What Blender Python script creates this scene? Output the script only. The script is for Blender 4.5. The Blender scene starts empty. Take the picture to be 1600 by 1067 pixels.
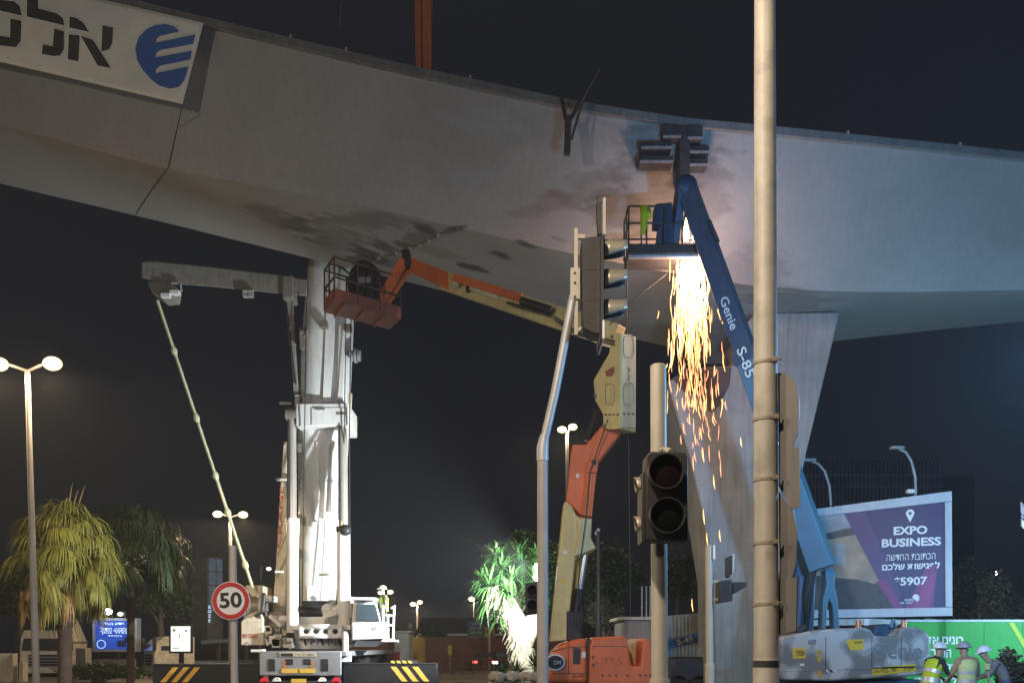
import bpy, bmesh, math, random
import numpy as np
from mathutils import Vector, Matrix
R = math.radians
random.seed(7)
scene = bpy.context.scene
COL = scene.collection

# ------------------------------------------------------------------ camera
EYE, FPX, HOR = 1.7, 1400.0, 1010.0
cam_data = bpy.data.cameras.new('camera')
cam = bpy.data.objects.new('camera', cam_data); COL.objects.link(cam)
cam.location = (0, 0, EYE); cam.rotation_euler = (R(90), 0, 0)
cam_data.sensor_width = 36; cam_data.lens = FPX / 1600 * 36
cam_data.shift_y = (HOR - 533.5) / 1600
cam_data.clip_end = 3000
scene.camera = cam

# ------------------------------------------------------------------ night sky
world = bpy.data.worlds.new('World'); scene.world = world; world.use_nodes = True
wn = world.node_tree.nodes; wl = world.node_tree.links
bg = wn['Background']
sky = wn.new('ShaderNodeTexSky'); sky.sky_type = 'NISHITA'; sky.sun_disc = False
sky.sun_elevation = R(-4); sky.sun_rotation = R(60); sky.air_density = 1.2; sky.dust_density = 2.0
mixw = wn.new('ShaderNodeMix'); mixw.data_type = 'RGBA'; mixw.blend_type = 'ADD'
mixw.inputs[0].default_value = 1.0
mixw.inputs[7].default_value = (0.0046, 0.0060, 0.0100, 1)      # city glow in the night air
sc_ = wn.new('ShaderNodeMix'); sc_.data_type = 'RGBA'; sc_.blend_type = 'MULTIPLY'; sc_.inputs[0].default_value = 1
sc_.inputs[7].default_value = (0.02, 0.02, 0.02, 1)
wl.new(sky.outputs[0], sc_.inputs[6]); wl.new(sc_.outputs[2], mixw.inputs[6])
wl.new(mixw.outputs[2], bg.inputs[0]); bg.inputs[1].default_value = 1.0
vs = scene.view_settings
vs.view_transform = 'Standard'; vs.look = 'None'; vs.exposure = 0; vs.gamma = 1; vs.use_curve_mapping = False
scene.cycles.use_denoising = True
scene.cycles.max_bounces = 6; scene.cycles.diffuse_bounces = 3; scene.cycles.glossy_bounces = 3
scene.cycles.sample_clamp_indirect = 4

WARM = (1.0, 0.74, 0.44); COOL = (0.86, 0.97, 1.0); BLUE = (0.17, 0.50, 1.0)
def P(px, py, D):
    """the place that stands D metres away where the photograph shows (px, py)"""
    return Vector(((px - 800) / FPX * D, D, EYE + (HOR - py) / FPX * D))

def lamp(name, kind, loc, power, color, size=.2, target=None, spot=90, blend=.4):
    l = bpy.data.lights.new(name, kind); l.energy = power; l.color = color
    if kind == 'SPOT':
        l.spot_size = R(spot); l.spot_blend = blend
    l.shadow_soft_size = size
    o = bpy.data.objects.new(name, l); COL.objects.link(o); o.location = loc
    if target is not None:
        o.rotation_euler = (Vector(target) - Vector(loc)).to_track_quat('-Z', 'Y').to_euler()
    return o

# floodlights of the work site and the two street lamps on the near side of the junction
lamp('street_light', 'SPOT', (-13, 3, 9.6), 4300, (1, .86, .70), .25, (-2, 25, 12), 165, .6)
NEAR = Vector((-2.2, 2.6, 9.4))
lamp('street_light', 'SPOT', NEAR, 3700, (1, .84, .64), .25, NEAR + Vector((.0, .22, -1)), 160, .10)
FLOOD = P(842, 886, 27.2)
lamp('crane_floodlight', 'SPOT', FLOOD + Vector((-.25, -.3, 0)), 9500, COOL, .12, P(505, 880, 31), 112, .75)
BFL = Vector((17, 19.5, 3.6))
lamp('site_floodlight', 'SPOT', BFL, 3200, (.42, .77, 1), .2, P(1430, 780, 26), 150, .6)
EDGE = Vector((5.85, 9.5, 4.8))
lamp('edge_floodlight', 'SPOT', EDGE, 4600, BLUE, .15, EDGE + Vector((.45, .85, .34)), 92, .6)
lamp('edge_floodlight_spill', 'POINT', EDGE + Vector((.3, 0, 0)), 1500, (.24, .56, 1), .3)
TORCH = P(1080, 372, 22.2)
lamp('cutting_torch_glow', 'POINT', TORCH, 240, (1, .56, .40), .12)
lamp('spark_glow', 'POINT', P(1080, 440, 21.6), 560, (1, .58, .42), .35)

# ------------------------------------------------------------------ materials
MATS = {}
def mat(name, rgb, rough=.55, metal=0.0, var=.18, scale=2.5, bump=.0, emit=0.0, ecol=None, streak=0.0, dirt=0.0, rnd=0.0, trans=0.0, spec=None):
    m = bpy.data.materials.new(name); m.use_nodes = True
    n = m.node_tree.nodes; l = m.node_tree.links
    b = n['Principled BSDF']
    b.inputs['Roughness'].default_value = rough; b.inputs['Metallic'].default_value = metal
    if spec is not None: b.inputs['Specular IOR Level'].default_value = spec
    tc = n.new('ShaderNodeTexCoord')
    nz = n.new('ShaderNodeTexNoise'); nz.inputs['Scale'].default_value = scale; nz.inputs['Detail'].default_value = 6
    nz.inputs['Roughness'].default_value = .6
    l.new(tc.outputs['Object'], nz.inputs['Vector'])
    mp = n.new('ShaderNodeMapRange'); mp.inputs[1].default_value = .3; mp.inputs[2].default_value = .7
    mp.inputs[3].default_value = 1 - var; mp.inputs[4].default_value = 1 + var * .5
    l.new(nz.outputs[0], mp.inputs[0])
    fac = mp.outputs[0]
    if streak:
        mpn = n.new('ShaderNodeMapping'); mpn.inputs['Scale'].default_value = (7, 7, .5)
        l.new(tc.outputs['Object'], mpn.inputs[0])
        n2 = n.new('ShaderNodeTexNoise'); n2.inputs['Scale'].default_value = 1.3; n2.inputs['Detail'].default_value = 5
        l.new(mpn.outputs[0], n2.inputs['Vector'])
        m2 = n.new('ShaderNodeMapRange'); m2.inputs[1].default_value = .42; m2.inputs[2].default_value = .7
        m2.inputs[3].default_value = 1; m2.inputs[4].default_value = 1 - streak
        l.new(n2.outputs[0], m2.inputs[0])
        mu = n.new('ShaderNodeMath'); mu.operation = 'MULTIPLY'
        l.new(fac, mu.inputs[0]); l.new(m2.outputs[0], mu.inputs[1]); fac = mu.outputs[0]
    if rnd:
        oi = n.new('ShaderNodeObjectInfo')
        m3 = n.new('ShaderNodeMapRange'); m3.inputs[3].default_value = 1 - rnd; m3.inputs[4].default_value = 1 + rnd
        l.new(oi.outputs['Random'], m3.inputs[0])
        mu = n.new('ShaderNodeMath'); mu.operation = 'MULTIPLY'
        l.new(fac, mu.inputs[0]); l.new(m3.outputs[0], mu.inputs[1]); fac = mu.outputs[0]
    mx = n.new('ShaderNodeMix'); mx.data_type = 'RGBA'; mx.blend_type = 'MULTIPLY'; mx.inputs[0].default_value = 1
    mx.inputs[6].default_value = (*rgb, 1); l.new(fac, mx.inputs[7])
    out = mx.outputs[2]
    if dirt:
        n4 = n.new('ShaderNodeTexNoise'); n4.inputs['Scale'].default_value = 5; n4.inputs['Detail'].default_value = 8
        l.new(tc.outputs['Object'], n4.inputs['Vector'])
        m4 = n.new('ShaderNodeMapRange'); m4.inputs[1].default_value = .52; m4.inputs[2].default_value = .68
        m4.inputs[4].default_value = dirt
        l.new(n4.outputs[0], m4.inputs[0])
        dx = n.new('ShaderNodeMix'); dx.data_type = 'RGBA'
        l.new(m4.outputs[0], dx.inputs[0]); l.new(out, dx.inputs[6]); dx.inputs[7].default_value = (.075, .055, .04, 1)
        out = dx.outputs[2]
    l.new(out, b.inputs['Base Color'])
    if bump:
        bp = n.new('ShaderNodeBump'); bp.inputs['Strength'].default_value = bump; bp.inputs['Distance'].default_value = .03
        n5 = n.new('ShaderNodeTexNoise'); n5.inputs['Scale'].default_value = scale * 6; n5.inputs['Detail'].default_value = 5
        l.new(tc.outputs['Object'], n5.inputs['Vector'])
        l.new(n5.outputs[0], bp.inputs['Height']); l.new(bp.outputs[0], b.inputs['Normal'])
    if emit:
        b.inputs['Emission Color'].default_value = (*(ecol or rgb), 1); b.inputs['Emission Strength'].default_value = emit
    if trans:
        b.inputs['Transmission Weight'].default_value = trans
    MATS[name] = m
    return m

mat('asphalt', (.05, .05, .052), .85, var=.3, scale=1.5, bump=.5)
mat('paving', (.23, .20, .17), .85, var=.25, scale=2, bump=.3)
mat('kerb', (.36, .35, .33), .8, var=.2, bump=.2)
mat('paint_line', (.7, .7, .68), .6, var=.25, scale=5)
mat('galv', (.47, .43, .36), .5, .15, var=.14, scale=3, streak=.18, bump=.04)
mat('galv_grey', (.40, .40, .41), .5, .3, var=.2, scale=3, streak=.22)
mat('pole_grey', (.36, .33, .30), .55, .1, var=.2, scale=2, streak=.2)
mat('tan_pole', (.44, .40, .34), .55, 0, var=.15, scale=4, streak=.28, dirt=.26, bump=.05)
mat('band_black', (.03, .03, .035), .5)
mat('strap', (.30, .25, .19), .6, .2, var=.3, scale=20)
mat('sign_back', (.135, .122, .112), .55, 0, var=.2, scale=3, streak=.2, dirt=.15)
mat('white_sign', (.78, .76, .74), .45, var=.06)
mat('red_sign', (.50, .035, .03), .45, var=.1)
mat('black_ink', (.02, .017, .016), .6, var=.05)
mat('signal_black', (.032, .03, .03), .5, var=.25, scale=8, streak=.2)
mat('signal_brown', (.026, .023, .022), .55, var=.25, scale=6, streak=.3)
mat('visor', (.38, .33, .24), .38, .3, var=.2, scale=6)
mat('lens_red', (.012, .004, .006), .4, spec=.06, var=.1)
mat('lens_green', (.004, .007, .007), .4, spec=.06, var=.1)
mat('crane_white', (.74, .73, .70), .4, var=.08, scale=1.5, streak=.10, dirt=.10)
mat('crane_cream', (.66, .58, .44), .45, var=.12, scale=2, streak=.15, dirt=.22)
mat('crane_grey', (.24, .24, .255), .5, var=.2, scale=3, dirt=.25)
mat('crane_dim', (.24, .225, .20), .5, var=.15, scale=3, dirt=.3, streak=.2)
mat('chrome', (.62, .58, .52), .30, .55, var=.08)
mat('dark_steel', (.035, .035, .04), .5, .3, var=.35, scale=3, dirt=.2)
mat('machinery', (.24, .21, .17), .5, .2, var=.4, scale=5, dirt=.4)
mat('outrigger_black', (.012, .012, .014), .5, .1, var=.35, scale=3)
mat('rubber', (.022, .022, .022), .85, var=.3, scale=8)
mat('chevron_yellow', (.62, .36, .06), .5, var=.15, scale=6, dirt=.2)
mat('reflector_yellow', (.70, .45, .08), .35, var=.1)
mat('orange_reflector', (.62, .18, .03), .4, var=.2, scale=10)
mat('glass', (.045, .06, .07), .06, var=.1)
mat('red_letter', (.42, .07, .04), .5, var=.1)
mat('tail_red', (.5, .02, .03), .3, emit=.25, ecol=(1, .05, .08))
mat('lift_orange', (.78, .175, .055), .48, var=.14, scale=2.5, streak=.12, dirt=.14)
mat('rail_dark', (.10, .045, .035), .6, var=.3, scale=5)
mat('lift_rust', (.33, .105, .07), .6, var=.25, scale=4, dirt=.3)
mat('lift_orange_dull', (.50, .12, .055), .5)
mat('lift_cream', (.70, .57, .25), .5, var=.12, scale=2, streak=.12, dirt=.12)
mat('lift_cream_pale', (.62, .62, .40), .5, var=.12, scale=2, streak=.12, dirt=.1)
mat('lift_blue', (.026, .068, .125), .5, var=.2, scale=2, dirt=.25, streak=.2)
mat('lift_blue_pale', (.075, .175, .25), .5, var=.15, scale=2, dirt=.12)
mat('steel_soot', (.05, .047, .048), .7, var=.4, scale=5)
mat('tarp_black', (.022, .02, .02), .75, var=.3, scale=6, bump=.3)
mat('concrete', (.345, .33, .31), .85, var=.22, scale=.9, bump=.25, streak=.22)
mat('bearing', (.05, .05, .055), .7, var=.3)
mat('banner_cloth', (.86, .83, .72), .75, var=.08, scale=2)
mat('emblem_blue', (.03, .13, .42), .7, var=.1)
mat('orange_boom', (.66, .16, .07), .55, var=.2, scale=1.5, streak=.25)
mat('lamp_glow', (1, .9, .7), .4, emit=1.9, ecol=(1, .74, .42), var=0)
mat('lamp_glow_white', (1, 1, .95), .4, emit=1.8, ecol=(1, .85, .66), var=0)
mat('flood_glow', (1, 1, 1), .4, emit=60, ecol=(.86, .97, 1), var=0)
mat('spark', (1, .6, .25), .4, emit=3.0, ecol=(1, .46, .13), var=0)
mat('spark_red', (1, .4, .2), .4, emit=2.2, ecol=(1, .36, .16), var=0)
mat('spark_hot', (1, .8, .5), .4, emit=8, ecol=(1, .70, .36), var=0)
mat('bark', (.13, .10, .075), .9, var=.4, scale=6, bump=.8)
mat('palm_bark', (.085, .056, .042), .9, var=.45, scale=5, bump=.9)
mat('dark_brown', (.10, .07, .062), .8, var=.35, scale=2)
mat('frond_green', (.27, .26, .045), .55, var=.3, scale=2, rnd=.3)
mat('frond_dark', (.05, .085, .035), .55, var=.3, scale=2, rnd=.3)
mat('frond_dry', (.34, .20, .075), .7, var=.3, scale=2, rnd=.25)
mat('leaf', (.055, .10, .028), .5, var=.4, scale=1.2)
mat('leaf_dark', (.035, .06, .025), .55, var=.4, scale=1.2)
mat('leaf_dry', (.09, .08, .05), .6, var=.4, scale=1.2)
mat('leaf_yucca', (.05, .13, .03), .45, var=.3, scale=3)
mat('shag', (.42, .36, .24), .85, var=.35, scale=6, bump=.6)
mat('rock', (.42, .40, .36), .85, var=.3, scale=3, bump=.6)
mat('poster_purple', (.040, .020, .105), .42, var=.06)
mat('poster_violet', (.075, .035, .15), .42, var=.06)
mat('poster_magenta', (.22, .03, .16), .42, var=.06)
mat('poster_pink', (.30, .05, .20), .42, var=.06)
mat('poster_photo_tan', (.36, .27, .19), .42, var=.35, scale=2)
mat('poster_photo_grey', (.30, .32, .37), .42, var=.3, scale=2)
mat('poster_photo_dark', (.045, .04, .045), .42, var=.5, scale=6)
mat('poster_white', (.85, .85, .88), .45, var=.03)
mat('board_frame', (.55, .60, .68), .45, var=.1, scale=3, streak=.1)
mat('hoarding_green', (.03, .36, .05), .55, var=.12, scale=1.5, streak=.08)
mat('hoarding_yellow', (.45, .60, .04), .55, var=.1)
mat('camo_grey', (.35, .35, .35), .55, var=.12)
mat('sticker_yellow', (.75, .50, .04), .45, var=.1)
mat('amber', (.65, .17, .05), .25, var=.1)
mat('blue_poster_glow', (.03, .08, .5), .4, emit=.42, ecol=(.03, .13, .75), var=0)  # poster emission in place of light from the board's lamps
mat('white_print_glow', (.8, .9, 1), .4, emit=.85, ecol=(.55, .78, 1), var=0)
mat('white_screen', (.9, 1, .95), .4, emit=1.15, ecol=(.9, 1.0, .88), var=.0)
mat('screen_mark', (.3, .4, .3), .4, emit=.25, ecol=(.5, .75, .5), var=0)
mat('truck_white', (.72, .70, .64), .45, var=.2, scale=3, dirt=.3)
mat('truck_dark', (.03, .03, .034), .4, var=.2)
mat('tower_clad', (.17, .155, .14), .6, var=.35, scale=2)
mat('tower_glass', (.30, .40, .55), .2, var=.35, scale=2)
mat('fence_red', (.16, .058, .04), .65, var=.3, scale=2, streak=.3)
mat('steel_fence', (.10, .085, .075), .6, var=.2)
mat('corrugate', (.36, .33, .30), .6, .1, var=.2, scale=2, streak=.3)
mat('road_blue', (.03, .07, .20), .5, var=.1)
mat('road_green', (.03, .17, .09), .5, var=.1)
mat('sign_yellow', (.50, .36, .05), .5, var=.15)
mat('vest_yellow', (.55, .72, .03), .7, var=.12, scale=8)
mat('vest_pale', (.72, .78, .33), .7, var=.12, scale=8)
mat('vest_band', (.70, .72, .70), .35, .2, var=.1)
mat('cloth_dark', (.03, .032, .04), .85, var=.3, scale=12)
mat('cloth_grey', (.24, .23, .22), .85, var=.3, scale=12)
mat('cloth_blue', (.10, .14, .23), .85, var=.3, scale=12)
mat('skin', (.42, .25, .17), .6, var=.08)
mat('boot', (.04, .03, .025), .7)
mat('helmet_white', (.78, .78, .80), .35, var=.05)
mat('helmet_grey', (.34, .35, .38), .35, var=.1)
mat('orange_lamp', (1, .4, .1), .4, emit=2.2, ecol=(1, .33, .06), var=0)
mat('head_lamp', (1, 1, 1), .4, emit=14, ecol=(.85, .92, 1), var=0)
mat('red_lamp', (1, .1, .1), .4, emit=4, ecol=(1, .08, .06), var=0)
mat('building', (.10, .105, .12), .7, var=.25, scale=.5)
mat('building_fin', (.5, .53, .6), .6, var=.2)
mat('tank_white', (.72, .74, .75), .45, var=.1, streak=.15)
mat('tile_roof', (.15, .12, .10), .7, var=.3)
mat('wire', (.05, .05, .055), .6, .3)
mat('wood_pale', (.45, .36, .24), .7, var=.25, scale=6)
mat('car_paint', (.20, .20, .22), .3, var=.1)
# camouflage of the blue machine's cover
m = MATS['camo_grey']; n = m.node_tree.nodes; l = m.node_tree.links
cz = n.new('ShaderNodeTexNoise'); cz.inputs['Scale'].default_value = 1.9; cz.inputs['Detail'].default_value = 1.2
cr = n.new('ShaderNodeValToRGB'); cr.color_ramp.interpolation = 'CONSTANT'
e = cr.color_ramp.elements; e[0].color = (.20, .195, .185, 1); e[1].position = .45; e[1].color = (.36, .355, .34, 1)
x = e.new(.54); x.color = (.50, .50, .49, 1); x = e.new(.40); x.color = (.25, .245, .235, 1)
tcx = n.new('ShaderNodeTexCoord'); l.new(tcx.outputs['Object'], cz.inputs['Vector']); l.new(cz.outputs[0], cr.inputs[0])
l.new(cr.outputs[0], n['Principled BSDF'].inputs['Base Color'])

# ------------------------------------------------------------------ mesh helpers
ORG = {}
def org(o):
    return ORG[o.name] if o is not None else Vector((0, 0, 0))
def tag(o, label=None, cat=None, group=None, kind=None):
    if label: o['label'] = label
    if cat: o['category'] = cat
    if group: o['group'] = group
    if kind: o['kind'] = kind
    return o
def thing(name, label, cat, loc=(0, 0, 0), group=None):
    o = bpy.data.objects.new(name, None); COL.objects.link(o)
    o.empty_display_size = .2
    o.location = Vector(loc); ORG[o.name] = Vector(loc)
    return tag(o, label, cat, group)
def frame(axis, up=(0, 0, 1)):
    z = Vector(axis).normalized(); u = Vector(up)
    if abs(z.dot(u)) > .985: u = Vector((0, 1, 0))
    x = u.cross(z).normalized(); y = z.cross(x)
    return x, y, z
class MB:
    def __init__(s): s.v = []; s.f = []
    def add(s, vs, fs):
        b = len(s.v); s.v += [Vector(v) for v in vs]; s.f += [tuple(i + b for i in f) for f in fs]; return s
    def hexa(s, a, b):
        """two quads (4 points each), joined"""
        return s.add(list(a) + list(b), [(3, 2, 1, 0), (4, 5, 6, 7), (0, 1, 5, 4), (1, 2, 6, 5), (2, 3, 7, 6), (3, 0, 4, 7)])
    def box(s, c, d, rot=None):
        c = Vector(c); h = Vector(d) / 2
        pts = []
        for z in (-1, 1):
            for x, y in ((-1, -1), (1, -1), (1, 1), (-1, 1)):
                p = Vector((x * h.x, y * h.y, z * h.z))
                if rot is not None: p = rot @ p
                pts.append(c + p)
        return s.hexa(pts[:4], pts[4:])
    def span(s, lo, hi):
        lo = Vector(lo); hi = Vector(hi); return s.box((lo + hi) / 2, hi - lo)
    def beam(s, a, b, w, h, w2=None, h2=None, up=(0, 0, 1)):
        a = Vector(a); b = Vector(b); x, y, z = frame(b - a, up)
        w2 = w if w2 is None else w2; h2 = h if h2 is None else h2
        q = lambda p, w, h: [p + x * (w / 2 * i) + y * (h / 2 * j) for i, j in ((-1, -1), (1, -1), (1, 1), (-1, 1))]
        return s.hexa(q(a, w, h), q(b, w2, h2))
    def tube(s, pts, rad, n=10, cap=True):
        pts = [Vector(p) for p in pts]
        if not hasattr(rad, '__len__'): rad = [rad] * len(pts)
        vs = []; fs = []
        px = None
        for i, p in enumerate(pts):
            t = (pts[min(i + 1, len(pts) - 1)] - pts[max(i - 1, 0)])
            x, y, z = frame(t)
            if px is not None and (px - z * px.dot(z)).length > 1e-4:
                x = (px - z * px.dot(z)).normalized(); y = z.cross(x)
            px = x
            for k in range(n):
                a = 2 * math.pi * k / n
                vs.append(p + x * (rad[i] * math.cos(a)) + y * (rad[i] * math.sin(a)))
        for i in range(len(pts) - 1):
            for k in range(n):
                k2 = (k + 1) % n
                fs.append((i * n + k, i * n + k2, (i + 1) * n + k2, (i + 1) * n + k))
        if cap:
            fs.append(tuple(range(n - 1, -1, -1))); fs.append(tuple(range((len(pts) - 1) * n, len(pts) * n)))
        return s.add(vs, fs)
    def prism(s, poly, o, u, v, depth):
        """2-D outline on the plane (o, u, v), pushed along u x v by depth"""
        o = Vector(o); u = Vector(u); v = Vector(v); w = u.cross(v).normalized() * depth
        a = [o + u * p[0] + v * p[1] for p in poly]; n = len(a)
        area = sum(poly[i][0] * poly[(i + 1) % n][1] - poly[(i + 1) % n][0] * poly[i][1] for i in range(n))
        if area < 0: a = a[::-1]
        vs = a + [p + w for p in a]
        fs = [tuple(range(n - 1, -1, -1)), tuple(range(n, 2 * n))]
        fs += [(i, (i + 1) % n, n + (i + 1) % n, n + i) for i in range(n)]
        return s.add(vs, fs)
    def ring(s, c, axis, r0, r1, depth, n=32):
        x, y, z = frame(axis); c = Vector(c); vs = []; fs = []
        for k in range(n):
            a = 2 * math.pi * k / n; d = x * math.cos(a) + y * math.sin(a)
            vs += [c + d * r0, c + d * r1, c + d * r1 + z * depth, c + d * r0 + z * depth]
        for k in range(n):
            i = 4 * k; j = 4 * ((k + 1) % n)
            for q in range(4):
                q2 = (q + 1) % 4; fs.append((i + q, j + q, j + q2, i + q2))
        return s.add(vs, fs)
    def ball(s, c, r, n=12, m=8, sq=(1, 1, 1), zmin=-1.0):
        c = Vector(c); vs = []; fs = []
        t0 = math.asin(zmin)
        for i in range(m + 1):
            t = t0 + (math.pi / 2 - t0) * i / m
            for k in range(n):
                a = 2 * math.pi * k / n
                vs.append(c + Vector((r * sq[0] * math.cos(t) * math.cos(a), r * sq[1] * math.cos(t) * math.sin(a), r * sq[2] * math.sin(t))))
        for i in range(m):
            for k in range(n):
                k2 = (k + 1) % n; fs.append((i * n + k, i * n + k2, (i + 1) * n + k2, (i + 1) * n + k))
        fs.append(tuple(range(n - 1, -1, -1)))
        return s.add(vs, fs)
    def loft(s, rings, cap=True):
        n = len(rings[0]); vs = [p for r in rings for p in r]; fs = []
        for i in range(len(rings) - 1):
            for k in range(n):
                k2 = (k + 1) % n; fs.append((i * n + k, i * n + k2, (i + 1) * n + k2, (i + 1) * n + k))
        if cap:
            fs.append(tuple(range(n - 1, -1, -1))); fs.append(tuple(range((len(rings) - 1) * n, len(rings) * n)))
        return s.add(vs, fs)
    def build(s, name, m, parent=None, bevel=0, smooth=True, loc=None, angle=.6, seg=2):
        if parent is not None: base = org(parent)
        else: base = Vector(loc) if loc is not None else Vector((0, 0, 0))
        me = bpy.data.meshes.new(name)
        me.from_pydata([tuple(v - base) for v in s.v], [], s.f)
        bm = bmesh.new(); bm.from_mesh(me)
        bmesh.ops.recalc_face_normals(bm, faces=bm.faces); bm.to_mesh(me); bm.free()
        return link(name, me, m, parent, base, bevel, smooth, angle, seg)
def link(name, me, m, parent, base, bevel=0, smooth=True, angle=.6, seg=2):
    me.materials.append(MATS[m] if isinstance(m, str) else m)
    if smooth and len(me.polygons):
        me.polygons.foreach_set('use_smooth', [True] * len(me.polygons)); me.set_sharp_from_angle(angle=angle)
    o = bpy.data.objects.new(name, me); COL.objects.link(o)
    if parent is not None: o.parent = parent
    else: o.location = base
    ORG[o.name] = base
    if bevel:
        b = o.modifiers.new('bevel', 'BEVEL'); b.width = bevel; b.segments = seg; b.limit_method = 'ANGLE'; b.angle_limit = .7
    return o
def copy_tree(o, parent=None, loc=None):
    c = o.copy(); COL.objects.link(c); c.parent = parent
    if loc is not None: c.location = loc
    ORG[c.name] = Vector(loc) if loc is not None else org(parent)
    for ch in list(o.children):
        if ch.type != 'LIGHT': copy_tree(ch, c)
    return c
def text_mesh(body, size, bold=0.0, align='CENTER', space=1.0):
    cu = bpy.data.curves.new('lettering', 'FONT'); cu.body = body; cu.size = size; cu.offset = bold
    cu.align_x = align; cu.align_y = 'CENTER'; cu.space_character = space; cu.resolution_u = 3
    ob = bpy.data.objects.new('lettering', cu); COL.objects.link(ob)
    dg = bpy.context.evaluated_depsgraph_get(); dg.update()
    me = bpy.data.meshes.new_from_object(ob.evaluated_get(dg))
    vs = [v.co.copy() for v in me.vertices]; fs = [tuple(p.vertices) for p in me.polygons]
    bpy.data.objects.remove(ob); bpy.data.curves.remove(cu); bpy.data.meshes.remove(me)
    return vs, fs
def text(name, body, m, parent, o, u, v, height, bold=0.0, width=None, off=.006, align='CENTER'):
    """flat lettering on the plane (o, u, v); cap height and, if given, total width in metres"""
    vs, fs = text_mesh(body, 1.0, bold, align)
    if not vs: return None
    x0 = min(p.x for p in vs); x1 = max(p.x for p in vs); y0 = min(p.y for p in vs); y1 = max(p.y for p in vs)
    sy = height / (y1 - y0); sx = (width / (x1 - x0)) if width else sy
    u = Vector(u).normalized(); v = Vector(v).normalized(); w = u.cross(v).normalized() * off
    cx = (x0 + x1) / 2
    mb = MB(); mb.add([Vector(o) + u * ((p.x - cx) * sx) + v * ((p.y - (y0 + y1) / 2) * sy) + w for p in vs], fs)
    ob = mb.build(name, m, parent, smooth=False)
    return ob
def heb(s): return s[::-1]
def flat(name, poly, m, parent, w=None):
    """a thin flat piece from points in space"""
    mb = MB(); mb.add(poly, [tuple(range(len(poly)))]); return mb.build(name, m, parent, smooth=False)

# ------------------------------------------------------------------ ground
g = MB(); g.add([(-300, -40, 0), (300, -40, 0), (300, 420, 0), (-300, 420, 0)], [(0, 1, 2, 3)])
tag(g.build('ground', 'asphalt'), kind='structure')
g = MB(); g.span((-2.6, 5.5, -.1), (4.6, 9.2, .13)); tag(g.build('traffic_island', 'paving', bevel=.02), kind='structure')
g = MB(); g.span((-12, 40, -.1), (60, 70, .12)); tag(g.build('pavement', 'paving', bevel=.02), kind='structure')
g = MB(); g.span((-60, 33, -.1), (-12.4, 60, .14)); tag(g.build('verge', 'paving', bevel=.02), kind='structure')
for i in range(9):
    g = MB(); y = -4 + i * 6; g.add([(-6.1, y, .004), (-5.95, y, .004), (-5.95, y + 3, .004), (-6.1, y + 3, .004)], [(0, 1, 2, 3)])
    tag(g.build('lane_marking', 'paint_line', smooth=False), kind='structure')
# ------------------------------------------------------------------ bridge girder
ST = np.array([  # photo column, top row, crease row, far row, distances
 (-420,-150,  85, 190, 23.4, 24.6, 29.6), (-150, -85, 155, 250, 23.2, 24.4, 29.4), (0, -48, 195, 287, 23.0, 24.3, 29.3), (250, 20, 262, 346, 22.8, 24.2, 29.2),
 (480, 75, 305, 403, 22.6, 24.1, 29.2), (640, 112, 338, 441, 22.6, 24.0, 29.2), (900, 168, 398, 508, 22.7, 24.0, 29.4),
 (1075, 195, 432, 549, 22.8, 24.1, 29.6), (1170, 203, 446, 552, 22.9, 24.3, 29.8), (1310, 217, 456, 532, 23.2, 24.6, 30.1), (1450, 231, 456, 517, 23.7, 25.1, 30.6),
 (1600, 247, 453, 502, 24.4, 25.8, 31.3), (1750, 262, 450, 488, 25.2, 26.6, 32.1), (2000, 285, 443, 466, 26.6, 28.0, 33.5)], float)
NS = 900
cols = np.linspace(-420, 2000, NS)
def smooth(v, k=27):
    p = np.pad(v, k, mode='edge'); p[:k] = v[0] - (np.arange(k, 0, -1)) * (v[1] - v[0]); p[-k:] = v[-1] + np.arange(1, k + 1) * (v[-1] - v[-2])
    w = np.hanning(2 * k + 1); w /= w.sum(); return np.convolve(p, w, 'valid')
TR, CR, FR, DT, DC, DF = [smooth(np.interp(cols, ST[:, 0], ST[:, i])) for i in range(1, 7)]
girder = thing('bridge_girder', 'huge grey steel box girder crossing overhead, scorched along its underside', 'bridge', P(700, 400, 24))
STAINS = [  # column, row, half sizes, tilt, soot, rust
 (440, 345, 58, 14, 20, .5, 0), (575, 345, 62, 13, 4, .5, 0), (515, 368, 60, 22, 20, .38, .05), (470, 355, 40, 12, 25, .4, 0),
 (578, 399, 26, 8, 20, .95, .2), (556, 405, 16, 7, 10, .9, .1), (604, 388, 22, 7, 25, .7, .2), (665, 356, 20, 6, 15, .85, .3), (712, 358, 18, 4, -15, .8, .2),
 (625, 380, 18, 5, 20, .5, .5), (650, 372, 26, 12, -20, .1, .55), (735, 417, 28, 5, 14, .9, 0), (780, 398, 20, 4.5, 18, .85, 0), (822, 382, 15, 4, 18, .75, 0),
 (868, 372, 14, 3, 18, .35, 0), (575, 375, 40, 10, 15, .25, .1), (610, 410, 40, 8, 14, .35, .3), (690, 395, 35, 8, 14, .2, .15), (665, 425, 25, 6, 14, .65, 0),
 (1058, 235, 70, 48, 0, .36, .05), (1010, 300, 60, 60, 0, .24, 0), (1095, 300, 45, 60, 0, .22, .1), (930, 290, 60, 25, -25, .12, .25), (850, 320, 60, 14, -25, .06, .22),
 (960, 330, 40, 40, 0, .25, .15), (1230, 470, 60, 18, 0, .35, 0), (1180, 430, 50, 40, 0, .2, .1)]
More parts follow.
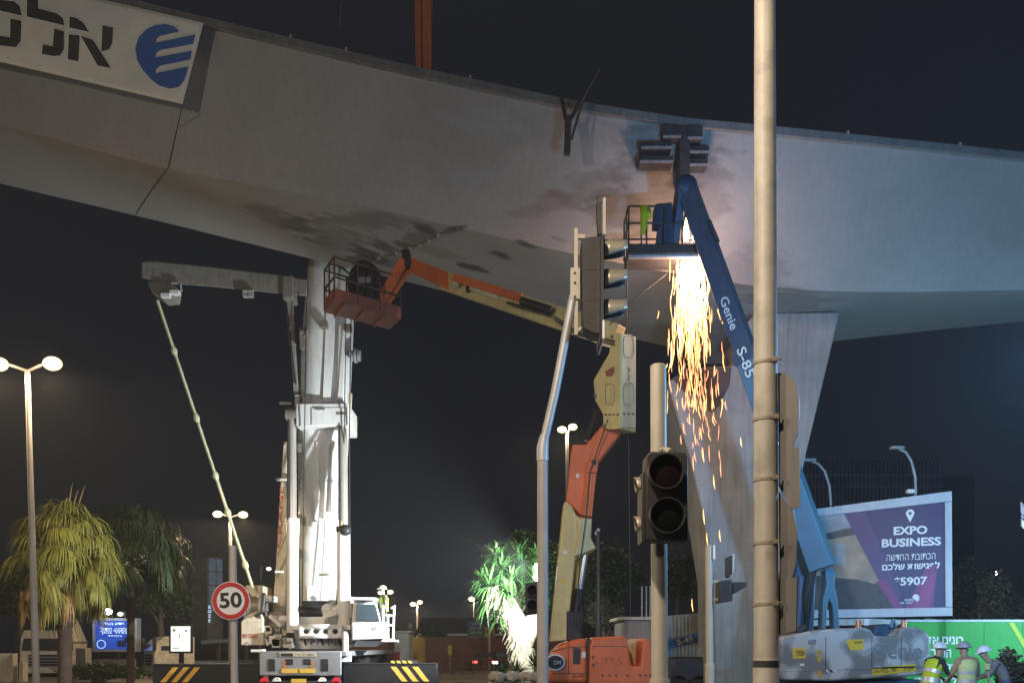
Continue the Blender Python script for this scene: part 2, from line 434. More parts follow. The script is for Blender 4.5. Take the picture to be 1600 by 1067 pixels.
def stain(px, py, wob):
    so = ru = 0.0
    for sx, sy, rx, ry, t, a, b in STAINS:
        dx = px - sx; dy = py - sy
        if abs(dx) > 2.2 * max(rx, ry) or abs(dy) > 2.2 * max(rx, ry): continue
        c = math.cos(R(t)); s = math.sin(R(t)); u = (dx * c + dy * s) / rx; v = (-dx * s + dy * c) / ry
        d = math.sqrt(u * u + v * v) + wob * .62
        k = max(0, min(1, (1.35 - d) / .7)); k = k * k * (3 - 2 * k)
        so = 1 - (1 - so) * (1 - a * k); ru = 1 - (1 - ru) * (1 - b * k)
    return min(1, so * .96), min(1, ru * 1.2)
from mathutils import noise as mn
def girder_sheet(name, r0, r1, d0, d1, rows):
    vs = []; cs = []
    for j in range(rows + 1):
        t = j / rows
        for i in range(NS):
            # the sheet is straight in space between its two edges
            a = P(cols[i], r0[i], d0[i]); b = P(cols[i], r1[i], d1[i]); p = a.lerp(b, t)
            py = HOR - (p.z - EYE) * FPX / p.y
            px = 800 + p.x * FPX / p.y
            so, ru = stain(px, py, mn.fractal(Vector((p.x * 1.6, p.y * 4.2, p.z * 4.2)), .85, 2.0, 6))
            vs.append(p - org(girder)); cs += [so, ru, 0, 1]
    fs = [(j * NS + i, j * NS + i + 1, (j + 1) * NS + i + 1, (j + 1) * NS + i) for j in range(rows) for i in range(NS - 1)]
    me = bpy.data.meshes.new(name); me.from_pydata(vs, [], fs)
    at = me.color_attributes.new('stain', 'FLOAT_COLOR', 'POINT'); at.data.foreach_set('color', cs)
    return link(name, me, 'girder_paint', girder, org(girder), angle=.5)
m = mat('girder_paint', (.35, .335, .31), .58, var=.13, scale=.4, bump=.03, streak=.07)
n = m.node_tree.nodes; l = m.node_tree.links; b = n['Principled BSDF']
base_out = b.inputs['Base Color'].links[0].from_socket
at = n.new('ShaderNodeAttribute'); at.attribute_name = 'stain'
sp = n.new('ShaderNodeSeparateColor'); l.new(at.outputs['Color'], sp.inputs[0])
x1 = n.new('ShaderNodeMix'); x1.data_type = 'RGBA'; x1.inputs[7].default_value = (.16, .10, .06, 1)
l.new(sp.outputs[1], x1.inputs[0]); l.new(base_out, x1.inputs[6])
x2 = n.new('ShaderNodeMix'); x2.data_type = 'RGBA'; x2.inputs[7].default_value = (.030, .026, .024, 1)
l.new(sp.outputs[0], x2.inputs[0]); l.new(x1.outputs[2], x2.inputs[6]); l.new(x2.outputs[2], b.inputs['Base Color'])
girder_sheet('web', TR, CR, DT, DC, 120)
girder_sheet('soffit', CR, FR, DC, DF, 110)
# far web, deck and the projecting top flange
mb = MB(); vs = []; fs = []
for i in range(0, NS, 12):
    a = P(cols[i], TR[i], DT[i]); f = P(cols[i], FR[i], DF[i]); up = Vector((f.x, f.y + 1.4, a.z))
    vs += [f, up]
fs = [(2 * i, 2 * i + 2, 2 * i + 3, 2 * i + 1) for i in range(len(vs) // 2 - 1)]
mb.add(vs, fs); mb.build('far_web', 'girder_plain' if 'girder_plain' in MATS else mat('girder_plain', (.33, .32, .30), .55), girder)
mb = MB(); ring = []
for i in range(0, NS, 12):
    a = P(cols[i], TR[i], DT[i]); f = Vector((a.x, DF[i] + 1.9, a.z))
    ring.append([a + Vector((0, -.10, -.10)), a + Vector((0, -.10, .10)), f + Vector((0, 0, .12)), f + Vector((0, 0, -.10))])
mb.loft(ring); mb.build('top_flange', mat('flange_paint', (.22, .215, .205), .6, var=.25, scale=1.5, streak=.2), girder)
# little lifting lugs along the flange
for px in (455, 540, 735, 1325, 1500):
    i = int(np.argmin(abs(cols - px))); a = P(cols[i], TR[i], DT[i] - .05)
    mb = MB(); mb.box(a + Vector((0, 0, .13)), (.06, .10, .10)); mb.ring(a + Vector((-.03, 0, .18)), (1, 0, 0), .03, .06, .06, 10)
    mb.build('lifting_lug', 'girder_plain', girder)
# post with braces bolted to the web
mb = MB(); A = P(886, 242, 22.35); B = P(888, 182, 22.3)
mb.beam(A, B, .16, .16); mb.build('bracket_post', 'steel_soot', girder, bevel=.01)
for a, b, r in ((P(890, 190, 22.3), P(910, 150, 22.2), .05), (P(893, 218, 22.3), P(912, 152, 22.2), .035), (P(905, 165, 22.2), P(936, 108, 22.0), .03), (P(884, 186, 22.3), P(878, 155, 22.4), .05)):
    mb = MB(); mb.tube([a, b], r, 8); mb.build('bracket_brace', 'steel_soot', girder)
# stack of clamping plates above the cutting place
def Dw(px, py):
    i = int(np.argmin(abs(cols - px))); t = (py - TR[i]) / (CR[i] - TR[i]); return DT[i] + (DC[i] - DT[i]) * t
def webbox(name, x0, x1, y0, y1, d, m='steel_soot'):
    D = Dw((x0 + x1) / 2, (y0 + y1) / 2) - d
    a = P(x0, y1, D); b = P(x1, y0, D)
    mb = MB(); mb.span((a.x, D, a.z), (b.x, D + d + .04, b.z)); return mb.build(name, m, girder, bevel=.01)
for q in ((1002, 1050, 222, 231, .35), (1000, 1052, 243, 253, .4), (1075, 1108, 228, 238, .3), (1072, 1106, 248, 258, .36), (1036, 1064, 196, 214, .3), (1074, 1098, 196, 216, .3)):
    c = webbox('clamp_plate', *q)
    x0, x1, y0, y1, d = q; D = Dw((x0 + x1) / 2, (y0 + y1) / 2) - d - .004
    mb = MB(); a = P(x0, y1 + 1.5, D); b = P(x1, y1 - 2, D); mb.span((a.x, D - .02, a.z), (b.x, D, b.z)); mb.build('plate_edge', 'galv_grey', c)
webbox('clamp_post', 1062, 1078, 196, 290, .45)
# welded seam below, with bright beads
pts = [(572, 411), (590, 405), (607, 400), (622, 395), (640, 387), (657, 382), (672, 374), (688, 366), (704, 360), (716, 357)]
def Ds(px, py):
    i = int(np.argmin(abs(cols - px)))
    if py < CR[i]: return Dw(px, py)
    a = P(cols[i], CR[i], DC[i]); f = P(cols[i], FR[i], DF[i])
    k = (HOR - py) / FPX     # z - EYE = k * y
    s = (EYE + k * a.y - a.z) / ((f.z - a.z) - k * (f.y - a.y)); return a.y + (f.y - a.y) * s
mb = MB(); mb.tube([P(x, y, Ds(x, y) - .03) for x, y in pts], .03, 6); seam = mb.build('weld_seam', 'machinery', girder)
for x, y in ((592, 403), (620, 395), (641, 387), (657, 383), (671, 375), (686, 367)):
    mb = MB(); mb.ball(P(x, y, Ds(x, y) - .06), .05, 8, 5, (1.4, 1, 1)); mb.build('weld_bead', 'chrome', seam)

# ------------------------------------------------------------------ banner
BY = 22.25
Z1 = 3.0475
def bw(p):
    """gentle folds of the cloth"""
    return -.03 * math.sin(p.x * 1.9 + p.z * 1.3) - .022 * math.sin(p.x * .8 - p.z * 3.1) - .05 * max(0, mn.noise(p * .9))
banner = thing('banner', 'cream cloth banner with black lettering and blue emblem hung on the girder', 'banner', P(150, 60, BY))
mb = MB(); NU, NV = 60, 18
for j in range(NV + 1):
    for i in range(NU + 1):
        u = i / NU; v = j / NV
        tx = -260 + (318 + 260) * u; ty = 36 + (tx - 318) * .232
        bx = -300 + (285 + 300) * u; by = 163 + (bx - 285) * .232
        p = P(tx + (bx - tx) * v, ty + (by - ty) * v, BY); k_ = p.y; p.y += bw(p) + .55 * v; p.x *= p.y / k_; p.z = EYE + (p.z - EYE) * p.y / k_
        mb.v.append(p)
mb.f = [(j * (NU + 1) + i, j * (NU + 1) + i + 1, (j + 1) * (NU + 1) + i + 1, (j + 1) * (NU + 1) + i) for j in range(NV) for i in range(NU)]
cl = mb.build('cloth', 'banner_cloth', banner)
so = cl.modifiers.new('thick', 'SOLIDIFY'); so.thickness = .006; so.offset = 1
def tilt(p):
    px = 800 + p.x * FPX / p.y; py = HOR - (p.z - EYE) * FPX / p.y
    # rows of the cloth under this column
    v = 0.5
    for _ in range(8):
        xx = px; ty = 36 + (xx - 318) * .232; by = 163 + (xx - 285) * .232; v = (py - ty) / (by - ty)
    D = BY + bw(p) + .55 * v - .024; return P(px, py, D)
def print_on_cloth(name, poly, m):
    bm = bmesh.new(); f = bm.faces.new([bm.verts.new(P(x / Z1, y / Z1, BY)) for x, y in poly]); f.normal_update()
    xs_ = [v.co.x for v in bm.verts]; zs_ = [v.co.z for v in bm.verts]
    bmesh.ops.triangulate(bm, faces=[f])
    for lo, hi, no in ((min(xs_), max(xs_), (1, 0, 0)), (min(zs_), max(zs_), (0, 0, 1))):
        c = lo + .15
        while c < hi:
            bmesh.ops.bisect_plane(bm, geom=bm.verts[:] + bm.edges[:] + bm.faces[:], plane_co=(c, BY, c), plane_no=no); c += .15
    bmesh.ops.triangulate(bm, faces=bm.faces)
    mb = MB(); mb.add([tilt(v.co) for v in bm.verts], [tuple(v.index for v in f.verts) for f in (bm.verts.index_update() or bm.faces)])
    bm.free(); return mb.build(name, m, banner)
for poly in ([(328, 165), (378, 170), (372, 293), (323, 283)], [(332, 80), (365, 88), (395, 110), (422, 153), (330, 132)], [(385, 172), (440, 190), (527, 325), (465, 313)],
             [(488, 122), (537, 132), (533, 205), (520, 235), (483, 246)], [(130, -40), (180, -30), (180, 42), (270, 65), (298, 88), (305, 122), (128, 80)],
             [(258, 138), (304, 150), (303, 235), (285, 265), (258, 268), (198, 258), (204, 213), (252, 222)], [(-80, -10), (0, 0), (70, 10), (93, 32), (102, 75), (-60, 38)],
             [(50, 90), (100, 100), (97, 195), (75, 225), (-20, 215), (-15, 170), (48, 180)]):
    print_on_cloth('letter_stroke', poly, 'black_ink')
print_on_cloth('emblem', [(853, 152), (830, 128), (790, 116), (740, 120), (695, 142), (660, 180), (645, 230), (652, 285), (680, 335), (720, 380), (760, 410), (810, 423), (850, 415), (875, 385), (897, 318),
    (738, 350), (742, 330), (760, 314), (905, 285), (912, 243), (738, 275), (742, 255), (760, 240), (918, 210), (930, 165), (742, 205), (745, 185), (760, 172)], 'emblem_blue')
mb = MB(); mb.tube([P(285, 163, BY + .5), P(277, 200, Dw(277, 200) - .03), P(262, 264, Dw(262, 262) - .04), P(238, 296, Ds(238, 296) - .05), P(213, 334, Ds(213, 334) - .03)], .011, 6); mb.build('tie_rope', 'wire', banner)

# ------------------------------------------------------------------ pier
pier = thing('bridge_pier', 'pale concrete pier with two flared arms carrying the girder', 'pier', (P(1178, 1000, 27.5).x, 27.5, 0))
def rect(x0, x1, py, D, t):
    a = P(x0, py, D); b = P(x1, py, D)
    return [Vector((a.x, D - t / 2, a.z)), Vector((b.x, D - t / 2, b.z)), Vector((b.x, D + t / 2, b.z)), Vector((a.x, D + t / 2, a.z))]
def grect(x0, x1, D, t):
    r = rect(x0, x1, 1000, D, t)
    for p in r: p.z = 0
    return r
PO = [(1042, 597), (1076, 575), (1146, 571), (1156, 520), (1178, 489), (1313, 487), (1262, 700), (1243, 790), (1240, 900), (1240, 1096), (1117, 1096), (1115, 905), (1098, 800), (1078, 715)]
pp = [P(x, y, 26.4) for x, y in PO]
for p in pp:
    if p.z < .35: p.z = 0
n = len(pp); mb = MB(); mb.add(pp + [p + Vector((0, 2.3, 0)) for p in pp], [tuple(range(n)), tuple(range(2 * n - 1, n - 1, -1))] + [(i, n + i, n + (i + 1) % n, (i + 1) % n) for i in range(n)])
body_ = mb.build('shaft', 'concrete', pier, bevel=.05)
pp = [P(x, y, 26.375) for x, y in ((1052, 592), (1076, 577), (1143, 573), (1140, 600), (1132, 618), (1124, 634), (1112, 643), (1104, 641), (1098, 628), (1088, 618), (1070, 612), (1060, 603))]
flat('brown_patch', pp, 'dark_brown', body_)  # thin dark brown plate with an irregular outline
for yy in (640, 760, 880):      # formwork joints
    xa, xb = {640: (1058, 1276), 760: (1090, 1248), 880: (1112, 1240)}[yy]
    pp = [P(xa, yy, 26.385), P(xb, yy, 26.385), P(xb, yy + 1.0, 26.385), P(xa, yy + 1.0, 26.385)]; flat('formwork_joint', pp, 'galv_grey', body_)
for x0, x1, y0, y1 in ((1208, 1240, 470, 486), (1228, 1275, 474, 487)):
    a = P(x0, y1 + 4, 26.6); b = P(x1, y0 - 8, 26.6); mb = MB(); mb.span((a.x, 26.45, a.z), (b.x, 27.6, b.z)); mb.build('bearing', 'bearing', pier, bevel=.02)
for k in range(6):
    a = P(1218 + k * 9, 478, 26.5); mb = MB(); mb.tube([a - Vector((0, 0, .3)), a + Vector((0, 0, .12))], .035, 8); mb.build('anchor_bolt', 'bearing', pier)
a = P(1084, 575, 27.4); b = P(1130, 556, 27.4); mb = MB(); mb.span((a.x, 27.0, a.z), (b.x, 28.2, b.z)); mb.build('bearing', 'bearing', pier, bevel=.02)

# ------------------------------------------------------------------ orange boom standing behind the girder's top
ob = thing('orange_crane_boom', 'orange boom rising from behind the top edge of the girder', 'crane boom', P(662, 112, 24.0))
mb = MB(); mb.beam(P(664, 150, 23.3), P(661, -60, 23.1), .43, .46); mb.build('boom_section', 'orange_boom', ob, bevel=.03)
mb = MB(); mb.beam(P(657, 150, 23.02), P(654, -60, 22.82), .06, .05); mb.build('edge_rib', 'orange_boom', ob)
mb = MB(); mb.beam(P(664, 150, 23.3), P(664, 122, 23.3), .6, .6); mb.build('foot', 'dark_steel', ob)
hk = thing('hanging_chain', 'short pale chain hanging in the dark beside the orange boom', 'chain', P(534, 34, 27.5))
mb = MB()
for k in range(9):
    p = P(536 - k * .5, -30 + k * 8, 27.5); mb.tube([p, p - Vector((0.01, 0, .13))], .045 if k % 2 else .03, 6)
mb.build('chain_links', 'galv_grey', hk)
mb = MB(); mb.tube([P(536, -34, 27.5), P(540, -600, 27.5)], .012, 5); mb.build('cable', 'wire', hk)

# ------------------------------------------------------------------ mobile crane
CX = P(497, 1000, 31).x
crane = thing('mobile_crane', 'big white telescopic mobile crane with raised boom and twin lift cylinders', 'crane', (P(470, 1000, 30).x, 30, 0))
def lin(p0, p1, z):
    t = (z - p0.z) / (p1.z - p0.z); return p0.lerp(p1, t)
PROF = [(-.5, .45), (-.5, -.05), (-.40, -.30), (-.24, -.42), (-.06, -.45), (.14, -.45), (.36, -.36), (.5, -.10), (.5, .45)]
def boom_ring(l, r, py, D, depth):
    a = P(l, py, D); b = P(r, py, D); c = (a + b) / 2; w = (b - a).length
    return [c + Vector((x * w, y * depth, 0)) for x, y in PROF]
mb = MB(); mb.loft([boom_ring(470, 519, 950, 33.2, 1.3), boom_ring(468, 527, 840, 32.9, 1.6), boom_ring(466, 538, 700, 32.5, 1.7), boom_ring(465, 540, 655, 32.3, 1.7)])
bs = mb.build('boom_base_section', 'crane_white', crane, bevel=.02)
mb = MB(); mb.loft([boom_ring(467, 541, 640, 32.2, 1.5), boom_ring(470, 545, 560, 32.0, 1.5), boom_ring(477, 549, 470, 31.8, 1.5), boom_ring(483, 551, 405, 31.6, 1.5), boom_ring(492, 556, 200, 31.0, 1.5)])
us = mb.build('boom_telescopic_section', 'crane_white', crane, bevel=.02)
mb = MB(); mb.loft([boom_ring(497, 549, 215, 31.2, 1.1), boom_ring(502, 552, 120, 30.9, 1.1)]); mb.build('boom_inner_section', 'crane_white', crane, bevel=.02)
def rail(sec, pts, w, m='crane_white'):
    mb = MB(); mb.loft([[P(x - w, y, D), P(x + w, y, D), P(x + w, y, D + .3), P(x - w, y, D + .3)] for x, y, D in pts]); return mb.build('stiffening_rail', m, sec, bevel=.01)
rail(bs, [(497, 690, 31.66), (494, 815, 31.98)], 3); rail(bs, [(512, 690, 31.66), (506, 810, 31.98)], 2.5); rail(bs, [(522, 690, 31.7), (515, 800, 31.98)], 2)
rail(us, [(511, 628, 31.42), (519, 420, 31.0)], 7); rail(us, [(531, 625, 31.42), (537, 420, 31.0)], 5)
for x, y in ((507, 508), (544, 513)):
    mb = MB(); mb.box(P(x, y, 31.1), (.24, .3, .22)); mb.build('wear_pad', 'machinery', us, bevel=.01)
mb = MB(); mb.beam(P(474, 515, 31.3), P(476, 545, 31.3), .25, .3); mb.tube([P(470, 520, 31.1), P(481, 520, 31.1)], .14, 10); mb.build('sheave_bracket', 'machinery', us)
mb = MB(); c = P(556, 556, 31.6); mb.tube([c, c + Vector((-.3, 0, 0))], .05, 8)
for dx in (-.12, 0, .12): mb.tube([c + Vector((dx - .04, 0, 0)), c + Vector((dx + .04, 0, 0))], .25 - .05 * abs(dx) / .12, 16)
mb.build('rope_sheave', 'galv_grey', us)
# collar with lift pins
mb = MB(); a = P(464, 668, 31.4); b = P(546, 632, 31.4); mb.span((a.x, 31.2, a.z), (b.x, 33.0, b.z)); co = mb.build('collar', 'crane_white', crane, bevel=.04)
mb = MB(); mb.prism([(0, 0), (.36, 0), (.36, .85), (.1, .62), (0, .3)], P(453, 668, 31.9), (1, 0, 0), (0, 0, 1), -1.0); mb.build('collar_cheek', 'crane_cream', co, bevel=.02)
a = P(487, 664, 31.17); b = P(544, 637, 31.17)
mb = MB(); mb.span((a.x, 31.17, a.z), (b.x, 31.2, b.z)); mb.build('collar_plate', 'crane_white', co)
mb = MB(); mb.box(P(500, 639, 31.15), (.35, .04, .05)); mb.build('plate_slot', 'machinery', co)
for x0, x1, y in ((437, 455, 630), (540, 549, 646), (432, 455, 749), (540, 525, 757), (443, 430, 893), (520, 498, 897)):
    mb = MB(); mb.tube([P(x0, y, 31.6), P(x1, y, 31.6)], .05, 8); mb.build('hose_bracket', 'crane_white', crane)
for x, y in ((464, 628), (546, 625)):
    mb = MB(); mb.beam(P(x, y + 12, 31.5), P(x + 1, y - 10, 31.5), .14, .12); mb.build('rope_guide', 'crane_cream', co)
# lift cylinders
for x0, x1, yt, r in ((457, 456, 815, .205), (537, 535, 828, .225)):
    mb = MB(); mb.tube([P(x0, 988, 30.8), P(x0, 960, 30.8), P(x0, yt, 30.9)], [r, r, r], 24); cy = mb.build('lift_cylinder', 'crane_white', crane)
    mb = MB(); mb.tube([P(x0, yt + 3, 30.9), P(x0, yt - 5, 30.9)], r + .03, 24); mb.build('gland', 'crane_white' if x0 < 500 else 'dark_steel', cy)
    mb = MB(); mb.tube([P(x0, yt + 10, 30.9), P(x1, 650, 31.4)], r * .72, 24); mb.build('piston_rod', 'chrome', cy)
    mb = MB(); mb.tube([P(x1 - 8, 648, 31.4), P(x1 + 8, 648, 31.4)], .24, 18); mb.build('rod_eye', 'machinery', cy)
    mb = MB(); mb.tube([P(x0 - 7, 812, 30.7), P(x0 - 7, 660, 31.2)], .035, 6); mb.build('hydraulic_pipe', 'dark_steel', cy)
mb = MB(); mb.ball(P(540, 828, 30.65), .2, 12, 8); mb.build('valve_block', 'dark_steel', crane)
# pierced cross plate between the cylinder feet
a = P(467, 997, 30.3); b = P(536, 975, 30.3); w = b.x - a.x; h = b.z - a.z
mb = MB(); N = 5
xs = [w * k / 12 for k in range(13)]
holes = [(w * (.17 + .22 * k), h * .5) for k in range(4)]
bm = bmesh.new(); 
outer = [bm.verts.new((x, 0, z)) for x, z in ((0, 0), (w, 0), (w, h), (0, h))]
for i in range(4): bm.edges.new((outer[i], outer[(i + 1) % 4]))
for hx, hz in holes:
    rr = [bm.verts.new((hx + .10 * math.cos(t), 0, hz + .09 * math.sin(t))) for t in [2 * math.pi * k / 14 for k in range(14)]]
    for i in range(14): bm.edges.new((rr[i], rr[(i + 1) % 14]))
bmesh.ops.triangle_fill(bm, edges=bm.edges[:], use_beauty=True, use_dissolve=False)
bm.verts.index_update(); mb.add([a + v.co for v in bm.verts], [tuple(v.index for v in f.verts) for f in bm.faces]); bm.free()
pl = mb.build('cross_plate', 'crane_white', crane); so = pl.modifiers.new('thick', 'SOLIDIFY'); so.thickness = .08; so.offset = -1
for x, y in ((470, 979), (470, 993), (533, 979), (533, 993)):
    mb = MB(); q = P(x, y, 30.28); mb.tube([q, q + Vector((0, .05, 0))], .03, 8); mb.build('bolt', 'dark_steel', pl)
mb = MB(); a = P(455, 984, 30.45); b = P(548, 976, 30.45); mb.span((a.x, 30.4, a.z), (b.x, 31.2, b.z)); mb.build('cylinder_foot', 'crane_white', crane, bevel=.02)
# slewing platform and ring
c = P(500, 1008, 31.6); c.z = 2.05
mb = MB(); mb.loft([[Vector((c.x + rr * math.cos(2 * math.pi * k / 32), 31.9 + rr * math.sin(2 * math.pi * k / 32), z)) for k in range(32)] for rr, z in ((1.15, 1.62), (1.15, 1.85), (.95, 2.0), (.95, 2.3))])
mb.build('slewing_ring', 'crane_white', crane)
a = P(462, 1000, 31); b = P(545, 970, 31); mb = MB(); mb.span((a.x, 31.3, 2.25), (b.x, 35.2, 2.75)); mb.build('platform', 'crane_white', crane, bevel=.03)
mb = MB(); mb.span((a.x + .1, 32.2, 2.7), (a.x + .3, 34.6, 3.9)); mb.build('boom_cheek', 'crane_white', crane, bevel=.03)
mb = MB(); mb.span((b.x - .3, 32.2, 2.7), (b.x - .1, 34.6, 3.5)); mb.build('boom_cheek', 'crane_white', crane, bevel=.03)
mb = MB(); mb.tube([P(470, 958, 32.0), P(520, 958, 32.0)], .28, 18); mb.tube([P(474, 945, 32.2), P(514, 945, 32.2)], .16, 14); mb.build('boom_foot_pin', 'dark_steel', crane)
# pump and hose bundle beside the boom foot
mb = MB(); mb.tube([P(508, 968, 30.9), P(530, 962, 30.9)], .26, 16); mb.tube([P(522, 955, 31), P(534, 948, 31)], .16, 12); mb.ball(P(512, 952, 31.1), .22)
mb.build('hydraulic_pump', 'crane_white', crane)
for k in range(5):
    mb = MB(); s = P(508 + k * 4, 975, 30.7); mb.tube([s, s + Vector((.06, -.08, .2)), s + Vector((.2, -.05, .26 + .03 * k)), s + Vector((.36, .1, .05))], .03, 6); mb.build('hose', 'galv_grey', crane)
for x0, x1 in ((470, 479), (530, 541), (545, 549)):      # ropes and lines running up the boom
    mb = MB(); mb.tube([P(x0 + 2, 945, 31.7), P(x1 - 3, 670, 31.1), P(x1, 470, 30.9)], .018, 6); mb.build('hoist_rope', 'wire', crane)
for k in range(4):
    y = 700 + k * 55; mb = MB(); mb.box(P(468 + k * .5, y, 31.75 + k * .1), (.12, .12, .3)); mb.build('line_clip', 'machinery', bs)
for k in range(7):
    mb = MB(); x = 470 + k * 9; mb.tube([P(x, 1000, 31.0), P(x + 2, 990, 30.75), P(x + 5 + k % 3, 998, 30.6), P(x + 8, 1007, 30.8)], .035, 6); mb.build('hose', ['dark_steel', 'machinery', 'galv_grey'][k % 3], crane)
for x in (452, 548):
    mb = MB(); mb.box(P(x, 1004, 30.6), (.35, .5, .35)); mb.tube([P(x - 4, 1000, 30.3), P(x + 5, 1000, 30.3)], .09, 10); mb.build('pivot_mount', 'machinery', crane, bevel=.02)
# counterweight side: blocks, winch, machinery, cab deck
a = P(376, 1008, 31); b = P(412, 965, 31); w = b.x - a.x; h = b.z - a.z
mb = MB(); mb.prism([(0, 0), (w, 0), (w, h), (w * .75, h + .28), (w * .3, h + .1), (0, h - .12)], a, (1, 0, 0), (0, 0, 1), -2.6); cw = mb.build('counterweight', 'crane_cream', crane, bevel=.04)
text('lettering', 'MW CRANES', 'red_letter', cw, P(391, 993, 30.99), (1, 0, 0), (0, 0, 1), .17, .012, .50)
mb = MB(); mb.ring(P(386, 1005, 30.985), (0, 1, 0), .0, .07, .01, 12); mb.build('badge', 'galv_grey', cw)
mb = MB(); mb.tube([P(388, 950, 31.4), P(412, 950, 31.4)], .42, 20); mb.tube([P(386, 950, 31.4), P(389, 950, 31.4)], .55, 20); mb.tube([P(410, 950, 31.4), P(413, 950, 31.4)], .55, 20); mb.build('winch_drum', 'machinery', crane)
mb = MB(); a = P(388, 940, 32); b = P(414, 915, 32); mb.span((a.x, 31.6, a.z), (b.x, 33, b.z)); mb.build('tank', 'crane_cream', crane, bevel=.06)
mb = MB(); a = P(402, 940, 31.3); b = P(426, 930, 31.3); mb.span((a.x, 31.2, a.z), (b.x, 32, b.z)); mb.build('tool_box', 'crane_white', crane, bevel=.03)
mb = MB(); a = P(414, 1012, 31.5); b = P(446, 955, 31.5); mb.span((a.x, 31.4, a.z), (b.x, 34, b.z)); mb.build('engine_housing', 'machinery', crane, bevel=.05)
random.seed(3)
for k in range(16):
    p = P(random.uniform(414, 446), random.uniform(955, 1010), 31.2); mb = MB()
    if k % 3 == 0: mb.box(p, (random.uniform(.1, .35), .3, random.uniform(.1, .3)))
    elif k % 3 == 1: mb.tube([p, p + Vector((random.uniform(-.3, .3), 0, random.uniform(.2, .6)))], random.uniform(.03, .07), 8)
    else: mb.tube([p, p + Vector((random.uniform(.1, .3), 0, 0))], random.uniform(.08, .16), 12)
    mb.build('fitting', random.choice(['crane_cream', 'machinery', 'crane_white', 'galv_grey']), crane)
mb = MB(); mb.beam(P(424, 962, 31.1), P(442, 978, 31.0), .3, .12); mb.build('guard_plate', 'crane_white', crane)
mb = MB(); mb.tube([P(413, 930, 31), P(410, 955, 30.9), P(398, 962, 30.9)], .05, 8); mb.build('hose', 'dark_steel', crane)
# stowed jib along the boom flank, with red lettering
jb = MB(); jb.loft([[P(l, y, D), P(r, y, D), P(r, y, D + .5), P(l, y, D + .5)] for l, r, y, D in ((424, 446, 968, 32.6), (430, 447, 900, 32.5), (443, 449, 690, 32.2))])
jib = jb.build('stowed_jib', 'crane_cream', crane, bevel=.02)
for k in range(6):
    y = 900 - k * 34; mb = MB(); mb.beam(P(431 + k * 2, y, 32.42), P(446, y - 30, 32.36), .07, .05); mb.build('lattice_bar', 'crane_cream', jib)
up_ = (P(443, 720, 32.35) - P(434, 880, 32.45)).normalized()
text('lettering', 'CRANES', 'red_letter', jib, P(438.5, 800, 32.33), up_, up_.cross(Vector((0, -1, 0))) * -1 if False else Vector((-1, 0, 0)), .15, .015, 2.6)
# boom guying beam reaching sideways with its rope
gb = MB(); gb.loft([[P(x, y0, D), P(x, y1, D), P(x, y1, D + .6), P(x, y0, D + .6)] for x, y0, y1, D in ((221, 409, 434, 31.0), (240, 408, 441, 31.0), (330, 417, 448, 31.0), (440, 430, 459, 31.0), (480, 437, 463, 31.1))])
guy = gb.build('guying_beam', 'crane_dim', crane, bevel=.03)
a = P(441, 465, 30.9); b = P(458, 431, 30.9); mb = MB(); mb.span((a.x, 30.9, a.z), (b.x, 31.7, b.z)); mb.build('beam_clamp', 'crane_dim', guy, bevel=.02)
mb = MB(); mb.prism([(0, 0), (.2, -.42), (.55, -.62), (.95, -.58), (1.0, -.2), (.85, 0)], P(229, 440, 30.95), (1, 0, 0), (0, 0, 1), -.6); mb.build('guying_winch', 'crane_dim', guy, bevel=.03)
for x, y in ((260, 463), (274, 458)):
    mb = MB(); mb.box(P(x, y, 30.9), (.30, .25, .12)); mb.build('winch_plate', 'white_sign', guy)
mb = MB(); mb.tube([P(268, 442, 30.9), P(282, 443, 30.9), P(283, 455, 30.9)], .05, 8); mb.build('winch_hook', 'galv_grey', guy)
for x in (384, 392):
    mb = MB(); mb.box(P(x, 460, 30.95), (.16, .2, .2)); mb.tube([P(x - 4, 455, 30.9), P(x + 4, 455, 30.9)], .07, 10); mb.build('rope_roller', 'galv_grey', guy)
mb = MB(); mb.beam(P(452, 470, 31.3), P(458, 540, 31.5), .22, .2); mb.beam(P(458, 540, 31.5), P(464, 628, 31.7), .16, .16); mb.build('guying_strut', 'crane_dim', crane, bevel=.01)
mb = MB(); mb.tube([P(447, 468, 31.2), P(462, 600, 31.5)], .025, 6); mb.build('hose', 'dark_steel', crane)
rope = MB(); A = P(246, 470, 31); B = P(395, 918, 31.3); rope.tube([A, B], .055, 8)
gr = rope.build('guying_rod', 'lift_cream_pale', crane)
for y in (548, 652, 742, 800, 882):
    t = (y - 470) / (918 - 470); mb = MB(); p = A.lerp(B, t); d = (B - A).normalized(); mb.tube([p - d * .16, p - d * .05, p + d * .05, p + d * .16], [.06, .11, .11, .06], 8); mb.build('rod_joint', 'lift_cream_pale', gr)
# operator's cab on the far side of the cylinders
cb = MB(); a = P(548, 1003, 30.2)
def cabp(x, y, D): return P(x, y, D)
cab = MB(); cab.loft([[P(550, 1000, 29.9), P(603, 997, 29.9), P(603, 997, 32), P(550, 1000, 32)], [P(549, 972, 29.7), P(606, 972, 29.7), P(606, 972, 32), P(549, 972, 32)]])
body = cab.build('operator_cab', 'crane_white', crane, bevel=.04)
mb = MB(); mb.loft([[P(549, 972, 29.7), P(596, 972, 29.7), P(596, 972, 31.8), P(549, 972, 31.8)], [P(553, 938, 30.2), P(588, 938, 30.2), P(588, 938, 31.8), P(553, 938, 31.8)]]); mb.build('cab_shell', 'crane_white', body, bevel=.05)
g4 = [P(556, 969, 29.66), P(593, 970, 29.66), P(586, 944, 30.0), P(557, 943, 30.0)]
mb = MB(); mb.hexa(g4, [p + Vector((0, .1, 0)) for p in g4]); mb.build('windscreen', 'glass', body)
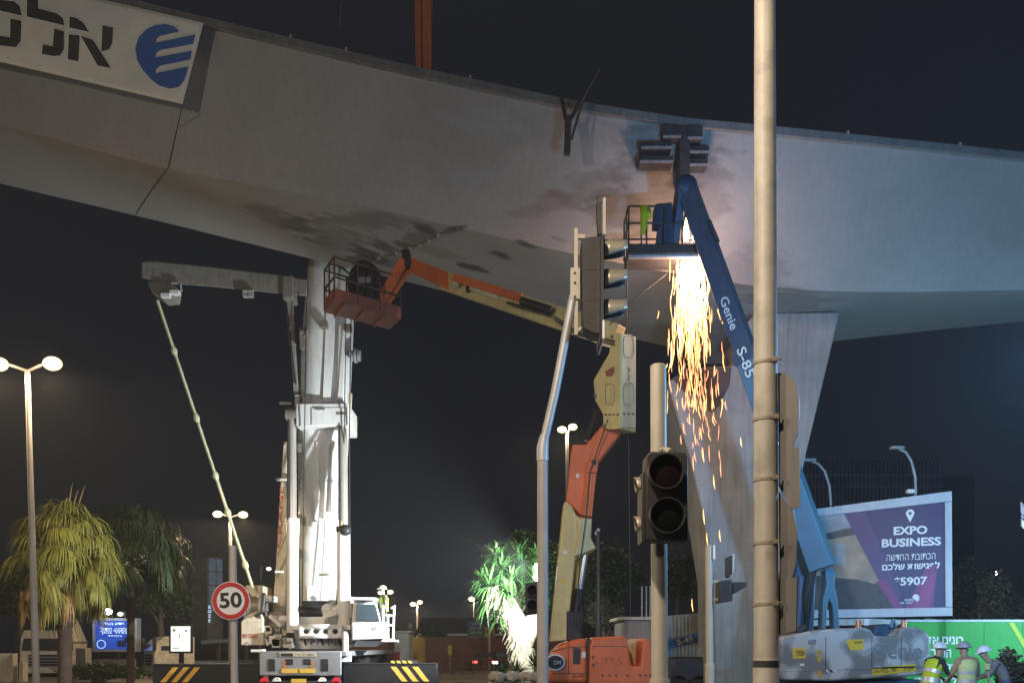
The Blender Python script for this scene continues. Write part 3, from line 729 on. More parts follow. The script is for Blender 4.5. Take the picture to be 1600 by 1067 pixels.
mb = MB(); mb.span((P(551, 940, 30).x, 29.7, P(551, 938, 30).z), (P(590, 936, 30).x, 31.9, P(590, 934, 30).z)); mb.build('cab_roof', 'crane_white', body, bevel=.04)
for x in (556, 570, 584):
    mb = MB(); mb.tube([P(x, 939, 29.9), P(x, 935.5, 29.9)], .04, 6); mb.build('roof_rail_post', 'crane_white', body)
mb = MB(); mb.tube([P(552, 934, 29.8), P(588, 934.5, 29.8)], .035, 6); mb.build('roof_rail', 'crane_white', body)
text('lettering', 'nd', 'dark_steel', body, P(584, 981, 29.75), (1, 0, 0), (0, 0, 1), .12, .01, .16)
mb = MB(); mb.hexa([P(552, 1010, 30), P(588, 1010, 30), P(604, 1001, 29.8), P(556, 1001, 29.8)], [P(552, 1010, 32), P(588, 1010, 32), P(604, 1001, 32), P(556, 1001, 32)]); mb.build('cab_floor', 'crane_grey', body)
for x0, y0, x1, y1 in ((598, 945, 600, 998), (616, 948, 614, 1000), (598, 960, 616, 962), (599, 975, 616, 977), (600, 998, 615, 1000), (606, 960, 606, 998), (611, 950, 618, 946)):
    mb = MB(); mb.tube([P(x0, y0, 30), P(x1, y1, 30)], .04, 8); mb.build('walkway_rail', 'crane_white', body)
mb = MB(); mb.span((P(598, 1002, 30).x, 29.8, P(598, 1002, 30).z), (P(617, 1000, 30).x, 31, P(617, 999, 30).z)); mb.build('walkway', 'crane_white', body)
# carrier with rear panel
a = P(405, 1055, 28.5); b = P(533, 1017, 28.5); zt = b.z
mb = MB(); mb.span((a.x + .25, 28.62, .75), (b.x - .25, 41, 1.45)); mb.build('chassis', 'dark_steel', crane, bevel=.03)
mb = MB(); mb.span((a.x, 28.6, 1.40), (b.x + .15, 41.5, 1.56)); mb.build('deck', 'crane_grey', crane, bevel=.02)
mb = MB(); mb.span((a.x, 28.5, a.z), (b.x, 28.62, zt)); rp = mb.build('rear_panel', 'crane_grey', crane, bevel=.03)
for x0, x1 in ((419, 430), (446, 458), (474, 486), (502, 513)):
    mb = MB(); q = P(x0, 1048 if x0 in (419, 502) else 1038, 28.49); e = P(x1, 1029, 28.49); mb.span((q.x, 28.485, q.z), (e.x, 28.53, e.z)); mb.build('lamp_recess', 'dark_steel', rp, bevel=.01)
for x0, x1 in ((440, 465), (468, 492)):
    mb = MB(); q = P(x0, 1051, 28.49); e = P(x1, 1044, 28.49); mb.span((q.x, 28.48, q.z), (e.x, 28.51, e.z)); mb.build('reflector', 'reflector_yellow', rp)
for x, dx in ((442, 5), (490, -5)):
    for k in range(3):
        q = P(x, 1030 + 5 * k, 28.485); flat('hazard_stripe', [q, q + Vector((.12 * (1 if dx > 0 else -1), 0, -.1)), q + Vector((.12 * (1 if dx > 0 else -1), 0, -.16)), q + Vector((0, 0, -.06))], 'orange_reflector', rp)
mb = MB(); q = P(437, 1025, 28.49); e = P(494, 1019, 28.49); mb.span((q.x, 28.48, q.z), (e.x, 28.51, e.z)); np_ = mb.build('name_strip', 'crane_cream', rp)
text('lettering', 'TW 27 6070', 'black_ink', np_, P(476, 1022, 28.475), (1, 0, 0), (0, 0, 1), .075, .008, .62, .002)
mb = MB(); q = P(439, 1024.3, 28.475); e = P(458, 1020, 28.475); mb.span((q.x, 28.472, q.z), (e.x, 28.48, e.z)); mb.build('dark_mark', 'black_ink', np_)
mb = MB(); q = P(455, 1066, 28.4); e = P(478, 1060, 28.4); mb.span((q.x, 28.4, q.z), (e.x, 28.43, e.z)); mb.build('number_plate', 'reflector_yellow', crane)
for x in (412, 432, 503, 525):
    mb = MB(); q = P(x, 1064, 28.45); mb.tube([q, q + Vector((0, .1, 0))], .13, 14); mb.build('tail_light', 'tail_red' if x in (412, 525) else 'truck_white', crane)
mb = MB(); mb.span((a.x, 28.45, .40), (b.x, 28.6, .62)); mb.build('rear_bumper', 'dark_steel', crane, bevel=.02)
for k in range(5):
    for s in (0, 1):
        y = 29.9 + k * 2.35; x = (a.x + .35) if s == 0 else (b.x - .35)
        mb = MB(); mb.tube([Vector((x - .28, y, .68)), Vector((x - .2, y, .68)), Vector((x + .2, y, .68)), Vector((x + .28, y, .68))], [.60, .68, .68, .60], 28); wh = mb.build('wheel', 'rubber', crane)
        mb = MB(); sx = -1 if s == 0 else 1; mb.tube([Vector((x + sx * .2, y, .68)), Vector((x + sx * .30, y, .68))], .36, 20); mb.build('rim', 'crane_grey', wh)
# outrigger beams with hazard ends
def outrigger(x0, x1, yt, D, hz0, hz1, lean):
    a = P(x0, yt, D); b = P(x1, yt, D); zb = a.z - .62
    mb = MB(); mb.span((a.x, D, zb), (b.x, D + .55, a.z)); orr = mb.build('outrigger_beam', 'outrigger_black', crane, bevel=.02)
    mb = MB(); mb.span((a.x, D - .02, a.z), (b.x, D + .57, a.z + .03)); mb.build('beam_lip', 'dark_steel', orr)
    x = hz0
    while x + 8 < hz1:
        q = [P(x, yt + 27, D - .012), P(x + 9, yt + 27, D - .012), P(x + 9 + lean, yt + 4, D - .012), P(x + lean, yt + 4, D - .012)]
        flat('hazard_stripe', q, 'chevron_yellow', orr); x += 17
    ex = x0 + 8 if x0 < 400 else x1 - 8
    c = P(ex, 1040, D + .27); mb = MB(); mb.tube([Vector((c.x, c.y, .12)), Vector((c.x, c.y, zb + .1))], .13, 14); mb.build('jack_leg', 'chrome', orr)
    mb = MB(); mb.tube([Vector((c.x, c.y, 0.004)), Vector((c.x, c.y, .12))], .42, 20); mb.build('jack_pad', 'crane_grey', orr)
outrigger(238, 405, 1038, 29.2, 250, 300, 20)
outrigger(536, 683, 1037, 29.2, 628, 680, -18)
for x0, x1 in ((613, 648),):
    for k in range(4):
        q = [P(x0 + k * 9, 1036, 29.5), P(x0 + 5 + k * 9, 1036, 29.5), P(x0 + 2 + k * 9, 1032, 29.5), P(x0 - 3 + k * 9, 1032, 29.5)]; flat('hazard_stripe', q, 'sticker_yellow', crane)
mb = MB(); q = P(610, 1036, 29.52); e = P(652, 1031, 29.52); mb.span((q.x, 29.52, q.z), (e.x, 29.6, e.z)); mb.build('deck_box', 'dark_steel', crane)
mb = MB(); mb.tube([P(540, 1036, 29.3), P(540, 988, 30)], .1, 10); mb.box(P(541, 1026, 29.2), (.3, .3, .3)); mb.build('deck_valve', 'crane_white', crane)
mb = MB(); a = P(392, 1018, 28.6); b = P(410, 1014, 28.6); mb.span((a.x, 28.6, a.z), (b.x, 29, b.z)); mb.build('deck_lamp', 'white_sign', crane)
# ------------------------------------------------------------------ orange and cream boom lift
LD = 20.6
lift = thing('boom_lift', 'orange and cream articulated boom lift with rusty basket under the girder', 'boom lift', (P(940, 1000, 21.5).x, 21.5, 0))
def pprism(name, pts, D, depth, m, parent, bevel=.02, off=0):
    """outline seen in the photograph at distance D, pushed back by depth"""
    a = [P(x, y, D) for x, y in pts]
    ar = sum(a[i].x * a[(i + 1) % len(a)].z - a[(i + 1) % len(a)].x * a[i].z for i in range(len(a)))
    if ar > 0: a = a[::-1]
    n = len(a); mb = MB(); mb.add(a + [p + Vector((0, depth, 0)) for p in a], [tuple(range(n)), tuple(range(2 * n - 1, n - 1, -1))] + [(i, n + i, n + (i + 1) % n, (i + 1) % n) for i in range(n)])
    return mb.build(name, m, parent, bevel=bevel)
hood = pprism('engine_hood', [(859, 1067), (861, 1040), (866, 1018), (880, 1005), (900, 998), (918, 996), (920, 1067)], 20.6, 2.4, 'lift_orange', lift, .10)
cw = pprism('counterweight', [(920, 1070), (922, 1008), (926, 995), (975, 993), (981, 1000), (986, 1040), (1001, 1041), (1004, 996), (1012, 997), (1021, 1010), (1023, 1035), (1020, 1070)], 20.45, 2.7, 'lift_orange', lift, .08)
pprism('rear_fill', [(978, 1045), (978, 1000), (1006, 1000), (1006, 1045)], 21.4, .8, 'lift_cream', lift, .02)
pprism('vent_grille', [(895.5, 1037), (895.5, 1012), (907.5, 1012), (906.5, 1037)], 20.585, .03, 'signal_black', hood, .005)
pprism('warning_label', [(909, 1027), (909, 1018), (915, 1018), (915, 1027)], 20.59, .015, 'white_sign', hood, 0)
for x, y, w, h in ((925.5, 1024, 2.6, 4), (926, 1036, 2.6, 5), (931, 1033, 1.6, 2.5)):
    pprism('latch', [(x, y), (x + w, y), (x + w, y + h), (x, y + h)], 20.44, .03, 'signal_black', cw, 0)
mb = MB(); mb.prism([(1.02 * math.cos(t) * .22, .19 * math.sin(t)) for t in [2 * math.pi * k / 28 for k in range(28)]], P(867.5, 1034, 20.57), (1, 0, 0), (0, 0, 1), .02); el = mb.build('badge_rim', 'white_sign', hood)
mb = MB(); mb.prism([(.185 * math.cos(t), .155 * math.sin(t)) for t in [2 * math.pi * k / 28 for k in range(28)]], P(867.5, 1034, 20.545), (1, 0, 0), (0, 0, 1), .008); mb.build('badge', 'signal_black', el)
text('lettering', 'OM', 'white_sign', el, P(870.5, 1034.5, 20.535), (1, 0, 0), (0, 0, 1), .10, .01, .17)
for i, x in enumerate((939, 950, 960, 978, 998, 1007, 1014)):
    q = [P(x, 1053, 20.44), P(x + 3, 1053, 20.44), P(x + 5, 1056, 20.44), P(x + 2, 1056, 20.44)]; flat('hazard_dash', q, 'signal_black', cw)
pprism('panel_seam', [(862, 1017), (884, 1011), (919, 1009), (919, 1010), (884, 1012), (862, 1018.2)], 20.592, .02, 'signal_black', hood, 0)
pprism('panel_seam', [(887, 1000), (888, 1000), (889, 1054), (888, 1054)], 20.592, .02, 'signal_black', hood, 0)
pprism('panel_seam', [(862, 1051), (919, 1051), (919, 1052), (862, 1052)], 20.592, .02, 'signal_black', hood, 0)
pprism('panel_seam', [(924, 1009), (981, 1009), (981, 1009.8), (924, 1009.8)], 20.445, .02, 'signal_black', cw, 0)
pprism('panel_gap', [(918.2, 996), (921.6, 996), (920.8, 1068), (917.8, 1068)], 20.5, .3, 'signal_black', lift, 0)
text('lettering', '77.5', 'lift_orange_dull', cw, P(957, 1032, 20.44), (1, 0, 0), (0, 0, 1), .16, 0, .42)
text('lettering', 'JLG', 'signal_black', hood, P(903, 1056, 20.585), (1, 0, 0), (0, 0, 1), .08, .01, .26)
mb = MB(); mb.span((P(862, 0, 21).x, 20.7, .55), (P(1015, 0, 21).x, 22.9, 1.0)); mb.build('undercarriage', 'dark_steel', lift, bevel=.05)
for sx in (868, 1008):
    for y in (20.75, 22.85):
        c = P(sx, 0, 21); mb = MB(); mb.tube([Vector((c.x, y - .2, .43)), Vector((c.x, y - .12, .43)), Vector((c.x, y + .12, .43)), Vector((c.x, y + .2, .43))], [.37, .43, .43, .37], 24); w = mb.build('wheel', 'rubber', lift)
        mb = MB(); mb.tube([Vector((c.x, y - .22, .43)), Vector((c.x, y - .1, .43))], .22, 18); mb.build('rim', 'lift_cream', w)
low = pprism('lower_boom', [(882, 783), (891, 785), (902, 807), (925, 809), (924, 841), (932, 857), (913, 866), (899, 873), (886, 1000), (860, 1002)], 21.0, .75, 'lift_cream', lift, .03)
pprism('boom_bracket', [(903, 812), (925, 810), (923, 840), (931, 856), (912, 864), (897, 869), (905, 840)], 20.9, .12, 'lift_cream_pale', low, .015)
mb = MB(); mb.tube([P(897, 985, 21.1), P(906, 920, 21.1)], .11, 14); ly = mb.build('lift_cylinder', 'dark_steel', lift)
mb = MB(); mb.tube([P(903, 935, 21.1), P(914, 866, 21.1)], .075, 14); mb.build('piston_rod', 'chrome', ly)
mb = MB(); mb.beam(P(884, 1000, 21.6), P(906, 870, 21.6), .28, .3); mb.build('inner_link', 'lift_cream', lift, bevel=.02)
mb = MB(); mb.box(P(896, 978, 21.2), (.35, .5, .7)); mb.build('pivot_block', 'dark_steel', lift, bevel=.03)
mb = MB(); mb.tube([P(905, 985, 20.9), P(910, 965, 20.9), P(906, 945, 20.9)], .03, 6); mb.build('hose', 'dark_steel', lift)
ris = pprism('riser', [(895, 694), (916, 694), (941, 664), (973, 673), (934, 723), (925, 808), (908, 805), (886, 782)], 20.95, .6, 'lift_orange', lift, .03)
pprism('riser_flange', [(917, 740), (933, 728), (925, 807), (909, 804)], 20.83, .1, 'lift_orange', ris, .01)
pprism('riser_lug', [(917, 738), (919, 722), (930, 715), (935, 720), (933, 738)], 20.78, .06, 'lift_orange', ris, .01)
mb = MB(); q = P(928, 722, 20.75); mb.tube([q, q + Vector((0, .06, 0))], .06, 12); mb.build('pivot_pin', 'dark_steel', ris)
mb = MB(); mb.tube([P(918, 690, 21.3), P(933, 640, 21.4)], .09, 12); mb.build('riser_cylinder', 'dark_steel', lift)
# upright: seen on its corner
def upoint(x, y, side):
    """side face recedes to the left of the corner, front face recedes to its right"""
    D0 = 20.5; c = P(969, y, D0)
    k = (x - 969) / FPX
    d = Vector((-.69, .72, 0)) if side else Vector((.72, .69, 0))
    # solve (c + d*t).x/(c + d*t).y = (x-800)/FPX
    s = (x - 800) / FPX; t = (s * c.y - c.x) / (d.x - s * d.y); p = c + d * t
    p.z = EYE + (HOR - y) / FPX * p.y
    return p
sp_ = [(969, 519.5), (955, 521), (952, 551), (927, 594), (930, 626), (942, 647), (943, 669), (952, 671), (969, 669.5)]
side = [upoint(x, y, True) for x, y in sp_]
back = Vector((.72, .69, 0)) * ((upoint(993.5, 525.5, False) - upoint(969, 519.5, False)).length)
n = len(side); mb = MB(); mb.add(side + [p + back for p in side], [tuple(range(n)), tuple(range(2 * n - 1, n - 1, -1))] + [(i, n + i, n + (i + 1) % n, (i + 1) % n) for i in range(n)])
upr = mb.build('upright', 'lift_cream', lift, bevel=.015)
fr = [upoint(970, 521, False), upoint(992.8, 527, False), upoint(992.5, 669.5, False), upoint(970, 668, False)]
out = Vector((.69, -.72, 0))
mb = MB(); mb.hexa([p + out * .02 for p in fr], [p - out * .01 for p in fr]); fp = mb.build('front_plate', 'lift_cream_pale', upr, bevel=.008)
fu = (fr[1] - fr[0]).normalized(); fu.z = 0; fu.normalize()
def oval_outline(x0, x1, y0, y1, side):
    pts = []
    for t in range(20):
        a = 2 * math.pi * t / 20; cx = math.copysign(abs(math.cos(a)) ** .5, math.cos(a)); cy = math.copysign(abs(math.sin(a)) ** .5, math.sin(a))
        pts.append(upoint((x0 + x1) / 2 + cx * (x1 - x0) / 2, (y0 + y1) / 2 + cy * (y1 - y0) / 2, side))
    o2 = Vector((.69, -.72, 0)) if not side else Vector((-.72, -.69, 0))
    pts = [p + o2 * (.025 if not side else .006) for p in pts]
    mb = MB(); mb.tube(pts + pts[:1], .007, 5, cap=False); return mb.build('access_plate_outline', 'machinery', fp if not side else upr)
oval_outline(973, 989, 524, 558, False); oval_outline(973, 989, 598, 632, False); oval_outline(946, 960, 600, 632, True)
for x in (972, 979, 986):
    q = [upoint(x, 645, False), upoint(x + 3, 645.5, False), upoint(x + 4, 648.5, False), upoint(x + 1, 648, False)]; flat('hazard_dash', [p + out * .024 for p in q], 'signal_black', fp)
for x in (945, 951, 957, 964):
    q = [upoint(x, 647, True), upoint(x + 3, 646, True), upoint(x + 3.5, 648.5, True), upoint(x + .5, 649.5, True)]; flat('hazard_dash', [p + Vector((-.72, -.69, 0)) * .006 for p in q], 'signal_black', upr)
q = [upoint(946, 580, True), upoint(952, 577, True), upoint(960, 572, True), upoint(960, 582, True), upoint(957, 588, True), upoint(947, 588, True)]; flat('red_badge', [p + Vector((-.72, -.69, 0)) * .006 for p in q], 'lift_rust', upr)
text('lettering', 'JLG', 'signal_black', fp, upoint(981, 584, False) + out * .022, (0, 0, -1), fu, .09, .012, .32)
for x, y in ((957, 526), (931, 619), (944, 664)):
    q = upoint(x, y, True); mb = MB(); mb.tube([q, q + Vector((-.72, -.69, 0)) * .03], .04, 10); mb.build('pivot_pin', 'machinery', upr)
# main boom
mbm = MB(); mbm.beam(P(966, 527, 20.9), P(697, 440, 24.0), .36, .52, .32, .46); main = mbm.build('main_boom', 'lift_cream', lift, bevel=.02)
mb = MB(); mb.beam(P(710, 444, 23.8), P(637, 412, 24.6), .26, .42, .24, .34); mb.build('fly_boom', 'lift_orange', lift, bevel=.02)
mb = MB(); mb.beam(P(708, 433, 23.3), P(814, 465, 22.3), .08, .2); mb.build('hose_tray', 'lift_orange', main, bevel=.01)
mb = MB(); mb.tube([P(815, 470, 22.1), P(862, 485, 21.6)], .10, 12); mb.build('cylinder', 'signal_black', main)
mb = MB(); mb.tube([P(792, 473, 22.3), P(860, 492, 21.6)], .035, 8); mb.build('hose', 'signal_black', main)
mb = MB(); mb.beam(P(730, 447, 23.2), P(780, 464, 22.7), .02, .14); mb.build('pale_label', 'lift_cream_pale', main)
for x, y, mm in ((712, 441, 'lift_cream_pale'), (731, 450, 'dark_steel')):
    q = P(x, y, 23.15 if x > 720 else 23.3); mb = MB(); mb.tube([q, q + Vector((0, .3, 0))], .09 if x < 720 else .06, 12); mb.build('boom_pin', mm, main)
mb = MB(); mb.box(P(635, 408, 24.5), (.22, .4, .5)); mb.build('boom_nose', 'dark_steel', lift, bevel=.03)
mb = MB(); mb.beam(P(632, 408, 24.4), P(591, 476, 24.3), .2, .26); jb_ = mb.build('jib', 'lift_orange', lift, bevel=.015)
mb = MB(); mb.beam(P(638, 424, 24.5), P(601, 482, 24.4), .12, .12); mb.build('jib_link', 'lift_orange', jb_, bevel=.01)
# hose bundles
for k in range(1):
    mb = MB(); o_ = Vector((.03 * k, -.04 * k, 0)); mb.tube([P(900, 980, 20.85) + o_, P(906, 880, 20.8) + o_, P(915, 812, 20.72) + o_, P(921, 740, 20.72) + o_, P(938, 690, 20.7) + o_, P(950, 655, 20.5) + o_], .014, 6); mb.build('hose', 'signal_black', lift)
for k in range(3):
    mb = MB(); o_ = Vector((0, -.02, -.05 * k)); mb.tube([P(960, 533, 20.6) + o_, P(900, 512, 21.3) + o_ - Vector((0, 0, .08)), P(866, 494, 21.55) + o_], .014, 6); mb.build('hose', 'signal_black', main)
for x, y, w in ((880, 860, 6), (876, 905, 7), (900, 740, 5)):
    pprism('warning_label', [(x, y), (x + w, y), (x + w, y + 6), (x, y + 6)], 20.94 if y < 800 else 20.99, .01, 'white_sign' if y != 905 else 'sticker_yellow', low if y > 800 else ris, 0)
for k in range(4):
    x0 = 870 + k * .5; pprism('bolt_head', [(x0, 880 + k * 26), (x0 + 1.6, 880 + k * 26), (x0 + 1.6, 881.6 + k * 26), (x0, 881.6 + k * 26)], 20.98, .02, 'machinery', low, 0)
# basket
A, B, C_ = P(507, 488, 24.0), P(608, 515, 25.3), P(626, 498, 24.45); zf = P(507, 488, 24.0).z
for p in (A, B, C_): p.z = zf
Dn = A + C_ - B
def bl(p, q, t): return p.lerp(q, t)
up = lambda p, h: p + Vector((0, 0, h))
mb = MB(); mb.hexa([A, B, C_, Dn], [up(p, .06) for p in (A, B, C_, Dn)]); bf = mb.build('basket_floor', 'lift_rust', lift)
for a, b in ((A, B), (B, C_), (C_, Dn), (Dn, A)):
    mb = MB(); mb.beam(up(a, .16), up(b, .16), .04, .30); mb.build('toe_board', 'lift_rust', lift, bevel=.008)
    for h in (.6, 1.12):
        mb = MB(); mb.tube([up(a, h), up(b, h)], .028, 8); mb.build('guard_rail', 'rail_dark', lift)
for p in (A, B, C_, Dn, bl(A, B, .33), bl(A, B, .66), bl(C_, Dn, .33), bl(C_, Dn, .66), bl(A, Dn, .5)):
    mb = MB(); mb.tube([up(p, .05), up(p, 1.12)], .026, 8); mb.build('rail_post', 'rail_dark', lift)
mb = MB(); mb.tube([up(bl(A, Dn, .5), 1.12), up(bl(A, B, .25), 1.35), up(bl(A, B, .5), 1.1)], .024, 8); mb.build('entry_bar', 'rail_dark', lift)
c = bl(bl(A, B, .55), bl(Dn, C_, .55), .5)
for k in range(3):
    mb = MB(); mb.beam(up(bl(A, B, .15 + .3 * k), -.03), up(bl(Dn, C_, .15 + .3 * k), -.03), .05, .05); mb.build('floor_bearer', 'lift_rust', bf)
# welding set wrapped in black cover stands in the basket
wset = thing('welding_set', 'bulky black covered welding set standing in the rusty basket', 'welding set', up(c, .08))
rings = []
for h, w, d, sh in ((.06, .30, .32, 0), (.35, .38, .34, .03), (.7, .40, .32, -.04), (1.0, .44, .32, .0), (1.25, .40, .28, -.03), (1.42, .22, .2, -.05), (1.5, .1, .1, -.06)):
    rings.append([up(c, h) + Vector((sh + w * math.cos(t) * (1 + .12 * math.sin(3 * t + h * 5)), d * math.sin(t), 0)) for t in [2 * math.pi * k / 18 for k in range(18)]])
mb = MB(); mb.loft(rings); mb.build('cover', 'tarp_black', wset)
mb = MB(); mb.tube([up(c, .5) + Vector((-.42, -.1, 0)), up(c, .95) + Vector((-.46, -.1, 0)), up(c, 1.2) + Vector((-.2, -.2, 0))], .04, 8); mb.build('cable', 'wire', wset)
mb = MB(); mb.box(up(c, .85) + Vector((0, -.33, 0)), (.34, .03, .16)); mb.build('control_panel', 'crane_grey', wset, bevel=.01)

# ------------------------------------------------------------------ blue boom lift
bl2 = thing('boom_lift', 'blue telescopic boom lift with grey camouflage cover, basket raised beside the sparks', 'boom lift', (P(1330, 1000, 21).x, 21, 0))
cover = pprism('turntable_cover', [(1221, 1062), (1220, 995), (1246, 990), (1262, 986), (1310, 981), (1352, 980), (1361, 984), (1368, 993), (1402, 993), (1409, 980), (1432, 979), (1448, 986), (1454, 996), (1455, 1046), (1446, 1054), (1400, 1057), (1300, 1063)], 20.0, 2.4, 'camo_grey', bl2, .05)
pprism('skirt_line', [(1222, 1046), (1222, 1049), (1454, 1042), (1454, 1039)], 19.985, .04, 'camo_grey', cover, .005)
pprism('sticker', [(1322, 1002), (1326, 999), (1349, 998), (1349, 1014), (1329, 1016)], 19.985, .012, 'sticker_yellow', cover, 0)
s2 = pprism('sticker', [(1238, 1012), (1259, 1011), (1259, 1028), (1239, 1029)], 19.985, .012, 'sticker_yellow', cover, 0)
text('lettering', heb('אמיר'), 'black_ink', s2, P(1250, 1020, 19.98), (1, 0, 0), (0, 0, 1), .12, .012, .2, .004)
s3 = pprism('sticker', [(1363, 1043), (1431, 1037), (1431, 1048), (1364, 1055)], 19.985, .012, 'sticker_yellow', cover, 0)
tu = (P(1431, 1037, 20) - P(1363, 1043, 20)).normalized()
text('lettering', '03-922...90', 'black_ink', s3, P(1383, 1047, 19.98), tu, (0, 0, 1), .085, .01, .50, .004)
text('lettering', heb('אמיר'), 'black_ink', s3, P(1418, 1043.5, 19.98), tu, (0, 0, 1), .085, .012, .26, .004)
text('lettering', heb('אמיר'), 'black_ink', cover, P(1340, 1003, 19.975), tu, (0, 0, 1), .06, .01, .2, .004)
pprism('reflector', [(1277, 1014), (1283, 1014), (1283, 1034), (1277, 1035)], 19.985, .012, 'chevron_yellow', cover, 0)
pprism('reflector', [(1277, 1047), (1284, 1047), (1284, 1058), (1278, 1058)], 19.985, .012, 'chevron_yellow', cover, 0)
pprism('vent', [(1263, 1000), (1275, 998), (1275, 1006), (1263, 1007)], 19.985, .012, 'crane_grey', cover, 0)
pprism('latch', [(1250, 1036), (1257, 1036), (1257, 1040), (1250, 1040)], 19.98, .015, 'white_sign', cover, 0)
for xs in (1290, 1362, 1408):
    pprism('panel_seam', [(xs, 994), (xs + .8, 994), (xs + .8, 1044), (xs, 1045)], 19.992, .02, 'dark_steel', cover, 0)
for k in range(3):
    pprism('hazard_dash', [(1290 + k * 6, 1046), (1293 + k * 6, 1046), (1296 + k * 6, 1050), (1293 + k * 6, 1050)], 19.98, .01, 'black_ink' if k % 2 else 'white_sign', cover, 0)
text('lettering', 'Genie', 'crane_grey', cover, P(1402, 1016, 19.985), (1, 0, 0), (0, 0, 1), .36, .012, 1.1, .004)
for x in (1341, 1412):
    q = P(x, 981, 20.6); mb = MB(); mb.tube([q, q + Vector((0, 0, .18))], [.075, .06], 14); be = mb.build('beacon', 'amber', bl2)
    mb = MB(); mb.tube([q - Vector((0, 0, .05)), q], .09, 14); mb.build('beacon_base', 'dark_steel', be)
mb = MB(); mb.box(P(1353, 972, 20.5), (.11, .1, .14)); mb.build('work_light', 'white_sign', bl2, bevel=.01)
pprism('engine_block', [(1364, 994), (1368, 978), (1384, 974), (1400, 976), (1406, 994)], 20.5, .8, 'lift_blue', bl2, .03)
mb = MB(); mb.tube([P(1392, 980, 20.4), P(1396, 968, 20.4), P(1400, 978, 20.4)], .05, 8); mb.build('hose', 'lift_blue_pale', bl2)
mb = MB(); mb.tube([P(1246, 988, 20.2), P(1258, 980, 20.2)], .1, 12); mb.build('filler_cap', 'dark_steel', bl2)
mb = MB(); mb.span((P(1240, 0, 20).x, 20.3, .5), (P(1450, 0, 20).x, 22.2, .96)); mb.build('undercarriage', 'lift_blue', bl2, bevel=.05)
for sx in (1252, 1440):
    for y in (20.1, 22.5):
        c = P(sx, 0, 21); mb = MB(); mb.tube([Vector((c.x, y - .22, .43)), Vector((c.x, y - .14, .43)), Vector((c.x, y + .14, .43)), Vector((c.x, y + .22, .43))], [.37, .43, .43, .37], 24); w = mb.build('wheel', 'rubber', bl2)
        mb = MB(); mb.tube([Vector((c.x, y - .24, .43)), Vector((c.x, y - .1, .43))], .22, 18); mb.build('rim', 'lift_blue_pale', w)
pprism('turret', [(1226, 990), (1233, 900), (1241, 850), (1262, 850), (1276, 900), (1272, 988)], 20.9, .9, 'lift_blue', bl2, .05)
lk = pprism('leveling_link', [(1284, 982), (1286, 935), (1292, 912), (1289, 890), (1300, 886), (1306, 896), (1304, 915), (1309, 935), (1312, 982), (1303, 982), (1301, 945), (1296, 936), (1293, 946), (1291, 982)], 20.4, .3, 'lift_blue_pale', bl2, .02)
mb = MB(); mb.tube([P(1247, 985, 20.7), P(1252, 900, 20.7)], .12, 14); mb.build('lift_cylinder', 'lift_blue', bl2)
mb = MB(); mb.tube([P(1238, 975, 20.6), P(1232, 930, 20.5), P(1244, 880, 20.6)], .04, 8); mb.build('hose', 'dark_steel', bl2)
BT, BB = P(1073, 292, 21.2), P(1286, 888, 20.3)
mb = MB(); mb.beam(BB, BB.lerp(BT, .55), .40, .54, .38, .50, up=(.8, -.6, .3)); boom = mb.build('main_boom', 'lift_blue_pale', bl2, bevel=.025)
mb = MB(); mb.beam(BB.lerp(BT, .5), BT, .36, .46, .34, .42, up=(.8, -.6, .3)); tel = mb.build('telescopic_boom', 'lift_blue', bl2, bevel=.02)
mb = MB(); mb.beam(BB.lerp(BT, .53), BB.lerp(BT, .56), .44, .57, up=(.8, -.6, .3)); mb.build('boom_sleeve', 'lift_blue', boom, bevel=.01)
dn = (BB - BT).normalized(); x_, y_, z_ = frame(BT - BB, (.8, -.6, .3))
nrm = min((x_, -x_, y_, -y_), key=lambda q: q.y)   # face turned to the viewer
vv = nrm.cross(dn).normalized()
def on_boom(t, k): return BB.lerp(BT, t) + nrm * k
hw = .30 if abs(nrm.dot(y_)) > .5 else .24
text('lettering', 'Genie', 'white_sign', tel, on_boom(.655, hw * .78 + .02), dn, vv, .20, .012, .80)
text('lettering', 'S-85', 'white_sign', boom, on_boom(.525, hw + .03), dn, vv, .22, .014, .72)
for k in range(4):
    mb = MB(); mb.tube([P(1262, 985, 20.6), P(1256 + 4 * k, 930, 20.45), P(1268 + 3 * k, 880, 20.3), P(1262 + 3 * k, 820, 20.25)], .022, 6); mb.build('hose', 'dark_steel', bl2)
for t in (.2, .32):
    q = on_boom(t, hw + .015); mb = MB(); mb.add([q + dn * a + vv * b for a, b in ((-.1, -.08), (.1, -.08), (.1, .08), (-.1, .08))], [(0, 1, 2, 3)]); mb.build('warning_label', 'sticker_yellow' if t < .3 else 'white_sign', boom, smooth=False)
# cable carrier on the boom flank
mb = MB(); mb.beam(P(1108, 345, 20.95), P(1122, 378, 20.9), .10, .08); mb.build('cable_carrier', 'steel_soot', tel)
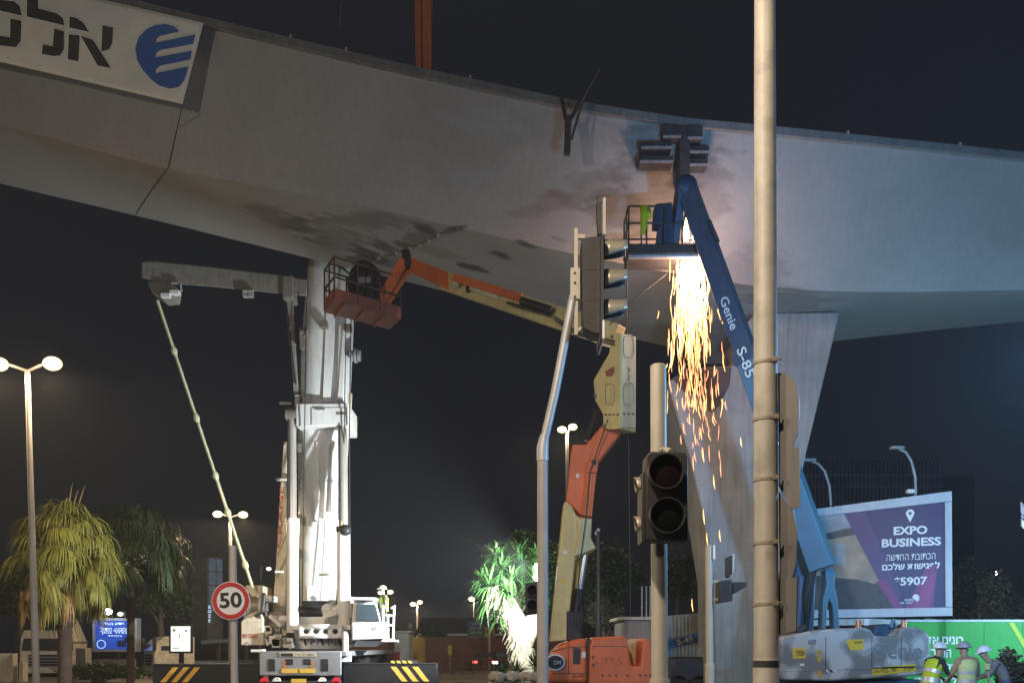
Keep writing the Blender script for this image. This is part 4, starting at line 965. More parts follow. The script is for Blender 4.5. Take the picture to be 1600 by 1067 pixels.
# jib, platform
mb = MB(); mb.ball(P(1072, 292, 21.2), .28, 14, 8, (1, .8, 1)); mb.build('boom_nose', 'lift_blue', bl2)
mb = MB(); mb.beam(P(1064, 292, 21.2), P(1052, 384, 21.7), .18, .34); mb.build('jib', 'lift_blue', bl2, bevel=.02)
mb = MB(); mb.beam(P(1079, 300, 21.3), P(1068, 372, 21.9), .1, .16); mb.build('jib_cylinder', 'steel_soot', bl2, bevel=.01)
pa, pb = P(981, 402, 21.5), P(1092, 402, 21.5)
mb = MB(); mb.span((pa.x, 21.3, pa.z), (pb.x, 22.25, pa.z + .24)); pf = mb.build('platform_floor', 'steel_soot', bl2, bevel=.02)
mb = MB(); mb.tube([P(982, 401, 21.25), P(1090, 400, 21.25)], .06, 10); mb.build('platform_tube', 'galv_grey', pf)
for h in (.75, 1.15):
    for a, b in (((pa.x, 21.35), (pb.x - .4, 21.35)), ((pa.x, 22.2), (pb.x, 22.2)), ((pa.x, 21.35), (pa.x, 22.2)), ((pb.x, 21.35), (pb.x, 22.2))):
        mb = MB(); mb.tube([Vector((a[0], a[1], pa.z + h)), Vector((b[0], b[1], pa.z + h))], .024, 8); mb.build('guard_rail', 'steel_soot', bl2)
for k in range(5):
    x = pa.x + (pb.x - pa.x) * k / 4
    for y in (21.35, 22.2):
        mb = MB(); mb.tube([Vector((x, y, pa.z + .2)), Vector((x, y, pa.z + 1.15))], .022, 8); mb.build('rail_post', 'steel_soot', bl2)
pprism('control_box', [(1022, 350), (1024, 318), (1050, 316), (1052, 352)], 21.4, .4, 'lift_blue', bl2, .02)
pprism('rotator', [(1026, 385), (1030, 352), (1052, 345), (1056, 388)], 21.45, .4, 'lift_blue', bl2, .02)
# hi-vis vest hung over the platform rail
vz = thing('safety_vest', 'yellow hi-vis vest hanging on the raised blue lift basket', 'vest', P(1008, 345, 21.25))
mb = MB()
for i, (x0, x1, y) in enumerate(((1000, 1016, 321), (1000, 1017, 335), (1001, 1012, 345), (1001, 1010, 356), (1002, 1008, 366))): mb.v += [P(x0, y, 21.24 + .02 * (i % 2)), P((x0 + x1) / 2, y, 21.2), P(x1, y, 21.25 - .02 * (i % 2))]
mb.f = [(3 * i + j, 3 * i + j + 1, 3 * i + 4 + j, 3 * i + 3 + j) for i in range(4) for j in range(2)]
v_ = mb.build('vest_cloth', 'vest_yellow', vz); so = v_.modifiers.new('t', 'SOLIDIFY'); so.thickness = .02
mb = MB(); mb.add([P(1010, 328, 21.2), P(1018, 328, 21.2), P(1017.5, 341, 21.2), P(1010.5, 340, 21.2)], [(0, 1, 2, 3)]); v_ = mb.build('vest_flap', 'vest_yellow', vz); so = v_.modifiers.new('t', 'SOLIDIFY'); so.thickness = .02

# ------------------------------------------------------------------ shower of sparks
random.seed(11)
sk = thing('sparks', 'shower of glowing orange sparks falling from the cutting torch', 'sparks', P(1080, 400, 21.8)); sk['kind'] = 'stuff'
groups = {'spark_hot': MB(), 'spark': MB(), 'spark_red': MB()}
def spark(px, py, D, ln, r, drift, g):
    p = P(px, py, D); s = D / FPX
    pts = [p, p + Vector((drift * .15 * s, 0, -ln * .5 * s)), p + Vector((drift * s, 0, -ln * s))]
    groups[g].tube(pts, [r * .3 * s, r * s, r * .35 * s], 5)
for k in range(400):
    t = random.random() ** 1.5; y = 388 + t * 150; sg = 9 + 9 * t
    x = random.gauss(1080, sg)
    if abs(x - 1080) > 34: continue
    spark(x, y, 21.8 + random.uniform(-.3, .3), random.uniform(12, 44), random.uniform(.35, .9), random.uniform(-4, 4), 'spark_hot' if random.random() < .6 - .5 * t else 'spark')
for k in range(170):
    t = random.random() ** 1.3; y = 470 + t * 160; x = random.gauss(1084, 22)
    spark(x, y, 21.8 + random.uniform(-.4, .4), random.uniform(7, 30), random.uniform(.35, .85), random.uniform(-4, 5), 'spark' if random.random() < .7 else 'spark_red')
for k in range(42):
    t = random.random(); y = 590 + t * 130; x = random.gauss(1092, 20)
    spark(x, y, 21.8 + random.uniform(-.4, .4), random.uniform(9, 26), random.uniform(.5, .85), random.uniform(-2, 5), 'spark' if random.random() < .4 else 'spark_red')
for x, y, n_ in ((1115, 742, 22), (1099, 795, 24), (1104, 832, 20), (1124, 828, 18), (1157, 683, 15), (1098, 700, 22), (1081, 935, 20), (1105, 993, 28)):
    spark(x, y, 21.5, n_, .9, 2, 'spark')
for x, y0, y1, w in ((1072, 340, 378, 5), (1087, 352, 378, 4), (1080, 384, 396, 12)):
    groups['spark_hot'].loft([[P(x + w * q * math.cos(t), y, 21.6 + .08 * math.sin(t)) for t in [2 * math.pi * k / 8 for k in range(8)]] for q, y in ((.15, y0), (.6, (y0 * 2 + y1) / 3), (1, (y0 + y1 * 2) / 3), (.6, y1))])
for g_, mb in groups.items(): mb.build({'spark_hot': 'white_hot_sparks', 'spark': 'orange_sparks', 'spark_red': 'cooling_sparks'}[g_], g_, sk)['kind'] = 'stuff'

# ------------------------------------------------------------------ signals, poles and signs near the camera
VOFF = -1
# overhead signal on its leaning arm
D = 11.0; s = D / FPX
sg = thing('traffic_signal', 'three-lamp traffic signal seen from the side on a leaning mast arm', 'traffic light', (P(848, 1000, D).x, D, 0))
b0 = P(848, 1000, D); b0.z = 0
mb = MB(); mb.tube([b0, P(848, 716, D)], [.075, .066], 20); mb.build('pole', 'pole_grey', sg)
mb = MB(); mb.tube([b0, b0 + Vector((0, 0, .03))], .2, 20); mb.build('base_plate', 'pole_grey', sg, bevel=.008)
mb = MB(); mb.tube([P(848, 720, D), P(848, 700, D), P(851, 680, D)], [.074, .074, .058], 18); mb.build('collar', 'galv_grey', sg)
mb = MB(); mb.tube([P(850, 690, D), P(868, 610, D), P(883, 530, D), P(896, 462, D)], .055, 18); mb.build('mast_arm', 'galv_grey', sg)
mb = MB(); a = P(897, 524, D); b = P(903, 358, D); mb.span((a.x, D - .03, a.z), (b.x, D + .03, b.z)); mb.build('bracket_bar', 'galv', sg, bevel=.004)
mb = MB(); a = P(891, 470, D); b = P(906, 421, D); mb.span((a.x, D - .06, a.z), (b.x, D + .05, b.z)); cl = mb.build('clamp', 'galv', sg, bevel=.006)
for y in (427, 442, 464):
    q = P(898, y, D - .06); mb = MB(); mb.tube([q + Vector((0, -.02, 0)), q], .013, 8); mb.build('bolt', 'dark_steel', cl)
for y in (370, 515):
    mb = MB(); mb.beam(P(902, y, D), P(914, y + 1, D), .05, .05); mb.build('bracket_arm', 'galv', sg)
hous = pprism('housing', [(909, 372), (940, 368), (940, 522), (925, 520), (911, 512)], D - .14, .30, 'signal_brown', sg, .012)
for y in (420, 468):
    pprism('housing_joint', [(909, y), (940, y - 1), (940, y + 1), (909, y + 2)], D - .146, .31, 'signal_black', hous, .002)
pprism('backing_board', [(939, 366), (943.5, 366), (943.5, 529), (939, 529)], D - .30, .6, 'signal_black', sg, .004)
pprism('board_edge', [(941.5, 500), (944.5, 500), (944.5, 529), (941.5, 529)], D - .31, .6, 'white_sign', sg, .002)
pprism('upper_board', [(942.5, 309), (946.5, 308), (946.5, 366), (942.5, 366)], D - .2, .4, 'galv', sg, .002)
pprism('upper_board_bracket', [(932, 316), (942, 314), (941, 366), (934, 366)], D - .05, .1, 'signal_brown', sg, .004)
for y in (375, 421, 468):
    mb = MB(); nn = 14; r = .118
    c0 = P(944, y + 15, D)
    rings = []
    for x in np.linspace(0, .27, 5):
        # the tunnel visor is cut away below towards its mouth
        cut = 1.0 - .55 * (x / .27)
        rings.append([c0 + Vector((x, r * math.sin(t), r * math.cos(t) - .02 * x)) for t in np.linspace(-math.pi * (.35 + .5 * cut), math.pi * (.35 + .5 * cut), nn)])
    mb.add([p for q in rings for p in q], [(i * nn + k, i * nn + k + 1, (i + 1) * nn + k + 1, (i + 1) * nn + k) for i in range(4) for k in range(nn - 1)])
    v_ = mb.build('visor', 'visor', sg); v_.data.materials.append(MATS['signal_black']); so = v_.modifiers.new('t', 'SOLIDIFY'); so.thickness = .006; so.offset = VOFF; so.material_offset = 1
    mb = MB(); mb.ball(c0 + Vector((.0, 0, 0)), .105, 16, 6, (.25, 1, 1)); mb.build('lens', 'lens_green' if y > 440 else 'lens_red', sg)
mb = MB(); mb.tube([P(911, 512, D - .05), P(905, 520, D), P(899, 505, D)], .012, 6); mb.build('cable', 'wire', sg)

# front-facing signal on a free-standing pole
D = 7.5
s2 = thing('traffic_signal', 'dark unlit traffic signal facing the camera on a thick galvanised pole', 'traffic light', (P(1031, 1000, D).x, D, 0))
b0 = P(1032, 1000, D); b0.z = .13
mb = MB(); mb.tube([b0, P(1028.5, 572, D), P(1028.5, 570, D)], [.072, .066, .055], 24); mb.build('pole', 'galv', s2)
mb = MB(); mb.tube([b0, b0 + Vector((0, 0, .03))], .19, 24); mb.build('base_plate', 'galv_grey', s2)
hous = pprism('housing', [(1009, 712), (1016, 705), (1070, 706), (1075, 712), (1076, 843), (1070, 846), (1010, 844)], D - .40, .20, 'signal_brown', s2, .012)
for x, y, mm in ((1038, 739, 'lens_red'), (1040, 807, 'lens_green')):
    c = P(x, y, D - .40)
    mb = MB(); mb.ring(c + Vector((0, -.10, 0)), (0, 1, 0), .132, .14, .10, 36); mb.build('visor', 'signal_black', s2)
    mb = MB(); mb.loft([[c + Vector((rr * math.cos(t), yy, rr * math.sin(t))) for t in [2 * math.pi * k / 30 for k in range(30)]] for rr, yy in ((.131, 0.0), (.131, -.012), (.10, -.03), (.05, -.042), (.01, -.045))]); mb.build('lens', mm, s2)
h2 = pprism('side_housing', [(1003, 738), (1009, 736), (1009, 846), (1003, 848)], D - .36, .26, 'signal_brown', s2, .008)
for y in (762, 823):
    mb = MB(); nn = 12; c0 = P(1003, y, D - .22); rings = []
    for x in np.linspace(0, .07, 4): rings.append([c0 + Vector((-x * (1 - .4 * abs(t) / 2), .085 * math.sin(t), .085 * math.cos(t))) for t in np.linspace(-1.9, 1.9, nn)])
    mb.add([p for q in rings for p in q], [(i * nn + k, i * nn + k + 1, (i + 1) * nn + k + 1, (i + 1) * nn + k) for i in range(3) for k in range(nn - 1)])
    v_ = mb.build('side_visor', 'visor', s2); so = v_.modifiers.new('t', 'SOLIDIFY'); so.thickness = .005
mb = MB(); mb.tube([P(1030, 706, D - .1), P(1040, 703, D - .1), P(1048, 707, D - .2)], .03, 10); mb.build('mounting_cap', 'galv', s2)
mb = MB(); mb.beam(P(1033, 848, D - .1), P(1034, 866, D - .06), .05, .08); mb.build('mounting_clip', 'signal_brown', s2)
mb = MB(); mb.beam(P(1050, 843, D - .3), P(1054, 856, D - .3), .03, .03); mb.build('hook', 'galv', s2)
mb = MB(); mb.tube([P(1031, 1068, D), P(1031, 1060, D)], .085, 24); mb.build('pole_sleeve', 'galv', s2)

# tall tan pole with strapped sign boards
D = 7.2
tp = thing('tall_pole', 'tall tan steel pole running past the top of the frame with strapped boards', 'pole', (P(1197, 1000, D).x, D, 0))
b0 = P(1198, 1000, D); b0.z = .13
mb = MB(); mb.tube([b0, P(1196, 500, D), P(1194, -500, D)], [.101, .092, .072], 32); mb.build('shaft', 'tan_pole', tp)
mb = MB(); q = P(1197, 1042, D); mb.tube([q, q + Vector((0, 0, .055))], .1035, 32, cap=False); mb.build('black_band', 'band_black', tp)
mb = MB(); q = P(1197, 1031, D); mb.tube([Vector((q.x, q.y, .15)), q, q + Vector((0, 0, .02))], [.104, .1022, .099], 32); mb.build('base_sleeve', 'tan_pole', tp)
for y in (568, 656, 750, 849, 944):
    q = P(1196, y, D); mb = MB(); mb.tube([q - Vector((0, 0, .012)), q + Vector((0, 0, .012))], .099, 28); st_ = mb.build('strap', 'strap', tp)
    mb = MB(); mb.box(q + Vector((.055, -.085, .008)), (.045, .03, .035)); mb.tube([q + Vector((.05, -.1, 0)), q + Vector((.11, -.06, .015))], .007, 6); mb.build('buckle', 'strap', st_)
def board(name, pts, yaw, m='sign_back'):
    """board strapped to the pole's right, turned edge-on; outline given in the photograph"""
    d = Vector((math.cos(yaw), math.sin(yaw), 0)); o = P(1214, 800, D) ; o.y = D + .0
    vs = []
    for x, y in pts:
        k = (x - 800) / FPX; t = (k * o.y - o.x) / (d.x - k * d.y); p = o + d * t; p.z = EYE + (HOR - y) / FPX * p.y; vs.append(p)
    nn = Vector((d.y, -d.x, 0)) * .006
    n = len(vs); mb = MB(); mb.add([p + nn for p in vs] + [p - nn for p in vs], [tuple(range(n)), tuple(range(2 * n - 1, n - 1, -1))] + [(i, n + i, n + (i + 1) % n, (i + 1) % n) for i in range(n)])
    return mb.build(name, m, tp)
board('sign_board', [(1216, 583), (1226, 583), (1237, 590), (1245, 603), (1249, 625), (1249, 650), (1246, 680), (1241, 690), (1240, 700), (1250, 700), (1250, 792), (1236, 794), (1218, 760)], R(-40))
board('sign_board', [(1217, 768), (1240, 797), (1246, 830), (1244, 880), (1232, 925), (1219, 935)], R(-34))
board('sign_board', [(1216, 905), (1246, 902), (1244, 985), (1217, 992)], R(-46))
mb = MB(); mb.box(P(1233, 855, D + .05), (.045, .02, .03)); mb.build('label_plate', 'white_sign', tp)

# pedestrian signal post
D = 12.0
pd = thing('pedestrian_signal', 'small dark pedestrian signal on a slim pale post before the pier', 'traffic light', (P(1108, 1000, D).x, D, 0))
b0 = P(1109, 1000, D); b0.z = 0
mb = MB(); mb.tube([b0, P(1109, 1037, D), P(1109, 1036, D), P(1107.5, 852, D)], [.068, .066, .052, .048], 18); mb.build('pole', 'galv', pd)
mb = MB(); mb.tube([b0, b0 + Vector((0, 0, .03))], .16, 18); mb.build('base_plate', 'galv_grey', pd)
mb = MB(); a = P(1113, 874, D); b = P(1116, 852, D); mb.span((a.x, D - .06, a.z), (b.x, D + .05, b.z)); mb.build('pale_tag', 'white_sign', pd)
pprism('housing', [(1124, 907), (1144, 905), (1145, 938), (1124, 942)], D - .1, .24, 'signal_black', pd, .01)
pprism('visor', [(1145, 909), (1168, 909), (1166, 916), (1146, 928)], D - .1, .2, 'signal_brown', pd, .01)
fl = pprism('upper_flap', [(1136, 870), (1144, 867), (1143, 890), (1140, 902), (1136, 900)], D - .08, .14, 'signal_brown', pd, .008)
pprism('flap_edge', [(1145, 865), (1148, 865), (1147, 890), (1144, 897)], D - .08, .14, 'galv', fl, .002)
for y in (908, 936):
    mb = MB(); mb.beam(P(1111, y, D), P(1126, y, D), .035, .03); mb.build('bracket_arm', 'galv', pd)

# speed limit sign
D = 14.5
sl = thing('speed_limit_sign', 'round red and white speed limit sign reading 50 on a pale post', 'road sign', (P(365, 1000, D).x, D, 0))
b0 = P(368, 1000, D); b0.z = 0
mb = MB(); mb.tube([b0, P(363.5, 853, D), P(363.5, 852, D)], [.062, .060, .05], 20); mb.build('post', 'galv', sl)
mb = MB(); mb.tube([b0, b0 + Vector((0, 0, .025))], .16, 18); mb.build('base_plate', 'galv_grey', sl)
c = P(360.5, 938, D - .10); r = 29.6 * D / FPX
mb = MB(); mb.tube([c, c + Vector((0, .018, 0))], r, 48); disc = mb.build('disc', 'white_sign', sl)
mb = MB(); mb.ring(c + Vector((0, -.006, 0)), (0, 1, 0), r * .735, r * .965, .005, 56); mb.build('red_ring', 'red_sign', disc)
uu = Vector((math.cos(R(3)), 0, math.sin(R(3)))); v3 = Vector((-math.sin(R(3)), 0, math.cos(R(3))))
text('numerals', '50', 'black_ink', disc, c + Vector((-.0, 0, .01)), uu, v3, 24.5 * D / FPX, .028, 34.5 * D / FPX)
for x in (341, 378):
    q = P(x, 938, D - .102); mb = MB(); mb.tube([q + Vector((0, -.006, 0)), q], .006, 8); mb.build('rivet', 'dark_steel', disc)
for y in (927, 948):
    mb = MB(); q = P(364.5, y, D); mb.tube([q - Vector((0, 0, .015)), q + Vector((0, 0, .015))], .067, 18); mb.box(q + Vector((0, -.07, 0)), (.1, .03, .03)); mb.build('clamp', 'galv_grey', sl)
# ------------------------------------------------------------------ street lamps
def street_lamp(label, base_px, top, heads, D, r=.07, hw=.34, glow='lamp_glow', power=0, group='lit street lamps', lean=0, arm_r=.035, col=WARM):
    b = P(base_px, 1000, D); b.z = 0
    o = thing('street_lamp', label, 'street lamp', b, group)
    t = P(*top, D)
    mb = MB(); mb.tube([b, b.lerp(t, .5), t], [r * 1.25, r, r * .75], 14); mb.build('pole', 'pole_grey', o)
    for i, (hx, hy) in enumerate(heads):
        h = P(hx, hy, D)
        d = h - t; d.z = 0; d = d.normalized() if d.length > .02 else Vector((0, -1, 0))
        mb = MB(); mb.tube([t, t.lerp(h, .5) + Vector((0, 0, .06)), h + Vector((0, 0, .08))], arm_r, 8); mb.build('arm', 'pole_grey', o)
        x, y, z = frame((0, 0, 1), d)
        mb = MB(); mb.ball(h + Vector((0, 0, .02)), hw, 18, 6, (1, .62, .40), zmin=.35); hd = mb.build('lamp_head', 'pole_grey', o)
        mb = MB(); mb.ball(h + Vector((0, 0, .03)), hw * .93, 18, 12, (1, .75, .72 if glow != 'galv_grey' else .2)); mb.build('lamp_glass', glow, hd)
        if power:
            lamp('street_lamp_light', 'SPOT', h + Vector((0, 0, -hw * .8)), power, col, .15, h + Vector((0, 0, -9)), 172, .1); lamp('street_lamp_glow', 'POINT', h + Vector((0, -hw, 0)), power * .10, col, .15)
    return o
street_lamp('tall twin-headed street lamp burning brightly above the big palm', 58, (43, 580), [(82, 570), (-2, 571)], 22, .075, .25, power=1100)
street_lamp('twin-headed lit street lamp on a slim mast behind the orange boom lift', 886, (886, 676), [(878, 672), (895, 668)], 45, .09, .25, power=600)
street_lamp('twin-headed lit street lamp standing directly behind the speed limit sign', 360, (360, 808), [(340, 804), (380, 805)], 42, .08, .24, power=1000)
street_lamp('lit street lamp glimpsed between the crane boom and its cylinder', 513, (513, 884), [(515, 879)], 70, .10, .38, power=0)
street_lamp('small lit lamp on a short arm beside the crane counterweight', 405, (408, 884), [(420, 889)], 64, .08, .2, glow='lamp_glow_white', power=0)
street_lamp('pair of lit lamp heads above the crane operator on a far mast', 603, (603, 930), [(595, 926), (610, 925)], 90, .10, .34, power=900)
street_lamp('far lit street lamp on a mast beyond the crane cab steps', 652, (652, 946), [(656, 941), (645, 944)], 95, .10, .34, power=900)
street_lamp('far lit street lamp beside the blue direction sign', 741, (741, 940), [(737, 936)], 92, .12, .38, power=900)
street_lamp('lit lamp shining beside the concrete pier shaft', 1098, (1098, 850), [(1095, 842)], 50, .09, .26, glow='lamp_glow_white', power=300)
street_lamp('tall unlit street lamp with long curved arm over the lit yucca', 765, (765, 862), [(730, 844)], 60, .10, .28, glow='galv_grey', group='unlit street lamps')
for x, y, c in ((-13, 3, 0), (NEAR.x, NEAR.y, 0)):   # the two lamps on the near side of the junction that light the poles and the girder
    o = thing('street_lamp', 'street lamp on the near kerb, out of the picture beyond the banner' if x < -10 else 'street lamp standing close in front of the camera, its head above the picture', 'street lamp', (x, y, 0), 'lit street lamps')
    y_ = y - 3.2 if x > -10 else y
    mb = MB(); mb.tube([(x, y_, 0), (x, y_, 9.2), (x, y_ + .4, 9.75), (x, y + .1, 9.8)], [.1, .07, .05, .04], 14); mb.build('pole', 'pole_grey', o)
    mb = MB(); mb.ball((x, y + .2, 9.75), .34, 16, 6, (.6, 1, .34), zmin=0); mb.build('lamp_head', 'pole_grey', o)
# site floodlight mast out of the picture beside the billboard
fm = thing('floodlight_mast', 'mobile floodlight mast beyond the edge of the picture by the hoarding', 'floodlight', (BFL.x + .3, BFL.y, 0))
mb = MB(); mb.tube([(BFL.x + .3, BFL.y, 0), (BFL.x + .3, BFL.y, BFL.z)], [.12, .07], 14); mb.build('mast', 'galv_grey', fm)
mb = MB(); mb.box((BFL.x + .3, BFL.y - .0, BFL.z + .3), (.9, .2, .4)); mb.build('lamp_head', 'dark_steel', fm, bevel=.02)
mb = MB(); mb.box((BFL.x + .3, BFL.y, .5), (1.4, 2.0, .9)); mb.build('trailer', 'sticker_yellow', fm, bevel=.05)
ef = thing('floodlight_mast', 'slim floodlight mast just beyond the edge of the picture', 'floodlight', (EDGE.x + .35, EDGE.y - .2, 0))
mb = MB(); mb.tube([(EDGE.x + .35, EDGE.y - .2, 0), (EDGE.x + .35, EDGE.y - .2, EDGE.z)], [.08, .05], 14); mb.build('mast', 'galv_grey', ef)
mb = MB(); mb.box((EDGE.x + .35, EDGE.y - .2, EDGE.z + .1), (.5, .18, .36)); mb.build('lamp_head', 'dark_steel', ef, bevel=.02)
# floodlight that lights the crane and the yucca
D = 27.5
fl = thing('floodlight', 'glaring white floodlight pair clamped to a mast by the yucca', 'floodlight', (P(846, 1000, D).x, D, 0))
b0 = P(847, 1000, D); b0.z = 0
mb = MB(); mb.tube([b0, P(847, 878, D)], .05, 12); mb.build('mast', 'galv_grey', fl)
for x, y in ((841, 886), (840, 901)):
    mb = MB(); mb.box(P(x + 2, y, D), (.30, .16, .26)); hd = mb.build('lamp_head', 'dark_steel', fl, bevel=.02)
    mb = MB(); mb.ball(P(x, y, D - .1), .13, 14, 8, (1, .7, 1)); mb.build('lamp_glass', 'flood_glow', hd)
lamp('floodlight_spill', 'SPOT', P(828, 905, D - .9), 3000, COOL, .1, P(797, 938, 30), 104, .7)

# ------------------------------------------------------------------ trees and plants
def frond_mesh(elev, seed, size=1.0, nseg=28):
    """fan palm leaf: bent stalk and pleated blade whose tips hang down"""
    rd = random.Random(seed); mb = MB()
    d = Vector((math.cos(elev), 0, math.sin(elev)))
    L = 1.05 * size
    p1 = d * L * .55; p2 = d * L + Vector((0, 0, -.10 * L))
    mb.tube([Vector((0, 0, 0)), p1, p2], [.022, .016, .012], 4, cap=False)
    fan = R(rd.uniform(95, 205)); hang = rd.uniform(.75, 1.5)
    side = Vector((0, 1, 0)); fwd = (d + Vector((0, 0, -.35))).normalized()
    for k in range(nseg):
        a = (k / (nseg - 1) - .5) * fan
        dr = (fwd * math.cos(a) + side * math.sin(a)).normalized()
        ln = size * (.95 + .25 * math.cos(a)) * rd.uniform(.65, 1.15)
        w = .027 * size
        wd = dr.cross(Vector((0, 0, 1)))
        wd = wd.normalized() if wd.length > .1 else side
        pts = []; p = p2.copy(); dd = dr.copy()
        for j in range(6):
            pts.append(p.copy())
            dd = (dd + Vector((0, 0, -.14 - 1.15 * hang * (j / 5) ** 1.1 * rd.uniform(.6, 1.5)))).normalized()
            p = p + dd * ln / 5
        ws = (.35, 1, .95, .7, .4, .06)
        b = len(mb.v)
        for q, ww in zip(pts, ws): mb.v += [q - wd * (w * ww), q + Vector((0, 0, .012)), q + wd * (w * ww)]
        for j in range(5):
            mb.f += [(b + 3 * j, b + 3 * j + 1, b + 3 * j + 4, b + 3 * j + 3), (b + 3 * j + 1, b + 3 * j + 2, b + 3 * j + 5, b + 3 * j + 4)]
    return mb
def palm(label, px, crown_py, D, size, green, dry, n, skirt, trunk_r, seed):
    b = P(px, 1000, D); b.z = .1
    o = thing('palm_tree', label, 'palm tree', b, 'fan palms')
    top = P(px + 1, crown_py, D)
    rd = random.Random(seed)
    mb = MB(); N = 26
    pts = [b.lerp(top, t / (N - 1)) for t in range(N)]
    mb.tube(pts, [trunk_r * (1.12 - .15 * (k / N) + (.10 if k % 2 else -.02) + (.35 * max(0, (k / N - .68)) * skirt)) for k in range(N)], 14); mb.build('trunk', 'palm_bark', o)
    # dry leaf stubs clothing the trunk
    if skirt:
        mb = MB()
        for k in range(150):
            t = rd.uniform(.45, .97); a = rd.uniform(0, 6.28); q = b.lerp(top, t); dr = Vector((math.cos(a), math.sin(a), 0)); r0 = trunk_r * (1.0 + .3 * max(0, t - .6))
            mb.beam(q + dr * r0 * .8, q + dr * (r0 + rd.uniform(.06, .16)) + Vector((0, 0, rd.uniform(-.1, .22))), .09, .03, .03, .015)
        mb.build('leaf_stubs', 'palm_bark', o)['kind'] = 'stuff'
    els = [72, 60, 46, 30, 14, -2, -18, -36, -55] if skirt else [72, 60, 46, 32, 18, 4, -10]
    meshes = {}
    for e in els:
        for v in range(4):
            mb = frond_mesh(R(e), seed * 100 + e * 5 + v, size); me = bpy.data.meshes.new('frond'); me.from_pydata([tuple(q) for q in mb.v], [], mb.f)
            me.polygons.foreach_set('use_smooth', [True] * len(me.polygons)); me.materials.append(None); meshes[(e, v)] = me
    for k in range(n):
        t = (k + .5) / n; e = els[min(len(els) - 1, int(t ** .9 * len(els)))]
        f = bpy.data.objects.new('frond', meshes[(e, rd.randint(0, 3))]); COL.objects.link(f); f.parent = o; ORG[f.name] = b
        f.location = top - b + Vector((rd.uniform(-.08, .08), rd.uniform(-.08, .08), .35 - .8 * t)); f.rotation_euler = (rd.uniform(-.25, .25), rd.uniform(-.25, .25), k * 2.39996 + rd.uniform(-.7, .7))
        sc = rd.uniform(.72, 1.15); f.scale = (sc, sc, sc)
        f.material_slots[0].link = 'OBJECT'; f.material_slots[0].material = MATS[dry if (t > .86 and rd.random() < .65) else green]
    return o, top
big, top = palm('big bushy fan palm with yellowing lower fronds under the tall lamp', 101, 868, 32, 1.10, 'frond_green', 'frond_dry', 125, 1, .21, 5)
for k, (dx, h) in enumerate(((.08, 1.0), (.2, .75), (.34, .9))):
    mb = MB(); q = top + Vector((dx * 1.2, 0, 1.6)); mb.tube([q, q + Vector((.06 + dx * .3, 0, h * .6)), q + Vector((.12 + dx * .5, 0, h))], [.03, .02, .008], 5); mb.build('flower_stalk', 'frond_dry', big)
mb = MB(); q = P(40, 925, 31.6); 
for k in range(16):
    a = q + Vector((random.uniform(-.15, .25), random.uniform(-.1, .1), random.uniform(-.1, .1))); mb.beam(a, a + Vector((random.uniform(-.25, .1), 0, random.uniform(-1.3, -.7))), .07, .012, .02, .01)
mb.tube([q, P(70, 905, 31.8), top], .025, 5); mb.build('dead_frond', 'frond_dry', big)
sm, top = palm('dark slender fan palm with drooping fronds beside the big palm', 204, 868, 36, 1.35, 'frond_dark', 'frond_dark', 60, 0, .13, 9)
mb = MB(); q = P(295, 850, 36)
for k in range(14):
    a = q + Vector((random.uniform(-.45, .3), random.uniform(-.2, .2), random.uniform(-.1, .1))); mb.beam(a, a + Vector((random.uniform(-.1, .1), 0, random.uniform(-1.4, -.7))), .06, .012, .02, .01)
mb.tube([top, P(250, 853, 36), q], .03, 5); mb.build('arching_frond', 'frond_dark', sm)
mb = MB(); mb.tube([P(80, 990, 33), P(100, 950, 33)], .02, 5)

def leafy(name, label, cat, px, py, D, rx, rz, m, seed, n=3500, leaf=.12, trunk=True, group=None, base_px=None, ry=None, lobes=9):
    b = P(base_px or px, 1000, D); b.z = .1
    o = thing(name, label, cat, b, group)
    rd = random.Random(seed); c = P(px, py, D); s = D / FPX; RX = rx * s; RZ = rz * s; RY = ry or RX * .8
    cl = []
    for k in range(lobes):
        a = rd.uniform(0, 6.28); e = rd.uniform(-.7, 1); q = math.sqrt(max(0, 1 - e * e)) * rd.uniform(.45, .8)
        cl.append((c + Vector((RX * q * math.cos(a), RY * q * math.sin(a), RZ * e * .65)), rd.uniform(.35, .6)))
    mb = MB()
    for k in range(n):
        lc, lr = cl[rd.randrange(len(cl))]
        v = Vector((rd.gauss(0, 1), rd.gauss(0, 1), rd.gauss(0, 1))).normalized() * (rd.random() ** .4) * lr
        p = lc + Vector((v.x * RX, v.y * RY, v.z * RZ))
        if p.z < .15: continue
        d = Vector((rd.gauss(0, 1), rd.gauss(0, 1), rd.gauss(-.2, .7))).normalized(); w = d.cross(Vector((rd.gauss(0, 1), rd.gauss(0, 1), rd.gauss(0, 1)))).normalized()
        l_ = leaf * rd.uniform(.6, 1.3); bb = len(mb.v)
        mb.v += [p, p + d * l_ * .5 + w * l_ * .28, p + d * l_, p + d * l_ * .5 - w * l_ * .28]; mb.f.append((bb, bb + 1, bb + 2, bb + 3))
    me = bpy.data.meshes.new('crown'); me.from_pydata([tuple(v - b) for v in mb.v], [], mb.f); link('crown', me, m, o, b, smooth=False)
    mb = MB(); mid = b.lerp(c, .55) + Vector((rd.uniform(-.1, .1), 0, 0))
    mb.tube([b, mid, c], [.16 * RX / 1.2 + .03, .11 * RX / 1.2 + .02, .04], 9)
    for lc, lr in cl[:6]: mb.tube([mid.lerp(c, rd.uniform(0, .7)), lc], [.05, .015], 5)
    mb.build('trunk', 'bark', o)
    return o
leafy('tree', 'dark leafy tree rising behind the lit yucca', 'tree', 815, 872, 32.5, 54, 50, 'leaf', 1, 6500, .17, base_px=815)
leafy('tree', 'green tree glowing in the floodlight behind the yucca trunk', 'tree', 808, 915, 31.2, 58, 50, 'leaf_yucca', 2, 6000, .13)
